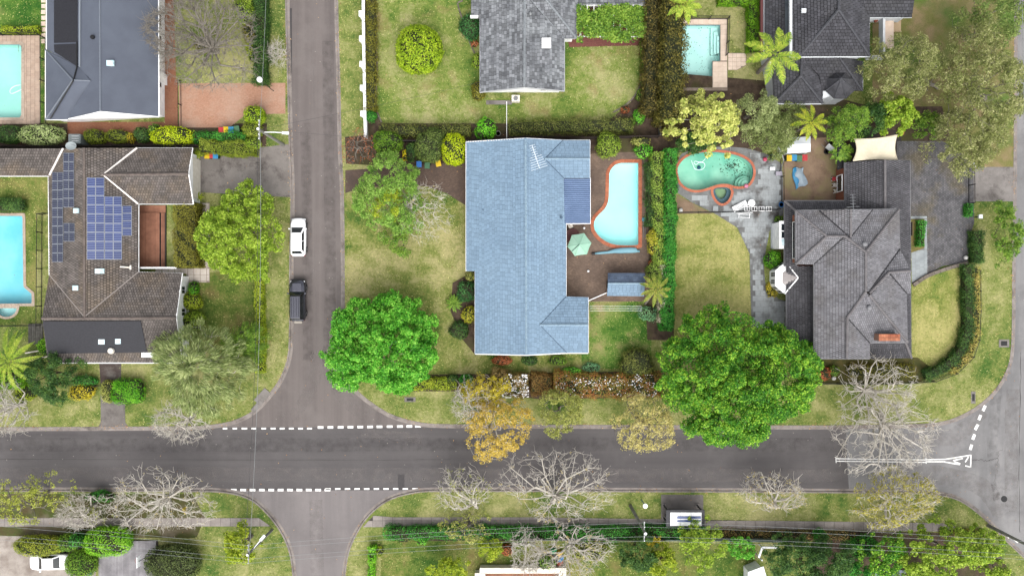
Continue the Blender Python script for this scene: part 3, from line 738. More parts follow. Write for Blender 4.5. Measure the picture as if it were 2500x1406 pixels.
# ---- lawns and beds of the single gardens
def bed(name, poly, mat, z=.006, holes=(), sm=False): return sheet(name, smooth_curve(poly, 4) if sm else poly, z, mat, holes)
bed('lawn', [(921, -300), (1172, -300), (1172, 240), (1378, 240), (1378, 108), (1562, 108), (1565, 195), (1545, 240), (1490, 275), (1400, 298), (935, 300), (921, 265)], LAWN_A)
bed('lawn', [(846, 478), (890, 455), (1050, 455), (1135, 500), (1140, 660), (1160, 664), (1160, 868), (1420, 868), (1420, 925), (1000, 925), (930, 940), (872, 930), (848, 870)], LAWN_B)
bed('lawn', [(1648, 523), (1745, 521), (1790, 548), (1828, 607), (1832, 760), (1835, 830), (1645, 830)], LAWN_C)
bed('lawn', [(2227, 692), (2262, 672), (2300, 660), (2345, 655), (2349, 800), (2341, 845), (2320, 878), (2285, 905), (2227, 922)], LAWN_C)
bed('lawn', [(1440, 738), (1590, 735), (1590, 900), (1420, 900), (1420, 865), (1440, 862)], LAWN_E)
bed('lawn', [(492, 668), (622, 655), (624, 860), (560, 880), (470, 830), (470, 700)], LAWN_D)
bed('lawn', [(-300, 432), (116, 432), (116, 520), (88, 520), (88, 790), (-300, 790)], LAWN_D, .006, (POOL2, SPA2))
bed('lawn', [(-400, -300), (108, -300), (108, 300), (97, 300), (97, 84), (-400, 84)], LAWN_E)
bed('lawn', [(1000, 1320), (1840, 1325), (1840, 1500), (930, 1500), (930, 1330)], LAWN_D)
bed('garden_bed', [(895, 302), (1612, 302), (1612, 338), (1140, 345), (1140, 400), (1010, 410), (845, 400), (842, 335), (895, 330)], MULCH, .010)
bed('garden_bed', [(893, -300), (920, -300), (919, 265), (935, 302), (893, 302)], MULCH, .012)
bed('garden_bed', [(1560, -300), (1660, -300), (1655, 340), (1540, 340), (1480, 300), (1540, 250), (1566, 200)], MULCH, .014)
bed('garden_bed', [(-400, 302), (652, 302), (650, 358), (-400, 360)], MULCH, .010)
bed('garden_bed', [(1573, 335), (1650, 335), (1645, 830), (1580, 830), (1575, 700)], MULCH, .016)
bed('garden_bed', [(1440, 338), (1600, 338), (1600, 395), (1440, 400)], MULCH, .018)
bed('garden_bed', [(1105, 690), (1162, 660), (1162, 868), (1130, 830), (1100, 760)], MULCH, .010)
bed('garden_bed', [(1000, 915), (1620, 905), (1620, 968), (1330, 975), (1130, 955), (1000, 955)], MULCH, .012)
bed('garden_bed', [(1655, 180), (1900, 200), (2130, 262), (2300, 260), (2320, 345), (2060, 345), (1900, 330), (1860, 372), (1650, 372)], MULCH, .010)
bed('garden_bed', [(945, 1288), (1880, 1292), (2330, 1300), (2330, 1318), (1860, 1318), (945, 1320)], MULCH, .010)
bed('garden_bed', [(-300, 1205), (470, 1205), (500, 1262), (480, 1312), (230, 1312), (-300, 1300)], M('leafy_ground', C(96, 84, 52), C(86, 100, 44), .8, .95, fine=.4, fscale=7, bump=.6, c3=C(140, 128, 108), s3=.3), .010)
bed('garden_bed', [(1985, 1318), (2420, 1318), (2480, 1420), (1985, 1480)], MULCH, .014)
bed('garden_bed', [(1960, 872), (2240, 872), (2290, 910), (2240, 935), (1960, 935)], M('shady_bed', C(104, 96, 52), C(78, 84, 40), 1.2, .95, fine=.4, fscale=8, bump=.6), .012)
bed('garden_bed', [(2130, 60), (2480, -300), (2475, 430), (2380, 400), (2240, 345), (2130, 260)], M('gum_litter', C(128, 132, 66), C(166, 146, 108), .6, .95, fine=.45, fscale=8, bump=.6, c3=C(98, 130, 52), s3=.2), .008)
bed('bare_soil', [(1912, 340), (2062, 335), (2062, 492), (1912, 492)], SOIL, .014)
bed('bare_soil', [(1652, 475), (1740, 522), (1652, 522)], SOIL, .014)
bed('bare_soil', [(2370, 575), (2395, 575), (2395, 640), (2370, 640)], MULCH, .012)
# ---- drives, paths and patios
PAVE1 = brickmat('pink_brick_paving', C(212, 164, 138), C(196, 144, 116), C(176, 140, 118), 2.6, C(206, 172, 150))
PAVE1D = brickmat('red_brick_paving', C(176, 118, 88), C(156, 98, 72), C(140, 100, 80), 2.6, C(168, 122, 96))
sheet('brick_driveway', [(437, 204), (697, 203), (697, 278), (600, 280), (560, 312), (437, 312)], .012, PAVE1)
sheet('brick_path', [(165, 298), (402, 298), (402, 195), (434, 195), (434, 312), (330, 330), (165, 332)], .012, PAVE1D)
sheet('brick_path', [(404, -200), (420, -200), (430, 195), (402, 195)], .016, PAVE1D)
sheet('concrete_driveway', [(488, 378), (706, 352), (711, 482), (640, 478), (488, 470)], .014, concrete('stained_concrete', C(166, 159, 154), C(138, 131, 126), C(94, 87, 84), .5))
BRN = brickmat('brown_brick_paving', C(132, 110, 98), C(112, 93, 82), C(92, 78, 70), 2.2, C(94, 80, 73))
sheet('brick_driveway', [(843, 416), (1142, 396), (1142, 505), (1090, 472), (1040, 455), (890, 457), (843, 472)], .016, BRN)
BRNP = brickmat('patio_brick', C(166, 142, 124), C(140, 119, 104), C(112, 96, 85), 2.0, C(110, 94, 85))
sheet('brick_patio', [(1376, 388), (1470, 372), (1582, 372), (1584, 700), (1578, 736), (1376, 736)], .020, BRNP, (POOL4,))
PAVT = M('pool_paver', C(214, 190, 170), C(198, 172, 152), 1.5, .8, rnd=.16, fine=.14)
pt = sheet('pool_terrace', [(-200, 86), (99, 86), (99, 304), (-200, 304)], .010, M('paver_joint', C(180, 162, 148), C(156, 140, 126), 2, .9), (POOL1,))
for poly in ([(54.5, 87), (98, 87), (98, 303), (54.5, 303)], [(-140, 87), (54, 87), (54, 107.5), (-140, 107.5)], [(-140, 289.5), (54, 289.5), (54, 303), (-140, 303)]):
    pieces(pt, 'paver', [P(a, b, .012) for a, b in poly], .5, .5, PAVT, 100, .02, .5, .018, .004, along=0.0, rest='paver_field')
pt6 = sheet('pool_terrace', [(1650, 45), (1776, 45), (1776, 222), (1650, 222)], .012, MATS['paver_joint'], (POOL6,))
PAV6 = M('cream_paver', C(234, 214, 196, 1.5), C(220, 198, 180, 1.5), 1.5, .8, rnd=.1, fine=.1)
for poly in ([(1655, 46), (1775, 46), (1775, 60.5), (1655, 60.5)], [(1759.5, 61), (1775, 61), (1775, 149), (1759.5, 149)], [(1740.5, 151.5), (1775, 151.5), (1775, 214), (1740.5, 214)]):
    pieces(pt6, 'paver', [P(a, b, .014) for a, b in poly], .6, .6, PAV6, 60, .015, .0, .018, .004, along=0.0, rest='paver_field')
pp = sheet('tiled_path', [(1777, 130), (1822, 130), (1822, 160), (1800, 172), (1777, 172)], .014, MATS['paver_joint'])
pieces(pp, 'paver', [P(a, b, .016) for a, b in [(1778, 131), (1821, 131), (1821, 159), (1799, 171), (1778, 171)]], .5, .5, PAV6, 60, .03, 0, .018, .004, along=0.0, rest='paver_field')
# slate terrace round the green pool
SLATE = M('slate_paver', C(196, 202, 204), C(178, 183, 185), .9, .7, rnd=.10, fine=.22, fscale=6, c3=C(96, 92, 90), s3=.5)
SLJ = M('slate_joint', C(158, 160, 160), C(118, 117, 116), .8, .9, fine=.25, fscale=6)
SL = [(1652, 470), (1650, 430), (1650, 395), (1665, 375), (1700, 362), (1770, 358), (1820, 362), (1870, 375), (1908, 400), (1912, 440), (1912, 520), (1905, 545), (1880, 560), (1872, 600), (1864, 640), (1868, 690), (1900, 730), (1922, 735), (1922, 800), (1835, 800), (1832, 700), (1830, 620), (1800, 556), (1745, 522), (1690, 495)]
sl = sheet('slate_terrace', SL, .020, SLJ, (POOL5, SPA5))
def inside(poly, x, y):
    c = False; n = len(poly)
    for i in range(n):
        a, b = poly[i - 1], poly[i]
        if (a[1] > y) != (b[1] > y) and x < (b[0] - a[0]) * (y - a[1]) / (b[1] - a[1]) + a[0]: c = not c
    return c
slp = ccw([P(a, b) for a, b in SL]); p5 = offset_poly(POOL5, .28); s5 = offset_poly(SPA5, .28)
me = None; cnt = 0; mbs = MB()
for gx in range(-10, 40):
    for gy in range(-22, 40):
        x0, y0 = P(1650, 800).x + gx * .62 + (gy % 2) * .31, P(1650, 800).y + gy * .62
        c4 = [(x0 + .01, y0 + .01), (x0 + .61, y0 + .01), (x0 + .61, y0 + .61), (x0 + .01, y0 + .61)]
        if all(inside(slp, *c) for c in c4) and not any(inside(p5, *c) or inside(s5, *c) for c in c4):
            if cnt < 300:
                if me is None:
                    me = bpy.data.meshes.new('paver'); me.from_pydata([(0, 0, 0), (.6, 0, 0), (.6, .6, 0), (0, .6, 0), (0, 0, .018), (.6, 0, .018), (.6, .6, .018), (0, .6, .018)], [], [(4, 5, 6, 7), (0, 1, 5, 4), (1, 2, 6, 5), (2, 3, 7, 6), (3, 0, 4, 7)]); me.materials.append(SLATE)
                ob = bpy.data.objects.new('paver', me); COL.objects.link(ob); ob.parent = sl; ob.location = Vector((x0 + .01, y0 + .01, .021 + random.uniform(0, .006))) - WL[sl]; cnt += 1
            else: mbs.box((x0 + .31, y0 + .31, .030), (.6, .6, .018))
if mbs.v: mbs.build('paver_field', SLATE, sl)['kind'] = 'stuff'
# cobbled drive of the grey house
COB = M('cobble', C(132, 131, 134), C(106, 105, 109), .8, .85, rnd=.42, fine=.3, fscale=7, c3=C(126, 118, 102), s3=.3)
CJ = M('cobble_joint', C(62, 60, 60), C(50, 48, 48), 2, .95)
DRV = [(2190, 345), (2300, 345), (2350, 372), (2376, 405), (2378, 545), (2370, 570), (2362, 640), (2300, 650), (2262, 672), (2262, 528), (2222, 528), (2190, 400)]
dv = sheet('cobbled_driveway', DRV, .016, CJ)
pieces(dv, 'cobble', [P(a, b, .018) for a, b in DRV], .30, .19, COB, 300, .03, .5, .03, .004, along=0.0, rest='cobble_field')
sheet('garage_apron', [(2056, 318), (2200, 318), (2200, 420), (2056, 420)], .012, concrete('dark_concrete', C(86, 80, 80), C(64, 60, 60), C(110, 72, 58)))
sheet('driveway_crossover', [(2380, 408), (2480, 408), (2480, 492), (2380, 492)], .016, CONC)
sheet('concrete_strip', [(2369, 405), (2381, 405), (2381, 495), (2369, 495)], .022, CONC)
gp = sheet('slate_path', [(2224, 528), (2264, 528), (2266, 668), (2226, 692)], .024, SLJ)
for poly in ([(2224, 528), (2263, 528), (2263, 534), (2224, 534)], [(2257, 534.5), (2263.5, 534.5), (2264, 610), (2257, 610)], [(2225, 617), (2243, 611), (2265, 610.5), (2265, 668), (2226, 690)]):
    pieces(gp, 'paver', [P(a, b, .026) for a, b in poly], .5, .5, M('pale_slate', C(186, 194, 196), C(166, 174, 178), 1, .7, rnd=.12, fine=.15), 80, .02, .5, .016, .004, along=0.0, rest='paver_field')
bed('garden_bed', [(2223.5, 535), (2257, 535), (2256.5, 605), (2242, 612), (2223.5, 618)], M('island_bed', C(150, 132, 86), C(120, 118, 60), 1.4, .95, fine=.4), .030)
# footpaths with single slabs along the main road
FPJ = M('footpath_joint', C(96, 90, 86), C(80, 75, 72), 2, .95)
SLAB = M('footpath_slab', C(184, 175, 169), C(162, 153, 147), .9, .9, rnd=.14, fine=.25, fscale=9)
for poly in ([(-300, 1264), (400, 1264), (632, 1264), (661, 1284), (-300, 1285)], [(912, 1258), (960, 1262), (1300, 1262), (1700, 1268), (2300, 1276), (2350, 1290), (2310, 1297), (1700, 1289), (1300, 1284), (886, 1286)]):
    fp = sheet('footpath', poly, .016, FPJ)
    pieces(fp, 'slab', [P(a, b, .018) for a, b in poly], 1.15, 1.3, SLAB, 100, .03, 0, .016, .006, along=math.pi / 2, rest='slab_field')
sheet('concrete_pad', [(1614, 1207), (1717, 1207), (1717, 1268), (1614, 1268)], .014, CONCD)
sheet('garden_path', [(246, 962), (305, 962), (306, 1030), (316, 1045), (238, 1045), (246, 1030)], .014, CONCD)
sheet('garden_path', [(242, 880), (296, 880), (296, 940), (246, 940)], .014, concrete('mossy_concrete', C(112, 100, 96), C(84, 72, 68), C(150, 144, 138), .5))
fpath = sheet('paved_path', [(492, 495), (512, 495), (512, 690), (455, 690), (455, 655), (492, 655)], .014, MATS['paver_joint'])
for poly in ([(493, 496), (511, 496), (511, 654), (493, 654)], [(380, 655), (511, 655), (511, 689), (455, 689), (455, 668), (380, 668)]):
    pieces(fpath, 'paver', [P(a, b, .016) for a, b in poly], .75, .75, M('beige_paver', C(220, 210, 200, 1.6), C(204, 192, 180, 1.6), 1, .85, rnd=.14, fine=.15), 60, .05, 0, .018, .004, along=0.0, rest='paver_field')
sheet('gravel_yard', [(-300, 1308), (60, 1308), (235, 1345), (232, 1480), (-300, 1480)], .012, M('pale_gravel', C(206, 196, 186), C(176, 164, 154), .6, .95, fine=.35, fscale=12, bump=.5, c3=C(150, 136, 126), s3=.4))
for i in range(8):
    c = P(106 + .6 * (i % 2), 2 + i * 14.2); tag(MB().box((c.x, c.y, .03), (.5, .5, .05), random.uniform(-.05, .05)).build('stepping_stone', PAV6, None, bevel=.015), 'cream stepping stone beside the slate-blue house, %s from the top edge' % ORD[i], 'stepping stone', 'stepping stones by the slate-blue house')
# ---------------------------------------------------------------- swimming pools
POOLW = M('pool_plaster', C(238, 248, 248, 1.2), C(222, 240, 240, 1.2), .3, .6)
WBAND = M('waterline_tile', C(130, 176, 190), C(104, 152, 172), 6, .3, fine=.2)
def pool(label, poly, depth, tint, shell, cop=None, cw=.3, bl=.23, wz=-.13, floor_extra=None, cat='swimming pool'):
    cx = sum(p[0] for p in poly) / len(poly); cy = sum(p[1] for p in poly) / len(poly)
    t = thing('swimming_pool', label, cat, (cx, cy, -depth))
    n = len(poly); mb = MB()
    mb.add([(x, y, .03) for x, y in poly] + [(x, y, -depth) for x, y in poly], [(i, n + i, n + (i + 1) % n, (i + 1) % n) for i in range(n)])
    tri = tessellate_polygon([[Vector((x, y, 0)) for x, y in poly]])
    mb.add([(x, y, -depth) for x, y in poly], [tuple(q) for q in tri]); mb.build('shell', shell, t)
    ib = offset_poly(poly, -.015); MB().add([(x, y, -.02) for x, y in ib] + [(x, y, -.32) for x, y in ib], [(i, n + i, n + (i + 1) % n, (i + 1) % n) for i in range(n)]).build('tile_band', WBAND, t)
    w = sheet('water', offset_poly(poly, .004), wz, tint, parent=t, kind=None, world_pts=True)
    if cop:
        a = offset_poly(poly, -.02); b = offset_poly(poly, cw)
        per = 0; k = 0; tot = sum((Vector(p) - Vector(q)).length for p, q in zip(poly, poly[1:] + poly[:1])); nb = max(8, int(tot / bl)); step = tot / nb
        cum = [0]
        for i in range(n): cum.append(cum[-1] + (Vector(poly[(i + 1) % n]) - Vector(poly[i])).length)
        def at(ring, s):
            s %= tot
            i = max(j for j in range(n) if cum[j] <= s + 1e-9); f = (s - cum[i]) / max(1e-9, cum[i + 1] - cum[i])
            return Vector(ring[i]).lerp(Vector(ring[(i + 1) % n]), min(1, f))
        for q in range(nb):
            s0, s1 = q * step + .01, (q + 1) * step - .012
            z = .062 + random.uniform(0, .008)
            m2 = MB(); m2.prism([at(a, s0), at(b, s0), at(b, s1), at(a, s1)], .004, z); m2.build('coping_brick', cop, t)
    return t
COPB = M('coping_brick', C(222, 140, 104), C(198, 112, 82), 1.2, .8, rnd=.3, fine=.2)
COPO = M('orange_coping', C(226, 140, 108), C(206, 120, 90), 1.0, .8, rnd=.14, fine=.12)
COPS = M('sand_coping', C(214, 196, 178), C(196, 176, 158), 1.2, .8, rnd=.12, fine=.12)
pool('pale aqua kidney-shaped pool edged in orange brick behind the blue-roofed house', POOL4, 1.3, water('pale_pool_water', (.68, .99, .975, 1)), POOLW, COPB, .40, .15)
gsh = M('green_pool_plaster', C(184, 218, 198, 1.3), C(158, 204, 184, 1.3), .35, .7, c3=C(104, 178, 158, 1.5), s3=.14, fine=.1)
g5 = pool('green kidney-shaped pool with dark leaf litter in the slate terrace', POOL5, 1.4, water('green_pool_water', (.82, .975, .945, 1)), gsh, COPO, .27, .28)
sp = pool('small round spa pool with a blue tiled bench joined to the green pool', SPA5, .9, water('spa_water', (.80, .93, .84, 1)), M('spa_plaster', C(190, 206, 170), C(170, 192, 158), 1, .7), COPO, .27, .28, cat='spa pool')
inner = [(sum(p[0] for p in SPA5) / len(SPA5) * .35 + p[0] * .65, sum(p[1] for p in SPA5) / len(SPA5) * .35 + p[1] * .65 + .22) for p in SPA5]
mb = MB(); n = len(SPA5); so5 = offset_poly(SPA5, -.01)
mb.add([(x, y, -.45) for x, y in so5] + [(x, y, -.45) for x, y in inner] + [(x, y, -.9) for x, y in inner], [(i, (i + 1) % n, n + (i + 1) % n, n + i) for i in range(n)] + [(n + i, n + (i + 1) % n, 2 * n + (i + 1) % n, 2 * n + i) for i in range(n)])
mb.build('bench', M('spa_tile', C(112, 136, 166), C(92, 114, 146), 5, .4, fine=.2), sp)
stc = P(1640 + 1400 / 7.81, 350 + 815 / 7.81)
for k, r_ in enumerate((1.05, .75, .45)):
    mb = MB(); mb.lathe((stc.x + .1, stc.y + .25, -1.38 + .0), [(r_, 0), (r_, .45 + k * .3)], 28); mb.build('step', gsh, g5)
# leaf litter on the pool floor
LIT = M('leaf_litter', C(44, 60, 48), C(70, 84, 60), 3, .9)
def litter(par, cx, cy, sx, sy, n, z, s=.12):
    r = np.random.default_rng(n); c = P(cx, cy); cen = np.stack([c.x + r.normal(0, sx, n), c.y + r.normal(0, sy, n), np.full(n, z)], axis=1)
    leaf_obj('leaf_litter', leaf_quads(cen, np.tile([0., 0, 1.], (n, 1)) + r.normal(0, .1, (n, 3)), r.normal(0, 1, (n, 3)), s, s * .6), LIT, par, 'stuff')
litter(g5, 1797, 400, .75, .5, 150, -1.36, .15); litter(g5, 1817, 425, .5, .6, 60, -1.36, .13)
pc = P(1713, 405); mb = MB(); mb.lathe((pc.x, pc.y, -1.39), [(.22, 0), (.22, .12), (.1, .2)], 12); v = mb.build('cleaner', M('cleaner_blue', C(30, 90, 130), None), g5)
mb = MB(); mb.tube([P(*a, -.10) for a in smooth_curve([(1688, 392), (1694, 408), (1697, 413), (1706, 415), (1716, 413), (1721, 405), (1718, 398), (1708, 396), (1700, 402), (1694, 398), (1698, 394), (1712, 397), (1722, 388)], 4, False)], .035, 5); mb.build('cleaner_hose', M('pool_hose', C(220, 244, 240, 1.2), None), g5)
p6 = pool('rectangular aqua pool with corner steps and scattered leaves beside the dark conifer hedge', POOL6, 1.3, water('aqua_pool_water', (.90, .995, .985, 1)), M('aqua_plaster', C(204, 236, 232, 1.25), C(192, 228, 224, 1.25), .6, .6), None)
litter(p6, 1715, 125, 1.1, 2.2, 110, -.125, .10)
for k in range(3):
    a, b = P(1740 + k * 6, 63), P(1757, 149 - k * 0); MB().box(((a.x + b.x) / 2, (a.y + b.y) / 2 + (.5 - .3 * k), -1.3 + .2 + k * .16), (b.x - a.x, 3.2 - k * .6, .4 + k * .32)).build('step', MATS['aqua_plaster'], p6)
p1 = pool('mint rectangular pool with cream paving at the left edge beside the slate-blue roof', POOL1, 1.3, water('mint_pool_water', (.80, .985, .955, 1)), M('mint_plaster', C(196, 232, 224, 1.5), C(184, 224, 214, 1.5), .4, .6), COPS, .32, .5)
MB().tube([P(*a, -.10) for a in smooth_curve([(50, 208), (38, 210), (28, 216), (24, 224), (28, 229), (38, 226), (50, 220), (53, 219)], 4, False)], .03, 5).build('cleaner_hose', MATS['pool_hose'], p1)
rl = MB()
for dx in (0, .35): rl.tube([P(45, 112, .03) + Vector((dx, 0, 0)), P(45, 112, .6) + Vector((dx, -.1, 0)), P(45, 125, .6) + Vector((dx, 0, 0)), P(45, 128, -.5) + Vector((dx, 0, 0))], .025, 6)
rl.build('hand_rail', STEEL, p1)
p2 = pool('bright turquoise pool with an angled corner beside the brown tiled house', POOL2, 1.4, water('blue_pool_water', (.69, .95, .97, 1)), M('turquoise_plaster', C(196, 232, 240, 1.6), C(150, 214, 230, 1.6), .25, .6), COPS, .3, .4)
s2 = pool('small half-round spa at the foot of the turquoise pool', SPA2, .8, water('spa_water_pale', (.82, .97, .97, 1)), M('spa_shell', C(200, 226, 226, 1.3), C(170, 206, 208, 1.3), 1, .6), COPS, .25, .35, cat='spa pool')
# ---------------------------------------------------------------- houses
def wall_prism(parent, poly, he, mat, z0=-.02, name='wall'):
    pts = [P(a[0], a[1], he) for a in poly]
    return MB().prism(pts, z0, he - .12).build(name, mat, parent)
def gable(parent, a, b, c, mat, t=.16):
    A, B, Cc = P(*a), P(*b), P(*c); d = (B - A); nrm = Vector((d.y, -d.x, 0)).normalized() * t / 2
    lo = min(A.z, B.z) - .14
    v = []
    for s in (1, -1): v += [Vector((A.x, A.y, lo)) + nrm * s, Vector((B.x, B.y, lo)) + nrm * s, Vector((B.x, B.y, B.z - .1)) + nrm * s, Vector((Cc.x, Cc.y, Cc.z - .1)) + nrm * s, Vector((A.x, A.y, A.z - .1)) + nrm * s]
    mb = MB().add(v, [(0, 1, 2, 3, 4), (9, 8, 7, 6, 5)] + [(i, 5 + i, 5 + (i + 1) % 5, (i + 1) % 5) for i in range(5)])
    return mb.build('gable_wall', mat, parent)
def ridge(parent, pts, mat, r=.13, z=.05, name='ridge_cap'):
    W = [P(*p) + Vector((0, 0, z)) for p in pts]; out = []; rs = []
    for a, b in zip(W, W[1:]):
        n = max(2, int((b - a).length / .4))
        for i in range(n):
            out += [a.lerp(b, i / n), a.lerp(b, (i + .92) / n)]; rs += [r * 1.08, r * .92]
    out.append(W[-1]); rs.append(r)
    return MB().tube(out, rs, 6).build(name, mat, parent)
def gutter(parent, segs, mat, w=.11, z=-.06):
    for pts in segs:
        MB().tube([P(*p) + Vector((0, 0, z)) for p in pts], w * .72, 4).build('gutter', mat, parent)
def roof_planes(parent, planes, base_mat, tile=None, total=300):
    """planes: list of point lists (px,py,h).  tile: (cu, cv, mat, lift, roll, rand_stag)"""
    ro = None; mb = MB(); Ws = []
    for pl in planes:
        W, n = plane_of([P(*p) for p in pl]); Ws.append(W); mb.slab(W, .14)
    ro = mb.build('roof', base_mat, parent)
    if tile:
        ars = [abs(area([(p.x, p.y) for p in W])) for W in Ws]; tot = sum(ars); left = total
        for W, ar in zip(Ws, ars):
            q = min(left, int(round(total * ar / tot)))
            left -= pieces(ro, 'roof_tile', W, tile[0], tile[1], tile[2], q, tile[6] if len(tile) > 6 else .03, .5, tile[3], .006, roll=tile[4], rand_stag=tile[5])
    return ro
def window(parent, a, b, z0, z1, cols=2, rows=1, frame=None, t=.07, name='window', out=None, glass=None):
    """a,b world xy along a wall face (outside is to the right of a->b)"""
    a = Vector((a[0], a[1], 0)); b = Vector((b[0], b[1], 0)); d = (b - a); L = d.length; d.normalize(); nrm = Vector((d.y, -d.x, 0)); ang = math.atan2(d.y, d.x)
    c = (a + b) / 2 + nrm * .02; fr = frame or WHITE; h = z1 - z0; mb = MB()
    for z in (z0, z1): mb.box((c.x, c.y, z), (L + .06, t * 1.3, .07), ang)
    for e in (a, b): mb.box((e.x + nrm.x * .02, e.y + nrm.y * .02, (z0 + z1) / 2), (.07, t * 1.25, h), ang)
    w = mb.build(name, fr, parent)
    for i in range(cols):
        for j in range(rows):
            u = a + d * (L * (i + .5) / cols) + nrm * .02
            MB().box((u.x, u.y, z0 + h * (j + .5) / rows), (L / cols - .06, .03, h / rows - .06), ang).build('pane', glass or GLASS, w)
    return w
def box_on_roof(parent, name, px, py, h, wx, wy, hz, mat, rz=0.0, bevel=.02, tilt=None):
    c = P(px, py, h); return MB().box((c.x, c.y, h), (wx, wy, hz), rz).build(name, mat, parent, bevel=bevel)
# ======== slate-blue metal-roofed house (top left)
BLM = M('slate_blue_metal', C(112, 119, 133), C(104, 110, 124), .5, .7, fine=.10, fscale=30, spec=.15)
h1 = thing('house', 'white house with a smooth slate-blue metal roof at the top left', 'house', P(250, 100))
for poly in ([(126, -300), (377, -300), (377, 274), (172, 286), (124, 286), (124, 130), (126, 120)],): wall_prism(h1, poly, 2.6, WHITE)
gable(h1, (168, 290, 2.6), (385, 284, 2.6), (245, 276, 4.75), WHITE)
roof_planes(h1, [[(243, -300, 4.8), (245, 271, 4.8), (388, 284, 2.6), (386, -300, 2.6)],
                 [(243, -300, 4.8), (245, 271, 4.8), (165, 289, 3.45), (222, 198, 4.44), (190, 160, 3.9), (113, 122, 2.6), (113, -300, 2.6)],
                 [(111, 122, 2.6), (178, 196, 4.4), (111, 293, 2.6)],
                 [(111, 122, 2.6), (192, 162, 3.95), (222, 198, 4.42), (178, 196, 4.42)],
                 [(178, 196, 4.42), (222, 198, 4.42), (165, 292, 2.62), (111, 293, 2.6)]], BLM)
rcap = M('slate_ridge', C(132, 140, 153), None, rough=.5)
for r_ in ([(243, -200, 4.8), (245, 271, 4.8)], [(111, 122, 2.6), (178, 196, 4.42)], [(111, 293, 2.6), (178, 196, 4.42)], [(178, 196, 4.42), (222, 198, 4.42)]): ridge(h1, r_, rcap, .09, .02)
MB().tube([P(196, -200, 4.06), P(195, 164, 4.06)], .12, 4).build('flashing', M('flashing', C(148, 156, 166), None, rough=.5), h1)
gutter(h1, [[(388, 284, 2.62), (386, -200, 2.62)], [(113, -200, 2.62), (113, 122, 2.62), (111, 122, 2.62), (111, 293, 2.62), (165, 293, 2.62)], [(165, 290, 2.62), (245, 273, 4.78), (388, 286, 2.62)]], WHITE)
SOLM = M('solar_mat', C(52, 52, 60), C(40, 40, 47), 6, .6, fine=.2, fscale=40)
def on_plane(pl, px_pts, lift):      # points of a roof plane under given pixels
    W, n = plane_of([P(*p) for p in pl]); o = W[0]; cam0 = Vector((0, 0, H)); out = []
    for x, y in px_pts:
        d = P(x, y, 0) - cam0; t = (o - cam0).dot(n) / d.dot(n); out.append(cam0 + d * t + n * lift)
    return out, n
W1 = [(243, -300, 4.8), (245, 271, 4.8), (113, 122, 2.6), (113, -300, 2.6)]
for poly in ([(133, -120), (190, -120), (190, 104), (133, 106)], [(133, 110), (190, 108), (190, 164), (150, 138), (134, 128)]):
    q, n = on_plane(W1, poly, .07); MB().slab(q, .05).build('solar_mat', SOLM, h1)
q, n = on_plane(W1, [(190, 104), (190, 166)], .14); q2 = [P(181, 190, 4.35), P(178, 199, 4.62), P(150, 245, 3.8), P(123, 290, 2.9)]
MB().tube(q + q2, .07, 6).build('pipe', BLACK, h1)
box_on_roof(h1, 'skylight', 270, 155, 4.5, .8, .62, .3, SKYL)
cv = P(227, 92, 4.65); MB().lathe((cv.x, cv.y, 4.2), [(.16, 0), (.16, .5), (.24, .5), (.22, .66)], 12).build('vent', BLACK, h1)
for py in (40, 92, 192):
    a = P(377, py + 14, 2.6); b = P(377, py - 14, 2.6); window(h1, (a.x, a.y), (b.x, b.y), .9, 2.1, 2)
MB().box(P(393, 190, 1.2) + Vector((.1, 0, 0)), (.25, 1.2, 2.2)).build('porch_pier', WHITE, h1)
# ======== brown tiled house with solar panels (left)
BT = M('brown_tile', C(132, 124, 119), C(108, 101, 97), .8, .85, rnd=.5, fine=.25, fscale=9, c3=C(134, 121, 108), s3=.35)
BTB = M('brown_tile_base', C(70, 62, 58), None)
h2 = thing('house', 'white-walled house with brown tiled roof carrying rows of solar panels', 'house', P(240, 600))
for poly in ([(128, 372), (306, 372), (306, 875), (128, 875)], [(306, 372), (462, 372), (464, 490), (306, 490)], [(306, 674), (436, 674), (436, 876), (306, 876)], [(-120, 372), (130, 372), (130, 420), (-120, 420)]): wall_prism(h2, poly, 2.8, WHITE)
gable(h2, (467, 363, 2.8), (469, 497, 2.8), (456, 427, 4.25), WHITE)
gable(h2, (441, 668, 2.8), (441, 884, 2.8), (427, 776, 5.0), WHITE)
gable(h2, (120, 674, 2.8), (121, 884, 2.8), (107, 777, 5.0), WHITE)
H2W = [(206, 362, 5.0), (207, 775, 5.0), (122, 672, 2.9), (118, 430, 2.9), (155, 363, 3.75)]
H2E = [(206, 362, 5.0), (335, 362, 2.85), (252, 427, 4.25), (338, 498, 2.8), (338, 663, 2.8), (207, 775, 5.0)]
H2S = [(103, 777, 5.0), (430, 776, 5.0), (445, 885, 2.8), (118, 885, 2.8)]
roof_planes(h2, [H2E, H2W, [(-160, 363, 3.75), (155, 363, 3.75), (120, 430, 2.95), (-160, 430, 2.95)],
                 [(335, 362, 2.8), (470, 362, 2.8), (460, 425, 4.25), (252, 427, 4.25)], [(252, 427, 4.25), (460, 425, 4.25), (472, 498, 2.8), (338, 498, 2.8)],
                 [(207, 775, 5.0), (338, 664, 2.8), (445, 667, 2.8), (430, 776, 5.0)], [(207, 775, 5.0), (103, 777, 5.0), (120, 672, 2.85)], H2S], BTB, (.30, .31, BT, .06, .035, False, .045), 300)
BR = M('brown_ridge', C(136, 124, 117), C(112, 101, 96), 2, .85, fine=.2)
for r_ in ([(206, 362, 5.0), (207, 775, 5.0)], [(252, 427, 4.3), (460, 425, 4.3)], [(103, 777, 5.0), (430, 776, 5.0)]): ridge(h2, r_, BR, .14)
VAL = M('valley_flashing', C(240, 234, 228, 1.3), C(222, 214, 208, 1.3), 3, .6)
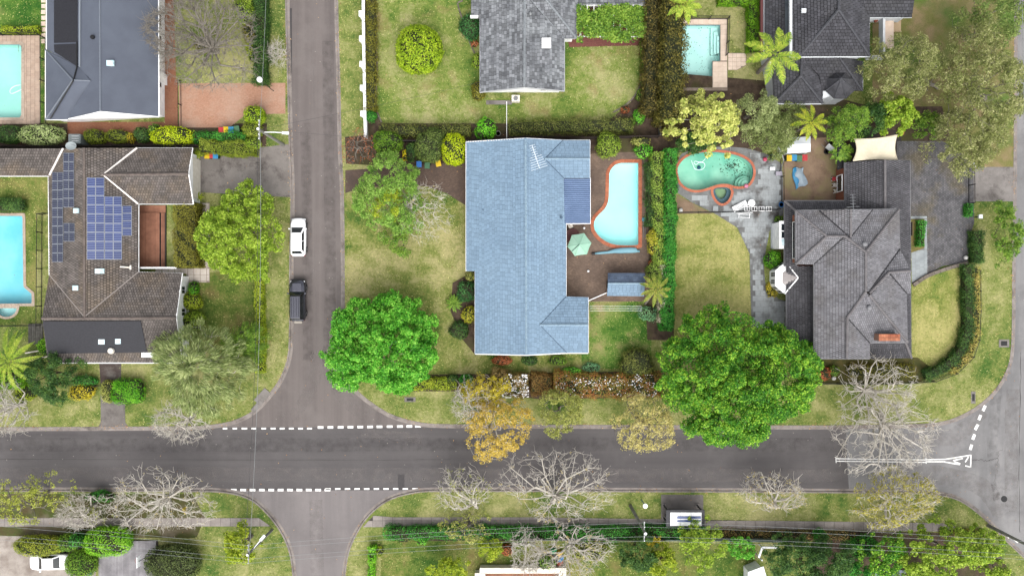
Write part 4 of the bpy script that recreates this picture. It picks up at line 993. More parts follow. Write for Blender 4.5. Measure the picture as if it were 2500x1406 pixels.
for r_ in ([(335, 362, 2.9), (252, 427, 4.3), (338, 498, 2.9)], [(155, 363, 3.8), (122, 428, 3.0)]): MB().tube([P(*p) + Vector((0, 0, .03)) for p in r_], .13, 4).build('valley', VAL, h2)
VAL2 = M('valley_weathered', C(176, 166, 160), None, rough=.7)
for r_ in ([(338, 664, 2.85), (207, 773, 5.02)], [(122, 672, 2.95), (206, 773, 5.02)]): MB().tube([P(*p) + Vector((0, 0, .02)) for p in r_], .07, 4).build('valley', VAL2, h2)
gutter(h2, [[(335, 362, 2.8), (470, 362, 2.8)], [(338, 498, 2.8), (472, 498, 2.8)], [(338, 498, 2.8), (338, 664, 2.8), (445, 667, 2.8)], [(118, 430, 2.9), (120, 672, 2.85)], [(-150, 430, 2.95), (118, 430, 2.95)], [(118, 886, 2.8), (445, 886, 2.8)], [(470, 362, 2.85), (460, 425, 4.28), (472, 498, 2.85)], [(445, 667, 2.85), (430, 776, 5.0), (445, 885, 2.85)]], WHITE)
PANW = NT('solar_cells'); 
def cellmat(name, base, line):
    t = NT(name); tc = t.n.new('ShaderNodeTexCoord'); sx = t.n.new('ShaderNodeSeparateXYZ'); t.l.new(tc.outputs['Object'], sx.inputs[0])
    f = t.math('GREATER_THAN', t.math('FRACT', t.math('MULTIPLY', sx.outputs['Y'], 5.0)), .72)
    col = t.mix(f, base, line)
    col = t.val(col, t.math('ADD', t.math('MULTIPLY', t.rand(), .3), .85))
    return t.out(col, .18, 0, .6)
CELL = cellmat('solar_cells_blue', C(44, 60, 116), C(130, 146, 194)); CELLD = cellmat('solar_cells_dark', C(40, 46, 74), C(92, 98, 122))
FRAME = M('panel_frame', C(196, 202, 212), None, rough=.4, metal=.3)
def panels(parent, plane, x0, y0, x1, y1, nx, ny, cell):
    for i in range(nx):
        for j in range(ny):
            xa, xb = x0 + (x1 - x0) * i / nx + .3, x0 + (x1 - x0) * (i + 1) / nx - .3; ya, yb = y0 + (y1 - y0) * j / ny + .3, y0 + (y1 - y0) * (j + 1) / ny - .3
            q, n = on_plane(plane, [(xa, ya), (xb, ya), (xb, yb), (xa, yb)], .16)
            o = MB().slab(q, .04).build('solar_panel', FRAME, parent)
            c = sum(q, Vector()) / 4; q2 = [c + (p - c) * .93 + n * .006 for p in q]
            MB().slab(q2, .012).build('cells', cell, o)
panels(h2, H2W, 130, 421, 157, 640, 2, 10, CELLD); panels(h2, H2W, 157.5, 374, 184, 507, 2, 6, CELLD); panels(h2, H2W, 158, 545, 185, 590, 2, 2, CELLD)
panels(h2, H2E, 212, 434, 255, 634, 2, 9, CELL); panels(h2, H2E, 255.5, 480, 298, 634, 2, 7, CELL); panels(h2, H2E, 298.5, 503, 322, 576, 1, 4, CELL)
q, n = on_plane(H2S, [(106, 783), (345, 782), (352, 815), (360, 858), (119, 862)], .17); MB().slab(q, .05).build('solar_mat', SOLM, h2)
for x, y, w, pl in ((190, 515, 13, H2W), (243, 662, 22, H2E), (188, 703, 13, H2W), (250, 832, 15, H2S), (290, 831, 13, H2S)):
    q, n = on_plane(pl, [(x - w / 2, y - 6), (x + w / 2, y - 6), (x + w / 2, y + 6), (x - w / 2, y + 6)], .24); MB().slab(q, .2).build('skylight', SKYL, h2)
a = P(273, 856, 3.6); MB().lathe((a.x, a.y, 3.2), [(.2, 0), (.2, .5), (.36, .5), (.3, .75)], 14).build('vent', CREAM, h2)
box_on_roof(h2, 'fascia_box', 371, 866, 3.3, 2.3, .55, .2, WHITE)
MB().tube([P(293, 651, 3.9), P(319, 653, 3.5)], .09, 8).build('flue', CREAM, h2); a = P(319, 653, 3.5); MB().box((a.x, a.y, 3.5), (.16, .5, .16)).build('flue_cap', CREAM, h2)
for py in (708, 762, 815):
    a, b = P(441, py + 9, 2.0), P(441, py - 9, 2.0); window(h2, (a.x + .1, a.y), (b.x + .1, b.y), 1.1, 2.1, 2)
for x0, x1 in ((150, 190), (210, 235)):
    a, b = P(x0, 875, 2.8), P(x1, 875, 2.8); window(h2, (a.x, a.y), (b.x, b.y), .9, 2.1, 2)
gd = P(464, 431, 2.8); MB().box((gd.x + .03, gd.y, 1.1), (.06, 4.6, 2.2)).build('garage_door', CREAM, h2)
# dish
d = P(175, 357, 4.4); t = thing('satellite_dish', 'grey satellite dish on the ridge end of the brown roof', 'satellite dish', (d.x, d.y, 3.6))
MB().tube([Vector((d.x + .3, d.y - .2, 3.7)), Vector((d.x, d.y, 4.4))], .04, 6).build('mast', STEEL, t)
MB().lathe((d.x, d.y, 4.4), [(.05, 0), (.4, .06), (.62, .16), (.6, .17), (.38, .09), (.02, .04)], 18, 1, .75).build('dish', M('dish_grey', C(170, 180, 182), None, rough=.5), t)
MB().tube([Vector((d.x + .5, d.y, 4.5)), Vector((d.x + .2, d.y + .1, 5.0))], .025, 5).build('feed_arm', STEEL, t)
# timber deck
DECK = M('red_deck_timber', C(178, 124, 98), C(152, 102, 80), 1.2, .65, rnd=.26, fine=.22, fscale=12)
dk = thing('timber_deck', 'red-brown timber deck with an upper platform beside the brown roof', 'deck', P(372, 580))
def planks(parent, x0, y0, x1, y1, z, w, mat, n_name='plank', vertical=True, gap=.008):
    a, b = P(x0, y0), P(x1, y1); X0, X1 = min(a.x, b.x), max(a.x, b.x); Y0, Y1 = min(a.y, b.y), max(a.y, b.y)
    MB().box(((X0 + X1) / 2, (Y0 + Y1) / 2, z / 2 - .02), (X1 - X0 - .02, Y1 - Y0 - .02, max(.02, z - .05))).build('subframe', BTB, parent)
    u = X0 if vertical else Y0; e = X1 if vertical else Y1; me = None
    while u + w <= e + 1e-6:
        if me is None:
            L = (Y1 - Y0) if vertical else (X1 - X0); sx, sy = (w - gap, L) if vertical else (L, w - gap)
            mb = MB().box((0, 0, 0), (sx, sy, .03)); me = bpy.data.meshes.new(n_name); me.from_pydata(mb.v, [], mb.f); me.materials.append(mat)
        ob = bpy.data.objects.new(n_name, me); COL.objects.link(ob); ob.parent = parent
        ob.location = Vector((u + w / 2, (Y0 + Y1) / 2, z + random.uniform(0, .004)) if vertical else ((X0 + X1) / 2, u + w / 2, z + random.uniform(0, .004))) - WL[parent]; u += w
planks(dk, 341, 502, 407, 520, .28, .14, DECK, vertical=False); planks(dk, 396, 520.5, 407, 654, .28, .14, DECK); planks(dk, 341, 520.5, 395, 654, .42, .14, DECK)
t = thing('pergola_beam', 'white pergola beam with slatted gap at the foot of the timber deck', 'pergola', P(384, 655))
MB().box(P(384, 654, 2.2), (4.4, .18, .2)).build('beam', WHITE, t)
for x in (345, 425): MB().box(P(x, 654, 1.05), (.12, .12, 2.1)).build('post', WHITE, t)
# ======== grey shingle house (top centre)
GT = M('grey_tile', C(152, 155, 160), C(116, 119, 124), .7, .85, rnd=.8, fine=.3, fscale=8, c3=C(150, 154, 158), s3=.3)
GTB = M('grey_tile_base', C(72, 74, 78), None)
h3 = thing('house', 'white house with mottled grey tiled gable roof at the top centre', 'house', P(1280, 80))
for poly in ([(1182, -300), (1368, -300), (1368, 212), (1182, 212)], [(1162, -300), (1190, -300), (1190, 28), (1162, 28)], [(1366, -300), (1400, -300), (1400, 85), (1366, 85)], [(1400, -300), (1565, -300), (1565, -2), (1400, -2)]): wall_prism(h3, poly, 2.6, WHITE)
gable(h3, (1184, 220, 2.8), (1369, 217, 2.8), (1280, 213, 4.5), WHITE)
H3E = [(1282, -300, 4.7), (1280, 212, 4.7), (1378, 222, 2.8), (1377, 95, 2.8), (1292, 0, 4.45), (1283, -15, 4.7)]
roof_planes(h3, [[(1282, -300, 4.7), (1280, 212, 4.7), (1172, 225, 2.8), (1172, 38, 2.8), (1150, 38, 2.42), (1150, -300, 2.42)], H3E,
                 [(1283, -15, 4.7), (1322, -15, 4.72), (1408, 95, 2.6), (1377, 95, 2.7)], [(1322, -15, 4.75), (1322, -300, 4.75), (1408, -300, 2.6), (1408, 95, 2.6)],
                 [(1408, -300, 3.4), (1575, -300, 3.4), (1575, 9, 2.6), (1408, 12, 2.6)]], GTB, (.42, .31, GT, .06, 0, True, .035), 300)
GR = M('grey_ridge', C(164, 170, 175), C(142, 147, 152), 2, .85, fine=.2)
for r_ in ([(1282, -200, 4.72), (1280, 212, 4.72)], [(1322, -15, 4.75), (1408, 95, 2.65)]): ridge(h3, r_, GR, .14)
MB().tube([P(1283, -15, 4.72), P(1377, 95, 2.82)], .05, 4).build('valley', GR, h3)
gutter(h3, [[(1172, 226, 2.8), (1172, 38, 2.8)], [(1378, 222, 2.8), (1378, 95, 2.8), (1408, 95, 2.62), (1408, 12, 2.6), (1575, 11, 2.6)], [(1172, 226, 2.82), (1280, 214, 4.7), (1378, 223, 2.82)]], M('light_gutter', C(206, 208, 210), None, rough=.5))
q, n = on_plane(H3E, [(1320, 95), (1342, 95), (1342, 119), (1320, 119)], .3); MB().slab(q, .25).build('skylight', WHITE, h3)
a = P(1295, 34, 4.6); MB().lathe((a.x, a.y, 4.3), [(.14, 0), (.14, .4), (.2, .45), (.1, .55)], 12).build('vent', STEEL, h3)
for x0, x1 in ((1205, 1225), (1320, 1350)):
    a, b = P(x0, 212, 2.6), P(x1, 212, 2.6); window(h3, (a.x, a.y), (b.x, b.y), .9, 2.0, 2)
MB().box(P(1158, 42, 2.5), (.9, .2, .5)).build('meter_box', WHITE, h3)
sheet('doorstep', [(1187, 246), (1250, 246), (1250, 256), (1187, 256)], .10, CONC, skirt=.1)
a = P(1259, 242, .5); t = thing('air_conditioner', 'beige air-conditioning unit against the white gable wall', 'air conditioner', (a.x, a.y, 0))
MB().box((a.x, a.y, .45), (.95, .75, .8)).build('casing', CREAM, t, bevel=.03); MB().lathe((a.x, a.y, .86), [(.28, 0), (.28, .02)], 16).build('fan_grille', STEEL, t)
for dx in (-.35, .35): MB().box((a.x + dx, a.y, .03), (.08, .7, .06)).build('foot', BLACK, t)
# vine pergola
t = thing('pergola', 'white pergola overgrown with green vines beside the grey roof', 'pergola', P(1490, 58))
for x in range(1418, 1575, 16): MB().tube([P(x, 12, 2.55), P(x, 92, 2.55)], .05, 4).build('rafter', WHITE, t)
for y in (14, 90): MB().tube([P(1410, y, 2.42), P(1578, y, 2.42)], .07, 4).build('beam', WHITE, t)
for x in (1414, 1574):
    for y in (14, 90): MB().box(P(x, y, 1.2), (.12, .12, 2.4)).build('post', WHITE, t)
SEED[0] += 1; rv = np.random.default_rng(3); n = 9000; cl = rv.uniform(0, 1, (90, 2)); I = rv.integers(0, 90, n); u = cl[I] + rv.normal(0, .05, (n, 2)); u = np.clip(u, -.02, 1.04)
w0, w1 = P(1412, 12, 2.7), P(1572, 100, 2.7)
cen = np.stack([w0.x + (w1.x - w0.x) * u[:, 0], w0.y + (w1.y - w0.y) * u[:, 1], 2.7 + rv.normal(0, .12, n)], axis=1)
leaf_obj('vine', leaf_quads(cen, np.array([0, 0, 1.]) + rv.normal(0, .45, (n, 3)), rv.normal(0, 1, (n, 3)), .22, .17), MID, t)
sheet('brick_paving', [(1385, 96), (1562, 96), (1560, 112), (1390, 116)], .016, brickmat('maroon_brick', C(150, 92, 82), C(132, 76, 70), C(120, 90, 84), 3))
sheet('brick_paving', [(1410, -60), (1575, -60), (1575, 96), (1410, 96)], .018, MATS['maroon_brick'])
# ======== blue-roofed house (centre)
BLT = M('blue_tile', C(146, 174, 198), C(138, 166, 191), .3, .75, rnd=.2, fine=.16, fscale=10)
BLB = M('blue_tile_base', C(96, 118, 138), None)
h4 = thing('house', 'single-storey house with a large pale blue tiled roof in the centre', 'house', P(1280, 600))
for poly in ([(1150, 356), (1372, 352), (1372, 855), (1170, 855), (1170, 655), (1150, 655)], [(1365, 354), (1430, 354), (1430, 430), (1365, 430)], [(1365, 735), (1427, 735), (1427, 852), (1365, 852)]): wall_prism(h4, poly, 2.6, CREAM)
H4W = [(1283, 338, 4.8), (1285, 866, 4.8), (1160, 863, 2.85), (1160, 662, 2.85), (1138, 662, 2.5), (1138, 347, 2.5)]
H4E = [(1283, 338, 4.8), (1374, 343, 3.5), (1330, 388, 4.15), (1376, 435, 3.5), (1378, 545, 3.48), (1382, 545, 3.42), (1382, 724, 3.42), (1318, 793, 4.32), (1384, 861, 3.42), (1285, 866, 4.8)]
ro4 = roof_planes(h4, [H4W, H4E, [(1374, 343, 3.5), (1440, 343, 3.5), (1440, 388, 4.15), (1330, 388, 4.15)], [(1330, 388, 4.15), (1440, 388, 4.15), (1440, 435, 3.5), (1376, 435, 3.5)],
                 [(1382, 724, 3.45), (1436, 726, 3.45), (1436, 793, 4.35), (1318, 793, 4.35)], [(1318, 793, 4.35), (1436, 793, 4.35), (1436, 861, 3.45), (1384, 861, 3.45)]], BLB, (.50, .31, BLT, .045, 0, True, .022), 300)
BLR = M('blue_ridge', C(166, 192, 210), C(148, 175, 196), 2, .7, fine=.1)
for r_ in ([(1283, 338, 4.8), (1285, 866, 4.8)], [(1330, 388, 4.18), (1440, 388, 4.18)], [(1318, 793, 4.36), (1436, 793, 4.36)]): ridge(h4, r_, BLR, .13, .03)
BLV = M('blue_valley', C(84, 108, 132), None, rough=.7)
for r_ in ([(1374, 343, 3.52), (1330, 388, 4.17), (1376, 435, 3.52)], [(1382, 724, 3.45), (1318, 793, 4.35), (1384, 861, 3.45)]): MB().tube([P(*p) + Vector((0, 0, .02)) for p in r_], .06, 4).build('valley', BLV, h4)
gutter(h4, [[(1138, 347, 2.52), (1138, 662, 2.52), (1160, 662, 2.6), (1160, 863, 2.85)], [(1382, 545, 3.42), (1382, 724, 3.42), (1436, 726, 3.42), (1436, 861, 3.42)], [(1440, 343, 3.48), (1440, 435, 3.48)], [(1138, 347, 2.55), (1283, 338, 4.82), (1374, 343, 3.5), (1440, 343, 3.5)], [(1160, 864, 2.88), (1285, 867, 4.82), (1384, 862, 3.45), (1436, 862, 3.45)]], M('pale_gutter', C(232, 232, 234, 1.3), None, rough=.5))
# ribbed metal veranda roof
MTL = M('blue_ribbed_metal', C(112, 138, 178), C(100, 126, 166), .7, .5, fine=.06, spec=.4)
a0, a1, b0, b1 = P(1377, 436, 3.42), P(1377, 545, 3.42), P(1441, 436, 2.95), P(1441, 545, 2.95)
mb = MB(); nr = 22; prof = [(0, 0), (.25, .045), (.5, .045), (.75, 0)]
L = []; 
for i in range(nr):
    for f, z in prof: L.append(((i + f) / nr, z))
L.append((1, 0))
vs = []
for t_, z in L: vs += [a0.lerp(a1, t_) + Vector((0, 0, z)), b0.lerp(b1, t_) + Vector((0, 0, z))]
mb.add(vs, [(2 * i, 2 * i + 1, 2 * i + 3, 2 * i + 2) for i in range(len(L) - 1)]); mb.slab([a0 + Vector((0, 0, -.02)), a1 + Vector((0, 0, -.02)), b1 + Vector((0, 0, -.02)), b0 + Vector((0, 0, -.02))], .05)
mb.build('veranda_roof', MTL, h4)
gutter(h4, [[(1441, 436, 2.95), (1441, 546, 2.95), (1380, 547, 3.3)]], WHITE)
for y in (440, 541): MB().box(P(1438, y, 1.4), (.12, .12, 2.8)).build('post', WHITE, h4)
a = P(1370, 531, 3.7); MB().lathe((a.x, a.y, 3.4), [(.1, 0), (.1, .45), (.15, .45), (.12, .55)], 10).build('vent', BLV, h4)
a = P(1179, 512, 3.2); MB().lathe((a.x, a.y, 2.95), [(.07, 0), (.07, .4)], 8).build('vent', BLV, h4)
for y0, y1 in ((440, 400), (560, 520), (640, 610)):
    a, b = P(1150, y1, 2.6), P(1150, y0, 2.6); window(h4, (a.x, a.y), (b.x, b.y), .9, 2.1, 2)
for x0, x1 in ((1190, 1230), (1260, 1300), (1390, 1420)):
    a, b = P(x0, 855, 2.6), P(x1, 855, 2.6); window(h4, (a.x, a.y), (b.x, b.y), .9, 2.1, 2)
a = P(1372, 590, 2.6); b = P(1372, 570, 2.6); window(h4, (a.x, a.y), (b.x, b.y), .1, 2.1, 2)
def antenna(label, x, y, h, top, n, rz, mat=None, L=1.6):
    c = P(x, y, h); t = thing('tv_antenna', label, 'antenna', (c.x, c.y, top)); mat = mat or M('white_alloy', C(226, 232, 236, 1.3), None, rough=.4)
    MB().tube([Vector((c.x, c.y, top - .1)), Vector((c.x, c.y, h))], .035, 6).build('mast', mat, t)
    d = Vector((math.cos(rz), math.sin(rz), 0)); s = Vector((-d.y, d.x, 0)); z = Vector((0, 0, h))
    MB().tube([Vector((c.x, c.y, h)) - d * L * .5, Vector((c.x, c.y, h)) + d * L * .5], .03, 5).build('boom', mat, t)
    for i in range(n):
        q = Vector((c.x, c.y, h)) + d * L * (i / (n - 1) - .5); w = .95 - .6 * i / n if i < n * .5 else .32
        MB().tube([q - s * w, q + s * w], .018, 4).build('element', mat, t)
antenna('spiky white television antenna on the pale blue roof', 1308, 383, 6.0, 4.4, 11, math.radians(108), None, 2.6)
# ======== grey two-storey house (right)
ST = M('slate_tile', C(152, 151, 156), C(136, 135, 140), .6, .8, rnd=.4, fine=.22, fscale=9, c3=C(132, 129, 130), s3=.3)
STD = M('slate_tile_low', C(112, 111, 116), C(92, 91, 96), .6, .8, rnd=.45, fine=.22, fscale=9)
STB = M('slate_base', C(64, 63, 66), None)
h5 = thing('house', 'large brick house with complex grey hipped roofs beside the cobbled drive', 'house', P(2080, 660))
for poly in ([(1940, 505), (2064, 505), (2064, 404), (2212, 404), (2212, 866), (2005, 866), (2005, 836), (1946, 836), (1946, 655), (1940, 650)],): wall_prism(h5, poly, 2.6, BRICK)
for poly in ([(1950, 522), (2188, 520), (2188, 830), (2118, 830), (2118, 866), (2008, 866), (2008, 640), (1950, 640)],): wall_prism(h5, poly, 5.1, BRICK, 2.3)
TS = (.22, .30, ST, .045, .035, False, .03)
U = [[(1942, 515, 5.2), (2018, 577, 6.35), (1942, 645, 5.2)],
     [(1942, 515, 5.2), (2000, 514, 5.2), (2076, 581, 6.3), (2062, 577, 6.35), (2018, 577, 6.35)],
     [(2000, 514, 5.25), (2076, 511, 6.35), (2076, 581, 6.35)], [(2076, 511, 6.35), (2130, 512, 5.45), (2076, 581, 6.35)],
     [(2130, 512, 5.25), (2195, 511, 5.2), (2113, 615, 7.0), (2062, 577, 6.4), (2076, 581, 6.4)],
     [(2018, 577, 6.35), (2062, 577, 6.35), (1987, 645, 5.2), (1942, 645, 5.2)],
     [(2062, 577, 6.35), (2113, 615, 7.0), (2113, 712, 7.0), (2068, 775, 6.4), (2067, 876, 6.4), (1987, 876, 5.15), (1987, 645, 5.15)],
     [(2113, 615, 7.0), (2195, 511, 5.2), (2197, 608, 5.2), (2121, 712, 6.85), (2113, 712, 7.0)],
     [(2197, 608, 5.2), (2223, 661, 6.1), (2170, 665, 6.1), (2122, 714, 6.7)],
     [(2170, 665, 6.1), (2223, 661, 6.1), (2224, 716, 5.2), (2213, 716, 5.2)],
     [(2124, 722, 6.9), (2170, 665, 6.05), (2213, 716, 5.2), (2216, 836, 5.2)],
     [(2113, 712, 7.0), (2124, 722, 6.9), (2216, 836, 5.2), (2123, 837, 5.2), (2068, 775, 6.35)],
     [(2068, 775, 6.4), (2123, 837, 5.25), (2123, 876, 5.25), (2067, 876, 6.4)]]
roof_planes(h5, U, STB, TS, 230)
TL = (.22, .30, STD, .05, .045, False, .04)
roof_planes(h5, [[(2160, 391, 4.0), (2160, 515, 4.0), (2062, 515, 2.7), (2062, 397, 2.7)], [(2160, 391, 4.0), (2222, 392, 3.1), (2222, 520, 3.1), (2160, 520, 4.0)],
                 [(1915, 491, 2.7), (1946, 518, 3.4), (1946, 650, 3.4), (1915, 650, 2.7)], [(1915, 491, 2.7), (2068, 491, 2.7), (2068, 520, 3.4), (1946, 520, 3.4)],
                 [(1920, 650, 2.7), (1992, 650, 4.0), (1992, 818, 4.0), (1962, 848, 3.4), (1920, 848, 2.7)], [(1962, 848, 3.4), (1992, 818, 4.0), (1992, 872, 2.8), (1966, 872, 2.8)],
                 [(2192, 512, 3.75), (2222, 512, 3.1), (2224, 874, 3.1), (2212, 836, 3.7), (2192, 836, 3.75)], [(2120, 834, 3.7), (2212, 836, 3.7), (2225, 874, 2.9), (2120, 876, 2.9)]], STB, TL, 70)
SR = M('slate_ridge_cap', C(142, 138, 140), C(122, 118, 120), 2, .8, fine=.15)
for r_ in ([(1942, 515, 5.2), (2018, 577, 6.4)], [(1942, 645, 5.2), (2018, 577, 6.4)], [(2018, 577, 6.4), (2062, 577, 6.45), (2113, 615, 7.05), (2113, 712, 7.05)], [(2195, 511, 5.2), (2113, 615, 7.05)], [(2113, 712, 7.05), (2068, 775, 6.45), (2067, 876, 6.45)], [(2122, 720, 6.95), (2216, 836, 5.25)], [(2076, 511, 6.4), (2076, 581, 6.4)], [(2223, 661, 6.15), (2170, 665, 6.15), (2122, 716, 6.8)], [(2160, 391, 4.05), (2160, 512, 4.05)], [(1915, 491, 2.75), (1944, 517, 3.4)], [(2210, 836, 3.75), (2225, 874, 2.95)]): ridge(h5, r_, SR, .14, .06)
SV = M('slate_valley', C(58, 58, 62), None, rough=.7)
for r_ in ([(2000, 514, 5.3), (2076, 581, 6.42), (2130, 512, 5.4)], [(2062, 578, 6.4), (1987, 645, 5.2)], [(2197, 608, 5.25), (2121, 713, 6.9)], [(2068, 776, 6.4), (2123, 837, 5.3)], [(2171, 667, 6.12), (2213, 716, 5.25)]): MB().tube([P(*p) + Vector((0, 0, .05)) for p in r_], .07, 4).build('valley', SV, h5)
gutter(h5, [[(1942, 515, 5.15), (1942, 645, 5.15), (1987, 645, 5.15), (1987, 876, 5.15), (2123, 876, 5.15), (2123, 837, 5.15), (2216, 836, 5.15)], [(1942, 514, 5.15), (2195, 510, 5.15), (2197, 606, 5.15)], [(2222, 392, 3.1), (2224, 874, 3.05)], [(2062, 397, 2.7), (2062, 490, 2.7), (1915, 490, 2.7), (1915, 650, 2.7)], [(1920, 650, 2.7), (1920, 848, 2.7)]], M('grey_gutter', C(150, 150, 152), None, rough=.5))
for x, y, hh in ((2112, 596, 7.0), (2124, 751, 6.9)):
    a = P(x, y, hh); MB().lathe((a.x, a.y, hh - .6), [(.18, 0), (.18, .45), (.28, .45), (.24, .6), (.1, .68)], 14).build('vent', M('vent_grey', C(150, 150, 154), None, rough=.6), h5)
a = P(2171, 826, 6.6); ch = MB().box((a.x, a.y + .1, 5.6), (2.3, .75, 2.0)).build('chimney', BRICK, h5)
for i in range(9):
    for j in range(2): MB().box((a.x - 1.03 + i * .257, a.y + .1 - .2 + j * .4, 6.63), (.24, .33, .06)).build('brick', M('chimney_brick', C(210, 138, 104), C(172, 96, 70), 1, .85, rnd=.4), ch)
a0_, a1_ = P(1948, 540, 5.1), P(1948, 630, 5.1)
window(h5, (a0_.x, a0_.y), (a1_.x, a1_.y), 3.6, 4.9, 4)
a0_, a1_ = P(2060, 425, 2.6), P(2060, 465, 2.6); window(h5, (a0_.x, a0_.y), (a1_.x, a1_.y), .9, 2.2, 4)
MB().box(P(2218, 560, 1.3) + Vector((-.15, 0, 0)), (.1, 1.6, 2.2)).build('front_door', WOODD, h5)
# bay window with ledge on the patio side
bw = P(1907, 575, 1.6); bwp = MB(); bwp.box((bw.x, bw.y, 1.3), (1.0, 3.0, 2.55)); by = bwp.build('bay_window', WHITE, h5, bevel=.02)
MB().box((bw.x, bw.y, 2.62), (1.15, 3.15, .08)).build('bay_roof', WHITE, by)
for k, (dy, g) in enumerate(((.85, GLASS), (0, GLASS), (-.85, SKYL))): MB().box((bw.x - .02, bw.y + dy, 2.68), (.62, .72, .05)).build('pane', g, by)
for k in range(3):
    a = P(1893 - k * 4, 578, .1); MB().box((a.x, a.y, .14 * (3 - k) - .07), (.3, 2.8, .14 * (3 - k))).build('step', SLATE, h5)
# octagonal white conservatory bay
oc = P(1932, 680, 3.1); cz = 2.9
bay = thing('conservatory', 'white faceted conservatory bay with metal cone roof at the corner of the terrace', 'conservatory', (oc.x, oc.y, 0))
ocs = [P(1893, 660, 2.5), P(1892, 698, 2.5), P(1915, 717, 2.5), P(1952, 678, 2.9), P(1918, 640, 2.5)]
base = [P(1886, 664, .0) , P(1886, 694, 0), P(1906, 712, 0), P(1940, 676, 0), P(1906, 646, 0)]
base = [Vector((p.x, p.y, 0)).lerp(Vector((q.x, q.y, 0)), .35) for p, q in zip(ocs, base)]
MB().prism([(p.x, p.y) for p in base], 0, .5).build('plinth', WHITE, bay)
def wallface(a, b, z0, z1, cols):
    d = (b - a); L = d.length; d.normalize(); nrm = Vector((d.y, -d.x, 0)); c = (a + b) / 2
    w = MB().box((c.x, c.y, (z0 + z1) / 2), (L, .12, z1 - z0), math.atan2(d.y, d.x)).build('wall', WHITE, bay)
    for i in range(cols):
        u = a + d * L * (i + .5) / cols
        f = MB().box((u.x + nrm.x * .07, u.y + nrm.y * .07, 1.4), (L / cols * .62, .04, 1.5), math.atan2(d.y, d.x)).build('window', WHITE, bay)
        for k in range(4):
            for m_ in range(2):
                v = u + d * (m_ - .5) * L / cols * .3
                MB().box((v.x + nrm.x * .095, v.y + nrm.y * .095, .95 + k * .33), (L / cols * .24, .02, .26), math.atan2(d.y, d.x)).build('pane', GLASS, f)
wallface(base[0], base[1], .5, 2.45, 2); wallface(base[1], base[2], .5, 2.45, 2); wallface(base[4], base[0], .5, 2.45, 2)
MB().prism([(p.x, p.y) for p in base], 2.42, 2.5).build('ceiling', WHITE, bay)
apex = P(1951, 678, 3.6); ring = [Vector((p.x, p.y, 2.5)) for p in offset_poly([(q.x, q.y) for q in base][::1], .0) and base]
rim = [ocs[4], ocs[0], ocs[1], ocs[2]]
rin = [Vector((p.x, p.y, 2.62)).lerp(Vector((apex.x, apex.y, 2.62)), .34) for p in rim]; COVM = M('cone_metal', C(206, 198, 196), C(186, 178, 176), 1, .5)
for k in range(3):
    p, q = rin[k], rin[k + 1]; m_ = (p + q) / 2
    for x_, y_ in ((p, m_), (m_, q)): MB().slab([x_, y_, Vector((apex.x, apex.y, 3.3))], .05).build('roof_panel', COVM, bay)
for k in range(3): MB().slab([Vector((rim[k].x, rim[k].y, 2.5)), Vector((rim[k + 1].x, rim[k + 1].y, 2.5)), rin[k + 1], rin[k]], .06).build('fascia', WHITE, bay)
for k in (0, 3): MB().tube([Vector((rim[k].x, rim[k].y, 2.6)), Vector((apex.x, apex.y, 3.3))], .09, 4).build('edge_trim', WHITE, bay)
antenna('grey television antenna on the upper grey roof', 2083, 505, 8.3, 5.6, 9, math.radians(92), STEEL, 2.6)
# ======== black-tiled two-storey house (top right)
DT = M('charcoal_tile', C(88, 88, 94), C(70, 70, 76), .6, .8, rnd=.5, fine=.2, fscale=9, c3=C(84, 84, 88), s3=.3)
DTB = M('charcoal_base', C(32, 32, 35), None)
h6 = thing('house', 'two-storey house with charcoal tiled hip roof and a small turret at the top right', 'house', P(2020, 100))
PL = M('pale_render', C(214, 218, 222, 1.4), C(196, 200, 205, 1.4), 1, .8)
for poly in ([(1876, -200), (1960, -200), (1960, 150), (2095, 150), (2095, 215), (2000, 243), (1898, 243), (1876, 130)],): wall_prism(h6, poly, 2.8, PL)
for poly in ([(1940, -200), (2115, -200), (2115, 130), (1940, 130)], [(2110, -200), (2222, -200), (2222, 34), (2110, 34)]): wall_prism(h6, poly, 5.2, PL, 2.4)
TD = (.40, .34, DT, .07, 0, False, .04)
roof_planes(h6, [[(1932, -200, 5.3), (2047, -200, 7.0), (2047, 25, 7.0), (1952, 138, 5.3), (1932, 138, 5.3)], [(1952, 138, 5.3), (2047, 25, 7.0), (2123, 137, 5.3)],
                 [(2047, -200, 7.0), (2047, 25, 7.0), (2123, 137, 5.3), (2123, 43, 5.3), (2093, -5, 5.95), (2093, -200, 5.95)], [(2080, -30, 6.2), (2236, -30, 6.2), (2226, 43, 5.2), (2122, 43, 5.2)],
                 [(1866, -200, 2.9), (1916, -200, 3.7), (1916, 140, 3.7), (1866, 142, 2.9)],
                 [(1884, 142, 2.8), (1957, 142, 3.9), (1955, 186, 3.9), (1890, 253, 2.8)], [(1957, 142, 3.9), (2008, 192, 2.9), (2008, 253, 2.75), (1955, 186, 3.9)], [(1955, 186, 3.9), (2008, 253, 2.75), (1890, 253, 2.75)],
                 [(1957, 142, 3.9), (2050, 142, 3.9), (2103, 222, 2.8), (2008, 222, 2.8), (2000, 185, 3.3)], [(2050, 142, 3.9), (2106, 150, 2.9), (2106, 222, 2.8)]], DTB, TD, 300)
DR = M('charcoal_ridge', C(92, 93, 99), C(78, 79, 85), 2, .8, fine=.15)
for r_ in ([(2047, -150, 7.05), (2047, 25, 7.05)], [(1952, 138, 5.3), (2047, 25, 7.05)], [(2123, 137, 5.3), (2047, 25, 7.05)], [(2050, 142, 3.95), (2105, 222, 2.85)], [(1957, 142, 3.95), (1955, 186, 3.95), (2008, 253, 2.8)], [(1955, 186, 3.95), (1890, 253, 2.8)]): ridge(h6, r_, DR, .15, .06)
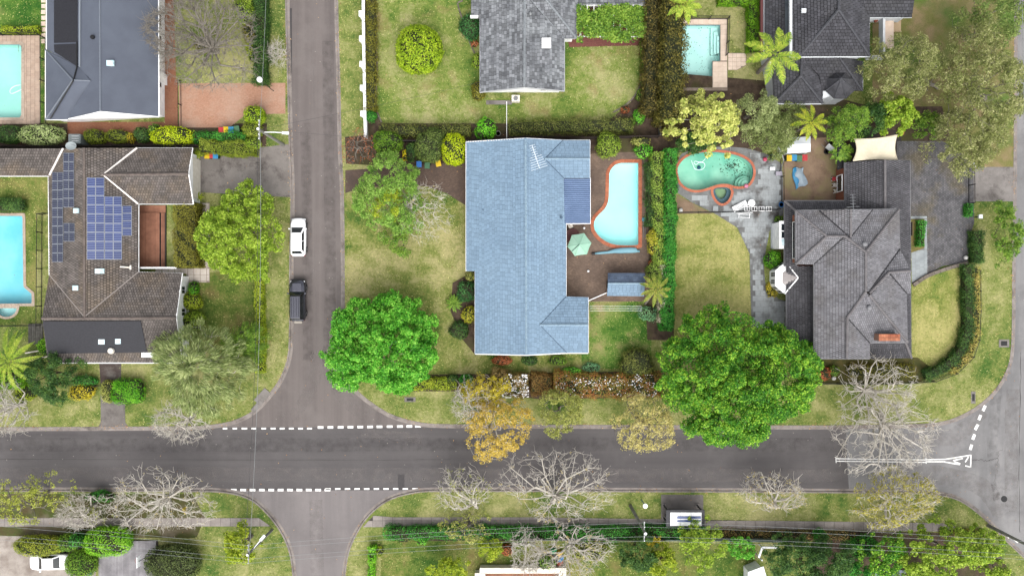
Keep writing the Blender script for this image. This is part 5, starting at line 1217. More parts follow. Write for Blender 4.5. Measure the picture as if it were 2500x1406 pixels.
gutter(h6, [[(1932, 140, 5.2), (2123, 139, 5.2), (2123, 43, 5.2), (2226, 43, 5.15)], [(1890, 254, 2.75), (2008, 254, 2.75), (2008, 222, 2.78)], [(2106, 150, 2.9), (2106, 222, 2.8)], [(1866, -150, 2.9), (1866, 142, 2.9)]], PL)
MB().tube([P(1930, -150, 5.25), P(1930, 140, 5.25)], .2, 4).build('barge_trim', PL, h6)
MB().slab([P(1917, -150, 3.75), P(1930, -150, 3.75), P(1930, 138, 3.75), P(1917, 138, 3.75)], .1).build('box_gutter', M('lead_flashing', C(122, 132, 140), C(100, 108, 116), .8, .6, fine=.2), h6)
MB().tube([P(1859, -150, 2.7), P(1859, 128, 2.7)], .2, 4).build('fascia', M('maroon_paint', C(112, 62, 62), None, rough=.6), h6)
tc = P(2053, 193, 4.7); ring = [P(2051 + 38 * math.cos(math.pi / 8 + k * math.pi / 4), 208 + 36 * math.sin(math.pi / 8 + k * math.pi / 4), 3.0) for k in range(8)]
tu = MB().prism([(p.x * .97 + tc.x * .03, p.y * .97 + tc.y * .03) for p in ring], -.02, 2.95).build('turret_wall', PL, h6)
for k in range(8):
    tri = [ring[k], ring[(k + 1) % 8], tc]; W, n = plane_of(tri); o = MB().slab(W, .1).build('turret_roof', DTB, h6)
    pieces(o, 'turret_tile', W, .4, .34, DT, 0, .012, .5, .04, .006)
    MB().tube([ring[k] + Vector((0, 0, .05)), tc + Vector((0, 0, .05))], .08, 5).build('ridge_cap', DR, h6)
MB().lathe((tc.x, tc.y, 4.62), [(.2, 0), (.2, .12), (.05, .3)], 10).build('finial', DR, h6)
box_on_roof(h6, 'roof_vent', 1962, 27, 5.95, .5, .45, .25, PL)
sheet('balcony_floor', [(2124, 46), (2152, 46), (2152, 137), (2124, 137)], 2.9, PAV6, skirt=.15, kind=None, parent=h6)
for a_, b_ in (((2156, 44), (2156, 138)), ((2122, 140), (2158, 140))):
    a, b = P(*a_, 3.6), P(*b_, 3.6); c = (a + b) / 2; MB().box((c.x, c.y, 3.35), ((abs(b.x - a.x) + .25), abs(b.y - a.y) + .25, 1.0)).build('balcony_parapet', PL, h6)
a = P(2137, 52, 3.0); MB().lathe((a.x, a.y, 2.92), [(.16, 0), (.2, .3), (.22, .32), (.16, .32)], 12).build('flower_pot', M('terracotta', C(140, 76, 58), None), h6)
sheet('entry_terrace', [(2160, 44), (2197, 44), (2197, 80), (2160, 80)], .25, M('sandstone_tile', C(224, 196, 158), C(206, 178, 142), 1, .8, fine=.15), skirt=.25)
for y0, y1 in ((20, 50), (80, 110)):
    a, b = P(1940, y1, 5.0), P(1940, y0, 5.0); 
for x0, x1 in ((1975, 2005), (2040, 2075), (2085, 2105)):
    a, b = P(x0, 130, 5.2), P(x1, 130, 5.2); window(h6, (a.x, a.y), (b.x, b.y), 3.9, 4.9, 2)
for x0, x1 in ((1910, 1935), (1960, 1990)):
    a, b = P(x0, 243, 2.8), P(x1, 243, 2.8); window(h6, (a.x, a.y), (b.x, b.y), .9, 2.1, 2)
# ---------------------------------------------------------------- cars
def car(label, cx, cy, rz, L, W, Hh, body, spec, name='parked_car'):
    c = P(cx, cy, Hh * .5); t = thing(name, label, 'car', (c.x, c.y, spec.get('z', -.11))); z0 = spec.get('z', -.11)
    R = Matrix.Rotation(rz, 3, 'Z'); O = Vector((c.x, c.y, z0))
    def T(v): return O + R @ Vector(v)
    xs = spec['st']      # (x fraction, half width fraction, belt height, sill height)
    mb = MB(); rows = []
    for fx, fw, zb, zs in xs:
        w = W / 2 * fw; x = L * fx
        half = [(w * .80, zs), (w * .97, zs + .10), (w, zs + (zb - zs) * .5), (w * .97, zb - .10), (w * .90, zb - .02), (w * .60, zb + .025), (0, zb + .04)]
        full = half + [(-y, z) for y, z in half[-2::-1]]
        rows.append([T((x, y, z)) for y, z in full])
    m = len(rows[0]); vs = [v for r_ in rows for v in r_]
    fs = [(i * m + k, i * m + (k + 1) % m, (i + 1) * m + (k + 1) % m, (i + 1) * m + k) for i in range(len(rows) - 1) for k in range(m)]
    fs += [tuple(range(m)), tuple((len(rows) - 1) * m + k for k in range(m - 1, -1, -1))]
    mb.add(vs, fs); bo = mb.build('body', body, t, smooth=True)
    xr, xf, wb, xr2, xf2, wt, zb, zt = spec['gh']
    low = [(xr * L, -wb * W / 2), (xf * L, -wb * W / 2), (xf * L, wb * W / 2), (xr * L, wb * W / 2)]; up = [(xr2 * L, -wt * W / 2), (xf2 * L, -wt * W / 2), (xf2 * L, wt * W / 2), (xr2 * L, wt * W / 2)]
    g = [Vector((x, y, zb - .06)) for x, y in low] + [Vector((x, y, zt)) for x, y in up]
    MB().add([T(v) for v in g], [(0, 3, 2, 1), (4, 5, 6, 7), (0, 1, 5, 4), (1, 2, 6, 5), (2, 3, 7, 6), (3, 0, 4, 7)]).build('cabin', spec.get('cabin', body), t, bevel=.09, seg=3, smooth=True)
    rf = [g[4 + i].lerp((g[4] + g[5] + g[6] + g[7]) / 4, .06) + Vector((0, 0, .025)) for i in range(4)]
    MB().slab([T(v) for v in rf], .05).build('roof', body, t, bevel=.012)
    def glass(nm, i, j, u0, u1, v0, v1):
        a, b, cc, d = g[i], g[j], g[4 + j], g[4 + i]; nrm = (b - a).cross(d - a).normalized()
        mid = (g[0] + g[1] + g[2] + g[3]) / 4
        if nrm.dot((a + b) / 2 - mid) < 0: nrm = -nrm
        q = lambda u, v: (a.lerp(b, u)).lerp(d.lerp(cc, u), v) + nrm * .015
        pts = [q(u0, v0), q(u1, v0), q(u1, v1), q(u0, v1)]; bk = [p - nrm * .03 for p in pts]
        MB().add([T(v) for v in pts + bk], [(0, 1, 2, 3), (7, 6, 5, 4)] + [(k, 4 + k, 4 + (k + 1) % 4, (k + 1) % 4) for k in range(4)]).build(nm, CGL, t)
    glass('windscreen', 1, 2, .07, .93, .12, .95); glass('rear_window', 3, 0, .09, .91, .15, .92)
    for (i, j) in ((0, 1), (2, 3)):
        for u0, u1 in spec.get('sw', ((.08, .5), (.53, .9))): glass('side_window', i, j, u0 if i == 0 else 1 - u1, u1 if i == 0 else 1 - u0, .2, .9)
    for sx in spec['wh']:
        for sy in (-1, 1):
            wc = Vector((sx * L, sy * (W / 2 - .07), .33)); pts = [T(wc + Vector((0, -.11, 0))), T(wc + Vector((0, .11, 0)))]
            wh = MB().tube([pts[0], pts[0].lerp(pts[1], .12), pts[0].lerp(pts[1], .88), pts[1]], [.29, .33, .33, .29], 18).build('wheel', RUBBER, t)
            MB().tube([pts[0] - (pts[1] - pts[0]) * .03, pts[1] + (pts[1] - pts[0]) * .03], .2, 12).build('rim', STEEL, wh)
    for sy in (-1, 1):
        MB().box(T((xf * L - .25, sy * (W / 2 + .06), zb + .02)), (.16, .2, .13), rz).build('wing_mirror', spec.get('mirror', body), t, bevel=.03)
        MB().box(T((.485 * L - spec.get('hl', .06), sy * W * .36, xs[-1][2] - .14)), (.14, .34, .14), rz + sy * .25).build('headlight', M('lamp_glass', C(226, 230, 232, 1.3), None, rough=.1), t, bevel=.02)
        MB().box(T((-.488 * L + .03, sy * W * .38, xs[0][2] - .16)), (.12, .26, .2), rz - sy * .2).build('tail_light', M('tail_red', C(150, 30, 30), None, rough=.2), t, bevel=.02)
    return t, T
CGL = M('car_glass', (.010, .014, .016, 1), None, rough=.08, spec=.7)
CARW = M('white_car_paint', C(250, 250, 252, 1.2), None, rough=.25, spec=.5)
CARB = M('black_car_paint', C(112, 113, 124), None, rough=.22, spec=.7, metal=.75)
HATCH = dict(st=[(-.5, .60, .74, .46), (-.485, .76, .92, .36), (-.44, .92, 1.0, .26), (-.3, 1, 1.0, .2), (0, 1, .97, .18), (.2, 1, .95, .18), (.32, .99, .90, .2), (.42, .90, .82, .24), (.47, .74, .72, .32), (.492, .58, .66, .38), (.5, .44, .60, .42)],
             gh=(-.45, .27, .88, -.36, .10, .66, .97, 1.50), wh=(-.31, .31))
car('white hatchback parked at the kerb beside the lime-green tree', 727, 579, math.pi / 2, 4.45, 1.80, 1.5, CARW, HATCH)
SUV = dict(st=[(-.5, .78, .95, .48), (-.485, .90, 1.12, .42), (-.42, .97, 1.18, .36), (-.3, 1, 1.18, .32), (0, 1, 1.16, .3), (.2, 1, 1.14, .3), (.34, .98, 1.10, .32), (.44, .90, 1.02, .36), (.485, .76, .92, .42), (.5, .62, .84, .48)],
           gh=(-.47, .23, .92, -.44, .12, .62, 1.14, 1.80), wh=(-.31, .32), sw=((.04, .32), (.35, .62), (.65, .92)), cabin=M('black_trim', C(24, 24, 28), None, rough=.25, spec=.6))
t, T = car('black four-wheel-drive wagon parked at the kerb below the white car', 725, 734, math.pi / 2, 4.75, 1.86, 1.8, CARB, SUV)
for sy in (-.4, -.14, .14, .4): MB().box(T((-.75, sy, 1.865)), (2.2, .03, .03), math.pi / 2).build('roof_rib', M('roof_rib_grey', C(70, 71, 80), None), t)
MB().box(T((1.55, 0, 1.14)), (.95, 1.0, .07), math.pi / 2).build('bonnet_panel', CARB, t, bevel=.03)
MB().box(T((-2.5, -.05, .62)), (.28, .9, .3), math.pi / 2).build('tow_step', M('beige_panel', C(196, 188, 176), None), t, bevel=.03)
MB().box(T((2.42, 0, .62)), (.16, 1.5, .3), math.pi / 2).build('bull_bar', BLACK, t, bevel=.04)
for sx in (-1.47, 1.52):
    for sy in (-1, 1): MB().box(T((sx, sy * .93, .78)), (.85, .10, .08), math.pi / 2).build('wheel_arch', BLACK, t)
SEDAN = dict(st=[(-.5, .74, .74, .42), (-.48, .86, .92, .34), (-.40, .95, .98, .26), (-.28, 1, .98, .2), (0, 1, .95, .18), (.2, 1, .93, .18), (.32, .99, .88, .2), (.43, .92, .78, .24), (.48, .80, .68, .32), (.5, .66, .60, .40)],
             gh=(-.33, .25, .90, -.17, .09, .70, .95, 1.44), wh=(-.31, .31), z=.012)
car('white sedan on the pale gravel yard at the bottom left', 120, 1371, math.pi + .03, 4.6, 1.82, 1.44, CARW, SEDAN)
# ---------------------------------------------------------------- wheelie bins
BINC = {'red': C(206, 60, 66), 'yellow': C(244, 206, 30), 'blue': C(60, 156, 208), 'green': C(84, 132, 94), 'dark blue': C(60, 130, 216)}
BODYG = M('bin_body_green', C(56, 96, 70), None, rough=.6)
def bin_(label, x, y, lid, rz=0.0, s=1.0, z0=.01):
    c = P(x, y, 1.0); t = thing('wheelie_bin', label, 'bin', (c.x, c.y, z0)); R = Matrix.Rotation(rz, 3, 'Z'); O = Vector((c.x, c.y, z0))
    T = lambda v: O + R @ (Vector(v) * s)
    lo = [(-.22, -.24), (.22, -.24), (.22, .24), (-.22, .24)]; hi = [(-.28, -.34), (.28, -.34), (.28, .30), (-.28, .30)]
    MB().add([T((a, b, .06)) for a, b in lo] + [T((a, b, .95)) for a, b in hi], [(0, 3, 2, 1), (4, 5, 6, 7), (0, 1, 5, 4), (1, 2, 6, 5), (2, 3, 7, 6), (3, 0, 4, 7)]).build('body', BODYG, t)
    lm = M('bin_lid_' + lid.replace(' ', '_'), BINC[lid], None, rough=.5)
    l = [(-.30, -.37, .96), (.30, -.37, .96), (.30, .33, 1.0), (-.30, .33, 1.0)]
    MB().slab([T((a, b, zz + .05)) for a, b, zz in l], .06).build('lid', lm, t, bevel=.012)
    MB().slab([T((a * .55, b * .5, 1.075)) for a, b, zz in l], .035).build('lid_panel', lm, t, bevel=.008)
    MB().tube([T((-.26, .38, .98)), T((.26, .38, .98))], .025, 6).build('handle', BODYG, t)
    for sx in (-1, 1): MB().tube([T((sx * .26, .26, .1)), T((sx * .32, .26, .1))], .1, 12).build('wheel', RUBBER, t)
for lab, x, y, k, rz in (('red-lidded bin at the left end of the row by the pink brick drive', 540, 318, 'red', 0), ('yellow-lidded bin in the row by the pink brick drive', 551, 317, 'yellow', 0), ('blue-lidded bin in the row by the pink brick drive', 564, 317, 'blue', 0), ('green-lidded bin beside the clipped ball at the pink brick drive', 578, 315, 'green', .15),
    ('yellow-lidded bin against the hedge on the stained concrete drive', 505, 380, 'yellow', 0), ('red-lidded bin between yellow and blue on the stained concrete drive', 516, 379, 'red', 0), ('blue-lidded bin against the hedge on the stained concrete drive', 526, 380, 'blue', 0),
    ('blue-lidded bin under the dark round shrub by the brown drive', 1023, 401, 'dark blue', 0), ('green-lidded bin under the dark round shrub by the brown drive', 1043, 404, 'green', 0), ('yellow-lidded bin beside the lime clipped shrub by the brown drive', 1070, 399, 'yellow', .2),
    ('yellow-lidded bin in front of the white garden shed', 1927, 386, 'yellow', 0), ('blue-lidded bin in front of the white garden shed', 1939, 385, 'blue', 0), ('green-lidded bin in front of the white garden shed', 1952, 387, 'green', 0), ('red-lidded bin in front of the white garden shed', 1965, 385, 'red', 0)):
    bin_(lab, x, y, k, rz)
# ---------------------------------------------------------------- poles, lamps and wires
WOODP = M('pole_timber', C(168, 168, 156), C(136, 136, 126), 1.5, .85, fine=.2)
LAMPW = M('lamp_white', C(240, 242, 244, 1.2), None, rough=.4)
def power_pole(label, base, h, arms, lamp=None, rz=0.0, r=.17):
    b = P(*base); t = thing('power_pole', label, 'power pole', (b.x, b.y, 0))
    MB().tube([b + Vector((0, 0, -.05)), b + Vector((0, 0, h * .5)), b + Vector((0, 0, h))], [r * 1.2, r, r * .8], 9).build('pole', WOODP, t)
    MB().lathe((b.x, b.y, h), [(r * .9, 0), (r * .9, .06), (.03, .12)], 10).build('pole_cap', LAMPW, t)
    d = Vector((math.cos(rz), math.sin(rz), 0))
    for z in arms:
        a = MB().box((b.x, b.y, z), (2.1, .1, .12), rz).build('crossarm', M('crossarm', C(196, 198, 194), None), t)
        for k in (-.95, -.5, .5, .95):
            q = b + d * k; MB().lathe((q.x, q.y, z + .06), [(.03, 0), (.06, .05), (.06, .14), (.03, .18)], 8).build('insulator', LAMPW, a)
    if lamp:
        e = P(lamp[0], lamp[1], lamp[2]); s = b + Vector((0, 0, lamp[2] - .5)); MB().tube([s, s.lerp(e, .5) + Vector((0, 0, .2)), e], .05, 6).build('lamp_arm', LAMPW, t)
        dv = (e - s); ang = math.atan2(dv.y, dv.x); MB().box(e, (.75, .3, .14), ang).build('lamp_head', LAMPW, t, bevel=.05)
    return b
pa = power_pole('timber power pole with a long white street-lamp arm at the left street', (692, 354), 9.0, [8.6], (697, 325, 7.8), math.pi / 2)
pb = power_pole('timber power pole on the verge beside the bus shelter', (1539, 1234), 10.2, [9.4], None, math.pi / 2)
pc = power_pole('power pole with street lamp rising through the lime tree at the lower junction', (664, 1293), 8.4, [8.0], (641, 1312, 7.0), math.pi / 2, .14)
pd = power_pole('power pole at the lower right corner of the crossing', (2412, 1282), 9.4, [8.8], None, math.pi / 2)
pe_ = power_pole('thin power pole rising by the hedge at the top of the left street', (690, 205), 7.6, [7.3], None, 0, .10) if False else None
WIRE = M('wire', C(168, 174, 174), None, rough=.4)
WIRED = M('dark_wire', C(70, 70, 72), None, rough=.5)
def wire(label, a, b, sag, mat=None, r=.022, group='overhead wires along the main road'):
    a, b = Vector(a), Vector(b); n = 14
    pts = [a.lerp(b, i / n) - Vector((0, 0, sag * 4 * (i / n) * (1 - i / n))) for i in range(n + 1)]
    o = MB().tube(pts, r, 4).build('overhead_wire', mat or WIRE); tag(o, label, 'wire', group)
ds = (-.95, -.5, .5, .95)
far = P(-700, 1243, 8.6)
for k, dk_ in enumerate(ds):
    o = Vector((0, dk_, 0))
    wire('pale overhead wire left of the lower junction pole, %s from the bottom' % ORD[k], far + o + Vector((0, 0, .3)), pc + o + Vector((0, 0, 8.25)), .9, None, .013, 'wires left of the lower junction pole')
    wire('pale overhead wire over the lower side street, %s from the bottom' % ORD[k], pc + o + Vector((0, 0, 8.25)), pb + o + Vector((0, 0, 9.6)), .8, None, .013, 'wires over the lower side street')
    wire('pale overhead wire right of the bus-stop pole, %s from the bottom' % ORD[k], pb + o + Vector((0, 0, 9.6)), pd + o + Vector((0, 0, 9.0)), .9, None, .013, 'wires right of the bus-stop pole')
topA = pa + Vector((0, 0, 8.8)); nf = P(655, -420, 8.5)
wire('pale overhead wire running up the left street past the hedge', nf + Vector((.1, 0, 0)), topA + Vector((.1, 0, 0)), .7, WIRE, .018, 'x1')
wire('pale overhead wire crossing the main road to the lower junction pole', topA + Vector((.15, 0, 0)), pc + Vector((.15, 0, 8.2)), 1.4, WIRE, .02, 'x2')
wire('dark overhead wire crossing the main road beside the pale one', topA + Vector((-.15, 0, 0)), pc + Vector((-.4, 0, 8.2)), 1.6, WIRED, .018, 'x3')
wire('thin dark service wire crossing the left street towards the grey-roofed house', topA, P(1175, 200, 3.0), .6, WIRED, .014, 'x4')
wire('thin dark service wire from the street pole to the blue roof', topA, P(1142, 352, 2.9), .6, WIRED, .012, 'x5')
wire('dark overhead wire along the far right edge of the cross road', P(2494, -300, 9.0), pd + Vector((0, 0, 9.2)), .8, WIRE, .026, 'x6')
for o in list(COL.objects):
    if o.get('group', '').startswith('x') and len(o['group']) == 2: del o['group']
# street light head on white post near hedge
a = P(634, 195, 5.0); b = Vector((a.x, a.y, 0)); t = thing('garden_lamp', 'white lantern on a thin dark post where the tall hedge ends', 'lamp', (b.x, b.y, 0))
MB().tube([b, b + Vector((0, 0, 4.8))], .04, 6).build('post', BLACK, t); MB().lathe((a.x, a.y, 4.7), [(.12, 0), (.3, .15), (.3, .4), (.1, .5)], 12).build('lantern', LAMPW, t)
# bus stop sign post
b = P(1566, 1219); t = thing('bus_stop_sign', 'small round bus stop sign on a blue post in the verge', 'sign', (b.x, b.y, 0))
MB().tube([b, b + Vector((0, 0, 2.6))], .05, 6).build('post', M('sign_blue', C(110, 150, 190), None), t)
MB().lathe((b.x, b.y, 2.6), [(.05, 0), (.27, .02), (.27, .06), (.05, .08)], 16).build('sign_disc', LAMPW, t); MB().box((b.x + .1, b.y - .3, 1.6), (.3, .06, .6)).build('timetable', M('sign_panel', C(190, 214, 226), None), t)
for lab, x, y in (('small yellow street sign on the verge at the lower left', 470, 1234), ('small yellow marker post at the left kerb edge', 4, 1030)):
    b = P(x, y); t = thing('street_sign', lab, 'sign', (b.x, b.y, 0)); MB().tube([b, b + Vector((0, 0, 2.2))], .04, 6).build('post', STEEL, t)
    MB().box((b.x, b.y, 2.0), (.12, .75, .75), .4).build('panel', M('sign_yellow', C(236, 206, 60), None), t, bevel=.02)
# ---------------------------------------------------------------- bus shelter
c = P(1673, 1264, 2.5); t = thing('bus_shelter', 'bus shelter with white roof panels and two blue solar strips', 'bus shelter', (c.x, c.y, 0))
DKG = M('shelter_grey', C(72, 72, 78), C(58, 58, 64), 2, .6)
MB().box((c.x, c.y, 2.50), (4.4, 1.9, .14)).build('roof_frame', DKG, t, bevel=.03)
for k in range(3): MB().box((c.x - 1.15 + k * 1.19, c.y - .08, 2.60), (1.16, 1.5, .07)).build('roof_panel', WHITE, t)
for k, dy in enumerate((.12, -.28)): MB().box((c.x + .4, c.y + dy, 2.66), (2.7, .27 if k == 0 else .22, .05)).build('solar_panel', M('shelter_solar', C(92, 116, 176), C(78, 100, 160), 2, .2), t)
for x_, y_ in ((-1.95, .75), (1.95, .75), (-1.95, -.7), (1.95, -.7)):
    MB().box((c.x + x_, c.y + y_, 1.22), (.14, .14, 2.44)).build('post', DKG, t)
    MB().box((c.x + x_, c.y + y_ , .05), (.5, .4, .1)).build('post_footing', CONC, t)
MB().box((c.x, c.y - .72, 1.2), (3.7, .05, 1.6)).build('back_panel', M('shelter_glass', C(120, 130, 136), None, rough=.1), t)
MB().box((c.x, c.y - .45, .5), (2.6, .4, .07)).build('bench', WOODG, t)
# ---------------------------------------------------------------- walls and fences
pts = [(886, -220), (887, 34), (888, 95), (889, 157), (890, 215), (891, 278), (892, 335)]
t = thing('garden_wall', 'long low white wall with square piers beside the left street verge', 'wall', P(888, 100))
for a, b in zip(pts, pts[1:]):
    A, B = P(*a, 1.1), P(*b, 1.1); m_ = (A + B) / 2; MB().box((m_.x, m_.y, .55), (.22, (A - B).length, 1.1), math.atan2(B.y - A.y, B.x - A.x) + math.pi / 2).build('wall', WHITE, t)
    MB().box((m_.x, m_.y, 1.13), (.32, (A - B).length - .02, .06), math.atan2(B.y - A.y, B.x - A.x) + math.pi / 2).build('coping', WHITE, t)
for x, y in [(884, -60), (884, 34), (885, 95), (886, 157), (887, 215), (888, 278)]:
    q = P(x - 1, y, 1.3); MB().box((q.x, q.y, .64), (.55, .55, 1.28)).build('pier', WHITE, t); MB().box((q.x, q.y, 1.31), (.66, .66, .07)).build('pier_cap', WHITE, t)
def fence(label, path, h, mat, style='paling', name='fence', post=2.4, pm=None, t_=.05):
    pts = [P(a[0], a[1], h * .9) for a in path]; pts = [Vector((p.x, p.y, 0)) for p in pts]
    t = thing(name, label, 'fence', pts[len(pts) // 2])
    bars = MB()
    for a, b in zip(pts, pts[1:]):
        L = (b - a).length; ang = math.atan2(b.y - a.y, b.x - a.x); n = max(1, round(L / post))
        for i in range(n + (1 if b is pts[-1] else 0)):
            q = a.lerp(b, i / n); MB().box((q.x, q.y, h / 2), (.09, .09, h + .02), ang).build('post', pm or mat, t)
        for z in ((h * .93, .12) if style != 'paling' else (h * .85, .3)):
            m_ = (a + b) / 2; MB().box((m_.x, m_.y, z), (L, .05, .05), ang).build('rail', pm or mat, t)
        if style == 'bars':
            k = int(L / .12)
            for i in range(1, k): q = a.lerp(b, i / k); bars.box((q.x, q.y, h / 2), (.016, .016, h * .92), ang)
        elif style == 'paling':
            k = max(1, int(L / .15))
            for i in range(k):
                q = a.lerp(b, (i + .5) / k); nn = Vector((-math.sin(ang), math.cos(ang), 0)) * (.045 + .008 * (i % 2)); bars.box((q.x + nn.x, q.y + nn.y, h / 2 + .01 * (i % 3)), (L / k * .96, .018, h), ang)
        elif style == 'sheet':
            k = max(1, int(L / 2.4))
            for i in range(k):
                q = a.lerp(b, (i + .5) / k); MB().box((q.x, q.y, h / 2), (L / k - .02, .045, h * .96), ang).build('panel', mat, t)
            m_ = (a + b) / 2; MB().box((m_.x, m_.y, h), (L, .1, .07), ang).build('capping', pm or mat, t)
    if bars.v: bars.build('palings' if style == 'paling' else 'bars', mat, t)['kind'] = 'stuff'
    return t
fence('dark timber paling fence between the slate-blue house and the brown-roofed house', [(-150, 357), (160, 357), (330, 355), (480, 355)], 1.8, WOODD)
fence('thin black pool fence beside the mint pool', [(-100, 80), (85, 80), (98, 88), (99, 302)], 1.2, BLACK, 'bars')
fence('thin black pool fence beside the turquoise pool', [(104, 520), (90, 522), (89, 700), (88, 795), (-60, 797)], 1.2, BLACK, 'bars')
fence('dark steel pool fence across the slate terrace below the green pool', [(1650, 518), (1770, 517), (1905, 510)], 1.2, BLACK, 'bars')
fence('thin steel fence between the slate terrace and the bare soil yard', [(1913, 370), (1914, 430), (1915, 492)], 1.2, WOODD, 'bars')
fence('black steel fence round the rectangular aqua pool', [(1690, 40), (1782, 40), (1780, 100), (1778, 130)], 1.2, BLACK, 'bars')
fence('grey timber fence strip between the two middle gardens above the kidney pools', [(1614, 262), (1612, 330)], 1.7, WOODG)
fence('dark timber fence line behind the hedge above the blue roof', [(985, 344), (1145, 343), (1280, 334), (1440, 336), (1610, 332)], 1.5, WOODD)
GF = M('green_steel', C(128, 148, 138), C(110, 130, 120), 1, .6)
fence('pale green steel fence behind the bus shelter', [(1625, 1317), (1740, 1318), (1850, 1320), (1960, 1322)], 1.8, GF, 'sheet')
fence('dark grey steel fence behind the lower hedge left of the bus shelter', [(1250, 1316), (1420, 1316), (1622, 1317)], 1.8, M('dark_steel_sheet', C(96, 94, 92), C(78, 76, 74), 1, .6), 'sheet')
fence('thin black fence curving round the corner lawn hedge of the grey house', [(2394, 660), (2395, 760), (2392, 830), (2378, 872), (2338, 912), (2285, 932), (2190, 938), (1960, 938)], 1.1, BLACK, 'bars')
fence('black driveway gate rail at the end of the cobbled drive', [(2379, 405), (2380, 495)], 1.4, BLACK, 'bars', 'driveway_gate')
fence('dark timber rail beside the pink brick drive', [(434, 195), (435, 312)], 1.0, WOODD, 'rail', 'rail_fence')
fence('low white screen between the grey house and the blue roof', [(1237, 250), (1237, 338)], 1.3, WHITE, 'rail', 'rail_fence', 3.0)
fence('white timber garden fence running to the tiled shed', [(1436, 735), (1482, 715)], 1.2, WHITE, 'rail', 'rail_fence')
fence('dark gate rail at the end of the garden path by the front hedge', [(225, 943), (250, 943)], 1.0, WOODD, 'rail', 'garden_gate')
# stone edging of lawns
EDGE = M('edging_stone', C(150, 140, 130), C(120, 110, 102), 2, .9, rnd=.3, fine=.25)
def edging(label, path, n_name='lawn_edging', w=.16, L=.6, h=.1):
    pts = [P(*a) for a in smooth_curve(path, 6, False)]; t = thing(n_name, label, 'edging', pts[0])
    cum = [0]
    for a, b in zip(pts, pts[1:]): cum.append(cum[-1] + (b - a).length)
    n = int(cum[-1] / L)
    for i in range(n):
        s = (i + .5) * L; k = max(j for j in range(len(cum)) if cum[j] <= s); k = min(k, len(pts) - 2); f = (s - cum[k]) / max(1e-6, cum[k + 1] - cum[k]); q = pts[k].lerp(pts[k + 1], f); d = pts[k + 1] - pts[k]
        MB().box((q.x, q.y, h / 2), (L * .95, w, h), math.atan2(d.y, d.x)).build('stone', EDGE, t)
edging('low stone edging along the flower strip behind the white wall', [(918, -60), (919, 100), (921, 180), (917, 260), (932, 300)])
edging('low stone edging round the lawn corner by the grey house', [(1130, 3), (1118, 10), (1126, 40), (1145, 100), (1168, 150)])
edging('curved stone edging at the right end of the grey house lawn', [(1563, 180), (1564, 205), (1545, 240), (1520, 262), (1490, 278)])
edging('curved stone retaining edge below the cobbled drive', [(2228, 696), (2262, 674), (2310, 656), (2365, 640)], 'retaining_edge', .4, .7, .3)
# ---------------------------------------------------------------- poolside things of the blue house
c = P(1414, 597, 2.5); t = thing('patio_umbrella', 'mint green hexagonal umbrella beside the pale aqua pool', 'umbrella', (c.x, c.y, .02))
MINT = M('mint_canvas', C(186, 232, 208), C(172, 222, 196), .8, .8, fine=.05)
rim = [P(1385, 602, 2.2), P(1396, 574, 2.2), P(1426, 569, 2.2), P(1444, 593, 2.2), P(1433, 621, 2.2), P(1403, 625, 2.2)]
for k in range(6):
    a, b = rim[k], rim[(k + 1) % 6]; mid = (a + b) / 2 * .97 + Vector((c.x, c.y, 2.2)) * .03; mid.z = 2.26; ap = Vector((c.x, c.y, 2.75))
    MB().slab([a, mid, ap], .015).add(*(lambda m: (m.v, m.f))(MB().slab([mid, b, ap], .015))).build('canopy_panel', MINT, t)
    MB().tube([a + Vector((0, 0, .012)), ap + Vector((0, 0, .012))], .014, 4).build('rib', M('mint_seam', C(150, 205, 178), None), t)
MB().tube([Vector((c.x, c.y, .0)), Vector((c.x, c.y, 2.8))], .03, 8).build('pole', STEEL, t)
MB().lathe((c.x, c.y, .02), [(.3, 0), (.3, .06), (.06, .1)], 14).build('base', BLACK, t)
MB().tube([Vector((c.x, c.y, 2.80)), rim[0].lerp(rim[5], .5) + Vector((.1, 0, .12))], .035, 5).build('strap', M('dark_green_strap', C(50, 90, 80), None), t)
c = P(1398, 575, .75); t = thing('garden_table', 'round maroon table half under the mint umbrella', 'table', (c.x, c.y, .02))
MAR = M('maroon_top', C(124, 70, 68), C(106, 58, 58), 2, .5)
MB().lathe((c.x, c.y, .72), [(.8, 0), (.82, .02), (.8, .05)], 28).build('table_top', MAR, t)
for k in range(4): a = k * math.pi / 2 + .5; MB().tube([Vector((c.x + .5 * math.cos(a), c.y + .5 * math.sin(a), .03)), Vector((c.x + .3 * math.cos(a), c.y + .3 * math.sin(a), .72))], .03, 6).build('leg', BLACK, t)
# rolled pool cover
t = thing('pool_cover_roll', 'pale blue pool cover rolled up at the foot of the aqua pool', 'pool cover', P(1510, 616))
prof = [(1451, 619, .10), (1462, 618, .14), (1485, 616, .16), (1500, 613, .26), (1515, 612, .33), (1540, 611, .34), (1552, 611, .3), (1556, 613, .16), (1562, 613.5, .12)]
n = 12; vs = []; 
for x, y, r_ in prof:
    q = P(x, y, .15)
    for k in range(n): a = 2 * math.pi * k / n; vs.append((q.x, q.y + r_ * math.cos(a), .03 + min(r_, .26) * .8 + min(r_, .26) * .8 * math.sin(a)))
MB().add(vs, [(i * n + k, i * n + (k + 1) % n, (i + 1) * n + (k + 1) % n, (i + 1) * n + k) for i in range(len(prof) - 1) for k in range(n)] + [tuple(range(n)), tuple(range((len(prof) - 1) * n, len(prof) * n))]).build('cover', M('cover_blue', C(152, 206, 222), C(136, 190, 210), 1.2, .6, fine=.1), t, smooth=True)
q = P(1450, 619.5, .13); MB().tube([q + Vector((-.25, 0, 0)), q + Vector((.1, 0, 0))], .16, 10).build('roller_end', BLACK, t)
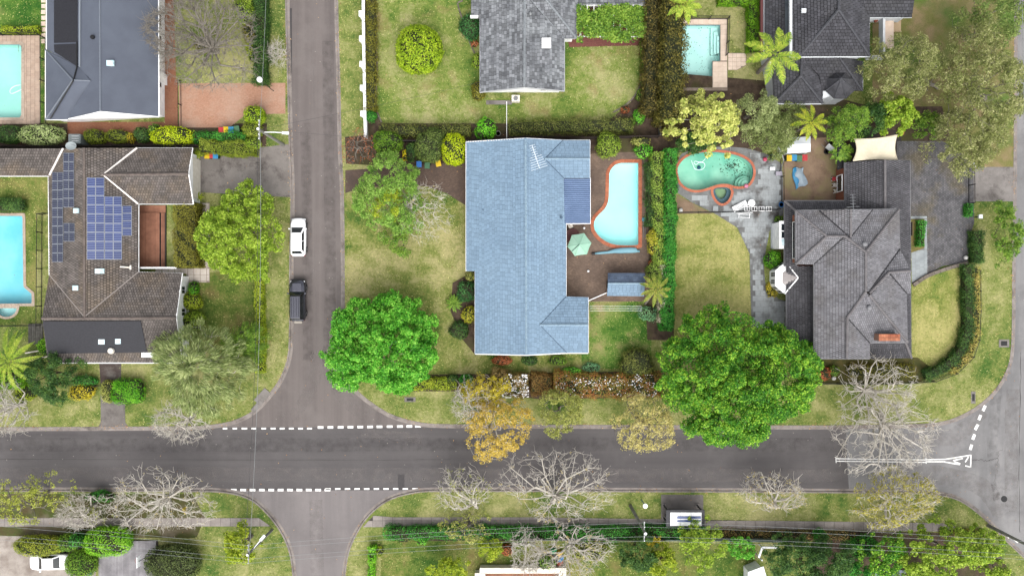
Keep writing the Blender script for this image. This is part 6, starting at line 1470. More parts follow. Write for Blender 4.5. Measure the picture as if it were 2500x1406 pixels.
for lab, x, y in (('small white ball on the patio near the umbrella', 1426, 557), ('small white ball on the patio beside the tiled shed', 1436, 662)):
    q = P(x, y, .12); o = MB().lathe((q.x, q.y, .02), [(.02, 0), (.11, .05), (.14, .14), (.11, .23), (.02, .28)], 14).build('ball', LAMPW, None, smooth=True); tag(o, lab, 'ball')
t = thing('pool_net', 'blue-headed pool net with long poles lying on the edge of the aqua pool', 'pool net', P(1571, 560))
MB().box(P(1572, 536, .1), (.45, .4, .08)).build('net_head', M('net_blue', C(100, 170, 190), None), t)
for dx in (0, .2): MB().tube([P(1571, 541, .1) + Vector((dx, 0, 0)), P(1571, 580, .1) + Vector((dx, 0, 0))], .03, 5).build('handle', STEEL, t)
t = thing('garden_chair', 'folded white chair under the corner of the ribbed veranda roof', 'chair', P(1393, 552))
MB().box(P(1393, 552, .45), (.5, .45, .06), .5).build('seat', CREAM, t); MB().box(P(1396, 548, .8), (.5, .06, .6), .5).build('backrest', CREAM, t)
for dx, dy in ((-.2, -.2), (.2, -.2), (-.2, .2), (.2, .2)): q = P(1393, 552, .2); MB().box((q.x + dx, q.y + dy, .22), (.05, .05, .4)).build('leg', STEEL, t)
# tiled garden shed
t = thing('garden_shed', 'small brick shed with a two-tone blue tiled roof on the brown patio', 'shed', P(1528, 695))
wall_prism(t, [(1490, 674), (1568, 674), (1568, 716), (1490, 716)], 2.2, BRICK)
SHD = M('shed_tile', C(108, 124, 148), C(84, 98, 122), 1, .8, rnd=.4, fine=.2); 
ra = roof_planes(t, [[(1484, 667, 2.3), (1574, 667, 2.3), (1575, 692, 2.9), (1484, 692, 2.9)]], BLB, (.42, .28, SHD, .04, 0, True), 90)
rb = roof_planes(t, [[(1484, 692, 2.9), (1575, 692, 2.9), (1572, 723, 2.3), (1482, 722, 2.3)]], BLB, (.42, .28, BLT, .03, 0, True), 90)
ridge(t, [(1484, 692, 2.92), (1575, 692, 2.92)], BLR, .12, .03)
MB().box(P(1486, 695, 1.0) + Vector((-.1, 0, 0)), (.05, .85, 2.0)).build('door', WOODD, t)
# clothes line wires on lawn
t = thing('clothes_line', 'thin clothes line wires stretched above the green lawn beside the blue roof', 'clothes line', P(1510, 752))
for y in (747, 751, 755, 759): MB().tube([P(1440, y, 1.8), P(1566, y, 1.8)], .012, 4).build('line', LAMPW, t)
for x in (1440, 1566): MB().tube([P(x, 746, 1.8), P(x, 760, 1.8)], .03, 5).build('crossbar', STEEL, t); MB().tube([P(x, 753, 0) , P(x, 753, 1.8)], .04, 6).build('post', STEEL, t)
# ---------------------------------------------------------------- things of the grey house garden
sh = thing('shed', 'white metal shed with a pitched roof in the soil yard', 'shed', P(1955, 352))
wall_prism(sh, [(1926, 340), (1978, 336), (1978, 370), (1926, 372)], 1.9, LAMPW)
for k, pl in enumerate(([(1922, 338, 1.9), (1979, 333, 1.9), (1979, 351, 2.3), (1922, 353, 2.3)], [(1922, 353, 2.3), (1979, 351, 2.3), (1979, 371, 1.9), (1923, 375, 1.9)])): MB().slab([P(*p) for p in pl], .06).build('roof', M('shed_metal', C(216, 220, 226, 1.3), C(196, 202, 210, 1.3), 1, .45), sh)
MB().box(P(1953, 373, 1.0), (.8, .06, 1.5)).build('door', STEEL, sh)
# crumpled tarpaulin
def tarp():
    t = thing('tarpaulin', 'crumpled silver and blue tarpaulin lying on the bare soil yard', 'tarpaulin', P(1951, 435))
    r = np.random.default_rng(5); nx, ny = 22, 26; a = [(1933, 412), (1958, 408), (1971, 448), (1941, 464)]
    A = [P(*q) for q in a]; X = np.zeros((ny, nx, 3))
    ph = r.uniform(0, 6.28, (6, 2)); fr = r.uniform(3, 11, (6, 2))
    for j in range(ny):
        for i in range(nx):
            u, v = i / (nx - 1), j / (ny - 1); p = A[0].lerp(A[1], u).lerp(A[3].lerp(A[2], u), v)
            z = .10 + .22 * math.sin(math.pi * u) * math.sin(math.pi * v) + sum(.035 * math.sin(fr[k][0] * u + ph[k][0]) * math.sin(fr[k][1] * v + ph[k][1]) for k in range(6))
            X[j, i] = (p.x + .10 * math.sin(7 * v + 2), p.y + .12 * math.sin(6 * u), max(z, .03))
    idx = lambda j, i: j * nx + i
    for nm, sel, m_ in (('silver_side', lambda i, j: i > 5 + 2 * math.sin(j * .5), M('tarp_silver', C(190, 208, 220), C(164, 184, 200), 2, .45, fine=.1)), ('blue_side', lambda i, j: not i > 5 + 2 * math.sin(j * .5), M('tarp_blue', C(40, 150, 210), C(90, 170, 214), 3, .45))):
        fl = []
        for j in range(ny - 1):
            for i in range(nx - 1):
                if sel(i, j): fl += [idx(j, i), idx(j, i + 1), idx(j + 1, i + 1), idx(j + 1, i)]
        V = X.reshape(-1, 3); used = sorted(set(fl)); mp = {k: n_ for n_, k in enumerate(used)}
        o = np_obj(nm, V[used], [mp[k] for k in fl], np.arange(0, len(fl), 4), m_, t)
        sm = o.modifiers.new('thick', 'SOLIDIFY'); sm.thickness = .02
tarp()
# shade sail
def sail():
    t = thing('shade_sail', 'cream four-cornered shade sail above the apron of the grey garage', 'shade sail', P(2137, 365))
    cr = [P(2085, 338, 3.0), P(2192, 328, 3.4), P(2194, 394, 2.9), P(2081, 394, 3.3)]; n = 18; V = []
    cen = sum(cr, Vector()) / 4
    for j in range(n + 1):
        for i in range(n + 1):
            u, v = i / n, j / n; p = cr[0].lerp(cr[1], u).lerp(cr[3].lerp(cr[2], u), v)
            k = max(0, 1 - 4 * u * (1 - u)) ; m_ = 4 * u * (1 - u) * (abs(2 * v - 1) ** 2) + 4 * v * (1 - v) * (abs(2 * u - 1) ** 2)
            q = p.lerp(cen, .14 * m_); q.z -= .25 * math.sin(math.pi * u) * math.sin(math.pi * v) * .4; V.append(tuple(q))
    m = n + 1; fl = []
    for j in range(n):
        for i in range(n): fl += [j * m + i, (j + 1) * m + i, (j + 1) * m + i + 1, j * m + i + 1]
    o = np_obj('sail', V, fl, np.arange(0, len(fl), 4), M('sail_cloth', C(222, 212, 188, 1.4), C(206, 196, 172, 1.4), .9, .85, fine=.16, fscale=5), t, True)
    sm = o.modifiers.new('thick', 'SOLIDIFY'); sm.thickness = .015
    for p in cr[:2] + [cr[3]]: MB().tube([Vector((p.x, p.y, 0)), p + Vector((0, 0, .1))], .05, 7).build('post', BLACK, t)
sail()
t = thing('dark_awning', 'narrow black shade strip beside the brick garage wall', 'awning', P(2051, 378)); MB().slab([P(2044, 350, 2.2), P(2060, 350, 2.2), P(2060, 410, 2.2), P(2044, 416, 2.2)], .05).build('cloth', M('black_cloth', C(34, 34, 37), None, rough=.9), t)
for y in (352, 408): MB().tube([P(2046, y, 0), P(2046, y, 2.2)], .04, 6).build('post', STEEL, t)
# wheelbarrow
c = P(2024, 362, .4); t = thing('wheelbarrow', 'pale wheelbarrow standing on the bare soil yard', 'wheelbarrow', (c.x, c.y, .02))
R = Matrix.Rotation(-.7, 3, 'Z'); O = Vector((c.x, c.y, 0)); T = lambda v: O + R @ Vector(v)
lo = [(-.25, -.2), (.3, -.2), (.3, .2), (-.25, .2)]; hi = [(-.42, -.32), (.5, -.32), (.5, .32), (-.42, .32)]
MB().add([T((a, b, .35)) for a, b in lo] + [T((a, b, .65)) for a, b in hi] + [T((a * .9, b * .9, .64)) for a, b in hi] + [T((a * .9, b * .9, .38)) for a, b in lo], [(0, 3, 2, 1), (0, 1, 5, 4), (1, 2, 6, 5), (2, 3, 7, 6), (3, 0, 4, 7), (4, 5, 9, 8), (5, 6, 10, 9), (6, 7, 11, 10), (7, 4, 8, 11), (8, 9, 13, 12), (9, 10, 14, 13), (10, 11, 15, 14), (11, 8, 12, 15), (12, 13, 14, 15)]).build('tray', LAMPW, t)
for sy in (-1, 1): MB().tube([T((.75, sy * .05, .2)), T((-.3, sy * .25, .34)), T((-1.0, sy * .3, .55))], .025, 5).build('handle', STEEL, t); MB().tube([T((-.3, sy * .24, .34)), T((-.35, sy * .24, .02))], .02, 5).build('leg', STEEL, t)
MB().tube([T((.75, -.05, .2)), T((.75, .05, .2))], .19, 14).build('wheel', RUBBER, t)
# tyres
for lab, x, y in (('black tyre beside the wheelbarrow', 2017, 371), ('black tyre near the top of the soil yard', 2029, 347)):
    q = P(x, y); o = MB().lathe((q.x, q.y, .015), [(.17, .02), (.3, 0), (.33, .1), (.3, .2), (.17, .18), (.17, .02)], 20).build('tyre', RUBBER, None, smooth=True); tag(o, lab, 'tyre')
# round white table and loungers
c = P(1835, 496, .72); t = thing('patio_table', 'round white plastic table on the slate terrace', 'table', (c.x, c.y, .03)); MB().lathe((c.x, c.y, .68), [(.40, 0), (.42, .02), (.40, .05)], 26).build('table_top', WHITE, t)
for k in range(4): a = k * math.pi / 2 + .4; MB().tube([Vector((c.x + .3 * math.cos(a), c.y + .3 * math.sin(a), .03)), Vector((c.x + .22 * math.cos(a), c.y + .22 * math.sin(a), .68))], .03, 6).build('leg', WHITE, t)
def lounger(label, x, y, rz, L=1.75, W=.62):
    c = P(x, y, .4); t = thing('sun_lounger', label, 'sun lounger', (c.x, c.y, .03)); R = Matrix.Rotation(rz, 3, 'Z'); O = Vector((c.x, c.y, 0)); T = lambda v: O + R @ Vector(v)
    for sy in (-1, 1): MB().tube([T((-L / 2, sy * W / 2, .36)), T((L * .15, sy * W / 2, .36)), T((L / 2, sy * W / 2, .62))], .03, 6).build('side_rail', WHITE, t)
    for k in range(12):
        f = (k + .5) / 12; x_ = -L / 2 + f * L; z = .37 if x_ < L * .15 else .37 + (x_ - L * .15) / (L * .35) * .26
        MB().box(T((x_, 0, z)), (.09, W, .03), rz).build('slat', WHITE, t)
    for sx in (-.42, .3):
        for sy in (-1, 1): MB().tube([T((sx * L, sy * W / 2, .02)), T((sx * L, sy * W / 2, .37))], .025, 6).build('leg', WHITE, t)
lounger('white slatted sun lounger beside the round white table', 1806, 504, .48)
t = thing('folded_frame', 'white tubular frame lying just below the pool fence', 'frame', P(1818, 525))
for a, b in (((1803, 522), (1832, 524)), ((1803, 530), (1830, 532)), ((1805, 521), (1803, 532)), ((1830, 521), (1829, 533)), ((1798, 521), (1838, 519))): MB().tube([P(*a, .25), P(*b, .25)], .03, 5).build('tube', WHITE, t)
for a in ((1804, 522), (1830, 532)): MB().tube([P(*a, .02), P(*a, .25)], .03, 5).build('foot', WHITE, t)
# white framed chairs row: four low white stands
for k in range(4):
    x = 1824 + k * 17.7; c = P(x, 510, .5); t = thing('plastic_stool', 'white open-frame stool beside the pool fence, %s from the left' % ORD[k], 'stool', (c.x, c.y, .03), 'white stools in a row by the pool fence')
    for dx in (-.3, 0, .3): MB().box((c.x + dx, c.y, .5), (.06, .5, .05)).build('slat', WHITE, t)
    for dy in (-.25, .25): MB().box((c.x, c.y + dy, .505), (.66, .06, .05)).build('frame_bar', WHITE, t)
    for dx in (-.28, .28):
        for dy in (-.22, .22): MB().box((c.x + dx, c.y + dy, .26), (.05, .05, .48)).build('leg', WHITE, t)
for lab, x, y, w, d, m_ in (('white cushioned chair on the terrace edge', 1886, 412, .6, .38, WHITE), ('mauve and white folded chair by the steel fence', 1902, 424, .75, .5, M('mauve', C(196, 190, 204), None))):
    c = P(x, y, .4); t = thing('garden_chair', lab, 'chair', (c.x, c.y, .03)); MB().box((c.x, c.y, .38), (w, d, .12)).build('cushion', m_, t, bevel=.03)
    for dx in (-.4, .4):
        for dy in (-.35, .35): MB().box((c.x + dx * w, c.y + dy * d, .17), (.05, .05, .32)).build('leg', STEEL, t)
# basketball hoops
def hoop(label, base, top, head, tr=.05, mat=None):
    b = P(*base); tp = P(*top); hd = P(*head); t = thing('basketball_hoop', label, 'basketball hoop', (b.x, b.y, 0)); mat = mat or STEEL
    MB().tube([b, Vector((b.x, b.y, tp.z)) * .6 + tp * .4 - Vector((0, 0, .4)), tp], tr, 6).build('post', mat, t); MB().tube([tp, hd], tr * .8, 6).build('arm', mat, t)
    MB().box((hd.x, hd.y, hd.z), (.08, 1.2, .8)).build('backboard', LAMPW, t); rg = [Vector((hd.x - .3 + .22 * math.cos(a), hd.y + .22 * math.sin(a), hd.z - .25)) for a in [k * math.pi / 8 for k in range(17)]]
    MB().tube(rg, .015, 5).build('ring', M('hoop_orange', C(210, 90, 40), None), t)
hoop('basketball hoop with white board over the grey timber deck', (380, 1342), (372, 1350, 3.2), (338, 1370, 3.0), .06, BLACK)
hoop('white basketball board on a pale post beside the green pool', (1905, 420), (1905, 358, 2.6), (1901, 372, 2.6))
for lab, x, y, m_ in (('pink plastic toy on the slate terrace', 1868, 389, C(226, 90, 120)), ('pink ball at the steps of the green pool', 1822, 454, C(240, 150, 180)), ('dark round pot at the edge of the slate terrace', 1884, 384, C(50, 72, 72)), ('bright blue bucket at the corner of the grey house', 1907, 500, C(40, 130, 210)), ('blue toy beside the grey deck at the bottom left', 219, 1399, C(60, 140, 200)), ('grey concrete pot above the blue roof ridge', 1216, 327, C(150, 146, 140)), ('terracotta pot at the left rim of the green pool', 1650, 388, C(130, 84, 62)), ('terracotta ball-shaped pot beside the shade sail', 2199, 325, C(206, 120, 86)), ('white garden globe below the soil corner of the green pool terrace', 1662, 513, C(240, 240, 236)), ('white garden globe in the shady bed below the grey house', 2036, 923, C(236, 236, 232)), ('white globe lamp on the hedge near the cobbled drive corner', 2358, 629, C(240, 240, 236))):
    q = P(x, y, .3); t = thing('garden_pot' if 'pot' in lab or 'bucket' in lab else ('globe' if 'globe' in lab else 'toy'), lab, 'pot' if 'pot' in lab or 'bucket' in lab else ('globe' if 'globe' in lab else 'toy'), (q.x, q.y, .02))
    mm = M('pot_%d_%d' % (x, y), m_, None, rough=.6)
    if 'pot' in lab or 'bucket' in lab:
        MB().lathe((q.x, q.y, .03), [(.2, 0), (.3, .3), (.33, .42), (.34, .46), (.27, .46), (.25, .36)], 16).build('pot', mm, t, smooth=True)
        MB().lathe((q.x, q.y, .36), [(.25, 0), (.24, .03)], 14).build('soil', MULCH, t)
    else:
        MB().lathe((q.x, q.y, .03), [(.05, 0), (.2, .08), (.26, .24), (.2, .4), (.05, .48)], 16).build('body', mm, t, smooth=True); MB().lathe((q.x, q.y, .5), [(.05, 0), (.03, .06)], 8).build('knob', mm, t)
# figures' chairs and clutter by the brick garage
for lab, x, y, m_ in (('red and white rocking toy by the garage window', 2037, 437, C(180, 50, 60)), ('white plastic chair by the garage wall', 2042, 467, C(236, 228, 216)), ('purple storage box by the garage wall', 2054, 486, C(130, 118, 158)), ('small white table by the garage wall', 2039, 452, C(220, 212, 204))):
    c = P(x, y, .4); nm = 'toy_rocker' if 'toy' in lab else ('storage_box' if 'box' in lab else ('chair' if 'chair' in lab else 'side_table')); t = thing(nm, lab, nm.split('_')[-1], (c.x, c.y, .02))
    MB().box((c.x, c.y, .42), (.5, .45, .1)).build('seat', M('clutter_%d' % x, m_, None), t, bevel=.03); MB().box((c.x + .22, c.y, .62), (.08, .45, .4)).build('backrest', LAMPW if 'toy' in lab else MATS['clutter_%d' % x], t, bevel=.02)
    for dx in (-.2, .2):
        for dy in (-.18, .18): MB().box((c.x + dx, c.y + dy, .2), (.06, .06, .36)).build('leg', LAMPW, t)
# letterboxes
for lab, x, y in (('white letterbox on a post in the verge near the cobbled drive', 2393, 529), ('white box post at the driveway gate top', 2377, 403)):
    q = P(x, y, 1.0); t = thing('letterbox', lab, 'letterbox', (q.x, q.y, 0)); MB().box((q.x, q.y, .42), (.12, .12, .84)).build('post', BLACK, t); MB().box((q.x, q.y, .98), (.34, .4, .3)).build('box', WHITE, t, bevel=.02); MB().box((q.x, q.y, 1.15), (.4, .46, .05)).build('lid', WHITE, t)
# grey deck bottom left
GD = M('grey_deck_timber', C(176, 172, 176), C(146, 142, 146), .9, .8, rnd=.24, fine=.25, fscale=10)
dk = thing('grey_deck', 'weathered grey timber deck under the basketball hoop', 'deck', P(310, 1360)); planks(dk, 243, 1318, 386, 1440, .2, .16, GD)
t = thing('timber_sleepers', 'weathered grey timber platform beside the brown house corner', 'platform', P(85, 805))
for k in range(8): q = P(72 + k * 4.4, 815, .1); MB().box((q.x, q.y, .1 + .01 * (k % 2)), (.19, 2.4, .16)).build('sleeper', WOODG, t)
t = thing('white_rails', 'two white bars lying on the grass left of the brown house', 'bar', P(95, 858)); 
for a, b in (((62, 862), (101, 855)), ((82, 878), (116, 870))): MB().tube([P(*a, .1), P(*b, .1)], .1, 4).build('bar', CREAM, t)
# tank / water heater beside the dish
q = P(184, 340, 1.5); t = thing('rain_tank', 'flat grey steel cover beside the satellite dish', 'tank', (q.x, q.y, 0)); MB().box((q.x, q.y, .85), (1.4, 1.1, 1.7)).build('casing', M('tank_grey', C(150, 160, 160), None), t, bevel=.03)
for k in range(3): MB().box((q.x + .1, q.y + .3 - k * .28, 1.72), (.8, .03, .02)).build('seam', LAMPW, t)
# bottom cream wall and terracotta court
t = thing('courtyard_wall', 'cream rendered wall round a terracotta court at the bottom edge', 'wall', P(1280, 1396))
for (x0, y0, x1, y1) in ((1172, 1386, 1382, 1398), (1160, 1398.5, 1184, 1470), (1365, 1398.5, 1382, 1470)):
    a, b = P(x0, y0, 1.1), P(x1, y1, 1.1); MB().box(((a.x + b.x) / 2, (a.y + b.y) / 2, .55), (abs(b.x - a.x), abs(b.y - a.y), 1.1)).build('wall', CREAM, t); MB().box(((a.x + b.x) / 2, (a.y + b.y) / 2, 1.13), (abs(b.x - a.x) + .06, abs(b.y - a.y) + .06, .06)).build('coping', CREAM, t)
sheet('terracotta_court', [(1185, 1399), (1365, 1399), (1365, 1480), (1185, 1480)], .016, M('terracotta_floor', C(176, 124, 96), C(150, 104, 82), .8, .85, fine=.2))
sheet('garden_path', [(1335, 1345), (1365, 1345), (1370, 1392), (1325, 1392)], .016, CONC)
for lab, x, y, m_ in (('green plastic play item among the bare branches', 1350, 1345, C(40, 160, 100)), ('yellow plastic play item among the bare branches', 1366, 1351, C(240, 190, 50)), ('blue plastic play item among the bare branches', 1367, 1365, C(70, 150, 220)), ('coral plastic play item among the bare branches', 1366, 1376, C(220, 110, 90))):
    q = P(x, y, .4); t = thing('play_block', lab, 'toy', (q.x, q.y, .02)); mm = M('play_%d' % y, m_, None, rough=.5)
    MB().lathe((q.x, q.y, .02), [(.38, 0), (.4, .1), (.3, .5), (.12, .62)], 7).build('body', mm, t); MB().box((q.x + .25, q.y + .15, .25), (.35, .3, .4), .5).build('step', mm, t, bevel=.05)
# white garden structures bottom right
t = thing('white_pergola', 'white L-shaped pergola frame beside the dark conifers at the bottom right', 'pergola', P(1865, 1340))
for a, b in (((1860, 1335), (1898, 1336)), ((1861, 1335), (1852, 1360))): MB().tube([P(*a, 2.2), P(*b, 2.2)], .14, 4).build('beam', LAMPW, t)
for a in ((1861, 1336), (1897, 1337), (1853, 1359)): MB().box(P(*a, 1.1), (.12, .12, 2.2)).build('post', LAMPW, t)
h7 = thing('small_house', 'corner of a white house at the lower edge right of the lawn', 'house', P(1850, 1410))
wall_prism(h7, [(1832, 1400), (1862, 1388), (1880, 1440), (1832, 1440)], 2.6, WHITE); MB().slab([P(1826, 1396, 2.7), P(1864, 1382, 2.7), P(1890, 1470, 2.9), P(1826, 1470, 2.9)], .12).build('roof', LAMPW, h7)
t = thing('patio_slabs', 'blue-grey paved patch among the trees at the bottom right edge', 'paving', P(2165, 1400))
for k in range(3): q = P(2148 + k * 25, 1402); MB().box((q.x, q.y, .05), (1.15, 1.1, .06)).build('slab', M('blue_slab', C(150, 158, 176), None), t)
t = thing('dry_frond', 'pale dry palm frond hanging over the tall conifer hedge at the top edge', 'frond', P(1648, 32)); MB().slab([P(1640, 42, 2.2), P(1650, 20, 2.6), P(1668, 8, 2.8), P(1656, 26, 2.5)], .08).build('blade', M('dry_frond', C(170, 166, 156), None), t)
# ---------------------------------------------------------------- trees
# large leafy trees
tree('broad bright green tree overhanging the corner of the left street', 926, 843, 138, 128, 8.0, BRIGHT, BARKG, N=470, per=135, leaf=(.22, .14), spread=.56, lobes=.12, fill=.16, trunk=.25)
tree('very large deep green tree overhanging the main road', 1812, 922, 200, 176, 9.5, BIGG, BARKB, N=860, per=125, leaf=(.22, .13), spread=.56, fill=.16, lobes=.09, trunk=.4)
tree('lime green spreading tree beside the white hatchback', 581, 570, 112, 108, 6.5, LIME, BARKG, N=420, per=110, leaf=(.18, .12), spread=.46, billow=.1, fill=.14, lobes=.15, trunk=.2)
tree('feathery grey-green tree at the left street corner', 480, 895, 140, 108, 9.0, FEATH, BARKW, N=330, per=105, leaf=(.46, .05), spread=.6, lobes=.14, trunk=.25, outward=.8, fall=.5)
tree('darker feathery tree merging behind the pale feathery corner tree', 585, 845, 55, 60, 5.5, MID, BARKG, N=90, per=90, leaf=(.4, .05), spread=.55, outward=.7, fall=.5)
tree('bushy green tree at the left of the dry lawn below the brown drive', 948, 478, 90, 102, 7.0, leafmat('fresh_mid', C(72, 112, 38), C(114, 152, 58), C(156, 186, 92)), BARKG, N=300, per=110, leaf=(.17, .08), spread=.5, lobes=.12, base=(985, 505))
tree('golden green crown patch on the bushy tree by the dry lawn', 945, 500, 38, 46, 7.6, YELG, BARKG, N=60, per=90, leaf=(.17, .08), spread=.4, base=(982, 508), trunk=.12)
tree('low yellow-green regrowth below the bushy tree on the dry lawn', 975, 580, 42, 42, 3.6, MID, BARKG, N=60, per=80, leaf=(.16, .08), spread=.4, trunk=.1)
tree('leafless brown twiggy tree leaning right over the dry lawn', 1036, 520, 62, 72, 6.0, BUD, BARKW, billow=0, twigs=2, N=300, per=5, leaf=(.1, .05), spread=.2, base=(985, 500), r0=.011, z0=.3, bf=.25, leaffrac=.3)
tree('golden-leaved street tree with pale branches left of the olive trees', 1210, 1050, 88, 82, 7.5, GOLD, BARKW, N=420, per=34, leaf=(.16, .09), spread=.35, lobes=.12, r0=.017, base=(1200, 1000))
tree('golden green upper crown beside the white-blossom hedge', 1185, 955, 62, 42, 6.0, GOLDG, BARKW, N=170, per=36, leaf=(.15, .09), spread=.33, r0=.02, base=(1195, 990))
tree('pale bare branches between the golden crowns', 1150, 985, 46, 55, 6.5, BUD, BARKW, billow=0, twigs=3, N=240, per=0, r0=.02, base=(1185, 1000), bf=.25)
tree('small olive street tree below the red hedge', 1370, 1008, 58, 56, 5.5, OLIVE, BARKG, N=200, per=40, leaf=(.17, .08), spread=.36, lobes=.12, trunk=.13)
tree('straw-olive street tree between the red hedge and the main road', 1575, 1038, 84, 72, 6.5, leafmat('straw_olive', C(146, 140, 78), C(184, 174, 106), C(208, 196, 134)), BARKG, N=380, per=28, leaf=(.15, .08), spread=.33, lobes=.13, r0=.02)
tree('pale yellow-green tree over the top of the green pool', 1735, 285, 92, 88, 8.0, PALE, BARKW, N=150, per=80, leaf=(.3, .16), spread=.45, lobes=.17, depth=.7)
tree('grey-green tree right of the pale tree above the green pool', 1850, 265, 58, 62, 6.5, GREYG, BARKG, N=130, per=110, leaf=(.2, .07), spread=.5)
tree('dull green tree beside the white basketball board', 1890, 330, 62, 46, 5.5, leafmat('dull_green', C(78, 92, 46), C(112, 126, 68), C(146, 154, 100)), BARKG, N=120, per=110, leaf=(.2, .07), spread=.5)
tree('mid green tree left of the shade sail', 2080, 300, 52, 48, 6.0, MID, BARKG, N=110, per=110, leaf=(.22, .06), spread=.5, outward=.4)
tree('lime green tree in front of the gum trees', 2195, 278, 54, 48, 6.0, LIME, BARKB, N=85, per=80, leaf=(.24, .16), spread=.46, lobes=.2)
tree('thin gum tree beside the tiled balcony', 2215, 150, 98, 86, 9.0, GUM, BARKG, N=300, per=62, leaf=(.24, .06), spread=.55, lobes=.18, outward=.2, base=(2290, 215), depth=.7)
tree('large gum tree filling the top right corner', 2405, 215, 125, 175, 11.0, GUM, BARKG, N=640, per=62, leaf=(.25, .07), spread=.58, lobes=.16, base=(2400, 240), trunk=.45, depth=.75)
tree('gum tree reaching over the right-hand road at the top edge', 2440, 50, 80, 80, 9.0, leafmat('gum_green', C(70, 92, 40), C(106, 128, 60), C(150, 160, 96)), BARKG, N=180, per=60, leaf=(.24, .08), spread=.55, lobes=.16)
tree('gum tree hanging over the cobbled drive and road verge', 2360, 340, 85, 70, 9.0, GUM, BARKB, N=200, per=62, leaf=(.24, .07), spread=.55, lobes=.2, base=(2340, 270))
tree('mid green street tree beside the right-hand road below the crossover', 2455, 575, 52, 72, 5.5, MID, BARKB, N=150, per=60, leaf=(.2, .1), spread=.42, lobes=.16, base=(2450, 600))
tree('dark round-leaved tree on the front lawn left of the garden path', 125, 918, 74, 68, 5.5, DARK, BARKB, N=170, per=105, leaf=(.18, .09), spread=.48, lobes=.1)
tree('bright lime tree at the lower right corner', 2330, 1352, 135, 72, 7.0, LIME, BARKG, N=280, per=85, leaf=(.22, .14), spread=.46, lobes=.14)
tree('leafy green tree left of the bright corner tree at the bottom edge', 2170, 1360, 70, 50, 5.0, BIGG, BARKG, N=120, per=85, leaf=(.2, .12), spread=.44)
tree('dark green conifer clump at the bottom right of the lawn', 1985, 1372, 110, 62, 7.0, DARK, BARKB, N=230, per=110, leaf=(.2, .1), spread=.5, lobes=.12)
tree('lime and olive tree rising through the green steel fence', 1715, 1330, 58, 62, 5.5, LIME, BARKG, N=130, per=62, leaf=(.18, .1), spread=.4, lobes=.16)
tree('round bright bush right of the olive fence tree', 1812, 1338, 34, 26, 3.0, BRIGHT, BARKG, N=50, per=85, leaf=(.16, .1), spread=.36, trunk=.08)
tree('deep green bushy tree below the dark steel fence', 1560, 1352, 52, 46, 4.0, DARK, BARKB, N=90, per=100, leaf=(.18, .1), spread=.42)
tree('yellow-green bushy tree at the bottom edge below the bus shelter', 1625, 1380, 42, 40, 4.0, YELG, BARKB, N=80, per=80, leaf=(.18, .12), spread=.4)
tree('small golden shrub tree by the dark steel fence end', 1595, 1320, 22, 16, 2.5, GOLDG, BARKG, N=30, per=60, leaf=(.15, .1), spread=.3, trunk=.06)
tree('lime green tree around the lower junction pole', 585, 1335, 44, 52, 5.5, YELG, BARKG, N=85, per=85, leaf=(.2, .13), spread=.42, lobes=.16)
tree('lime leafy bush at the bottom edge below the yellow shrub', 1090, 1392, 50, 36, 4.0, YELG, BARKG, N=75, per=60, leaf=(.18, .12), spread=.4, lobes=.2)
tree('dense yellow-green shrub on the lower lawn', 1195, 1340, 32, 30, 3.0, YELG, BARKG, N=60, per=70, leaf=(.14, .09), spread=.34, trunk=.08)
# bare and sparse street trees
tree('large leafless grey tree beside the slate-blue roof', 478, 85, 140, 118, 8.5, BUD, M('ashen_bark', C(188, 180, 168), C(150, 142, 131), 1.6, .9, fine=.25), N=1000, billow=0, twigs=4, per=0, r0=.02, z0=.25, bf=.75, trunk=.3, wig=.1)
tree('pale leafless street tree at the main road left of the junction', 432, 1035, 66, 50, 6.0, BUD, BARKW, billow=0, twigs=2, N=330, per=0, r0=.019, z0=.3, bf=.7, trunk=.18)
tree('white leafless tree at the far left kerb', -2, 1000, 60, 62, 6.0, BUD, BARKW, billow=0, twigs=3, N=330, per=0, r0=.019, z0=.3, bf=.7, trunk=.2)
tree('big white leafless tree on the curved right-hand verge', 2155, 965, 98, 88, 8.0, BUD, BARKW, billow=0, twigs=2, N=400, per=0, r0=.020, z0=.3, bf=.75, trunk=.3, lobes=.16)
tree('big white leafless tree reaching over the right end of the main road', 2178, 1075, 125, 92, 8.0, BUD, BARKW, billow=0, twigs=2, N=520, per=0, r0=.020, z0=.3, bf=.75, trunk=.3, lobes=.14, base=(2150, 1010))
tree('wide leafless tree arching over the lower kerb at the centre', 1365, 1195, 132, 92, 8.0, BUD, BARKW, billow=0, twigs=2, N=480, per=6, leaf=(.12, .08), spread=.2, leaffrac=.18, r0=.017, z0=.3, bf=.75, trunk=.3, base=(1350, 1225))
tree('leafless drooping tree below the steel fence at the bottom centre', 1400, 1352, 95, 62, 6.5, BUD, BARKW, billow=0, twigs=2, N=330, per=8, leaf=(.13, .08), spread=.22, leaffrac=.2, r0=.019, z0=.3, bf=.7, trunk=.22)
tree('small weeping leafless tree at the bottom left of the steel fence', 1285, 1350, 40, 55, 5.0, BUD, BARKW, billow=0, twigs=3, N=260, per=0, r0=.019, z0=.3, bf=.35, trunk=.15)
tree('sparse lichen-white tree on the lower verge left of centre', 1128, 1200, 68, 52, 6.0, OLIVE, BARKW, billow=0, twigs=2, N=260, per=7, leaf=(.14, .09), spread=.24, leaffrac=.5, r0=.019, z0=.3, bf=.7, trunk=.18, base=(1165, 1240))
tree('sparse leafing tree over the hedge below the lower verge', 1140, 1290, 66, 40, 4.5, OLIVE, BARKG, N=260, per=14, leaf=(.14, .09), spread=.28, leaffrac=.7, r0=.014, z0=.3)
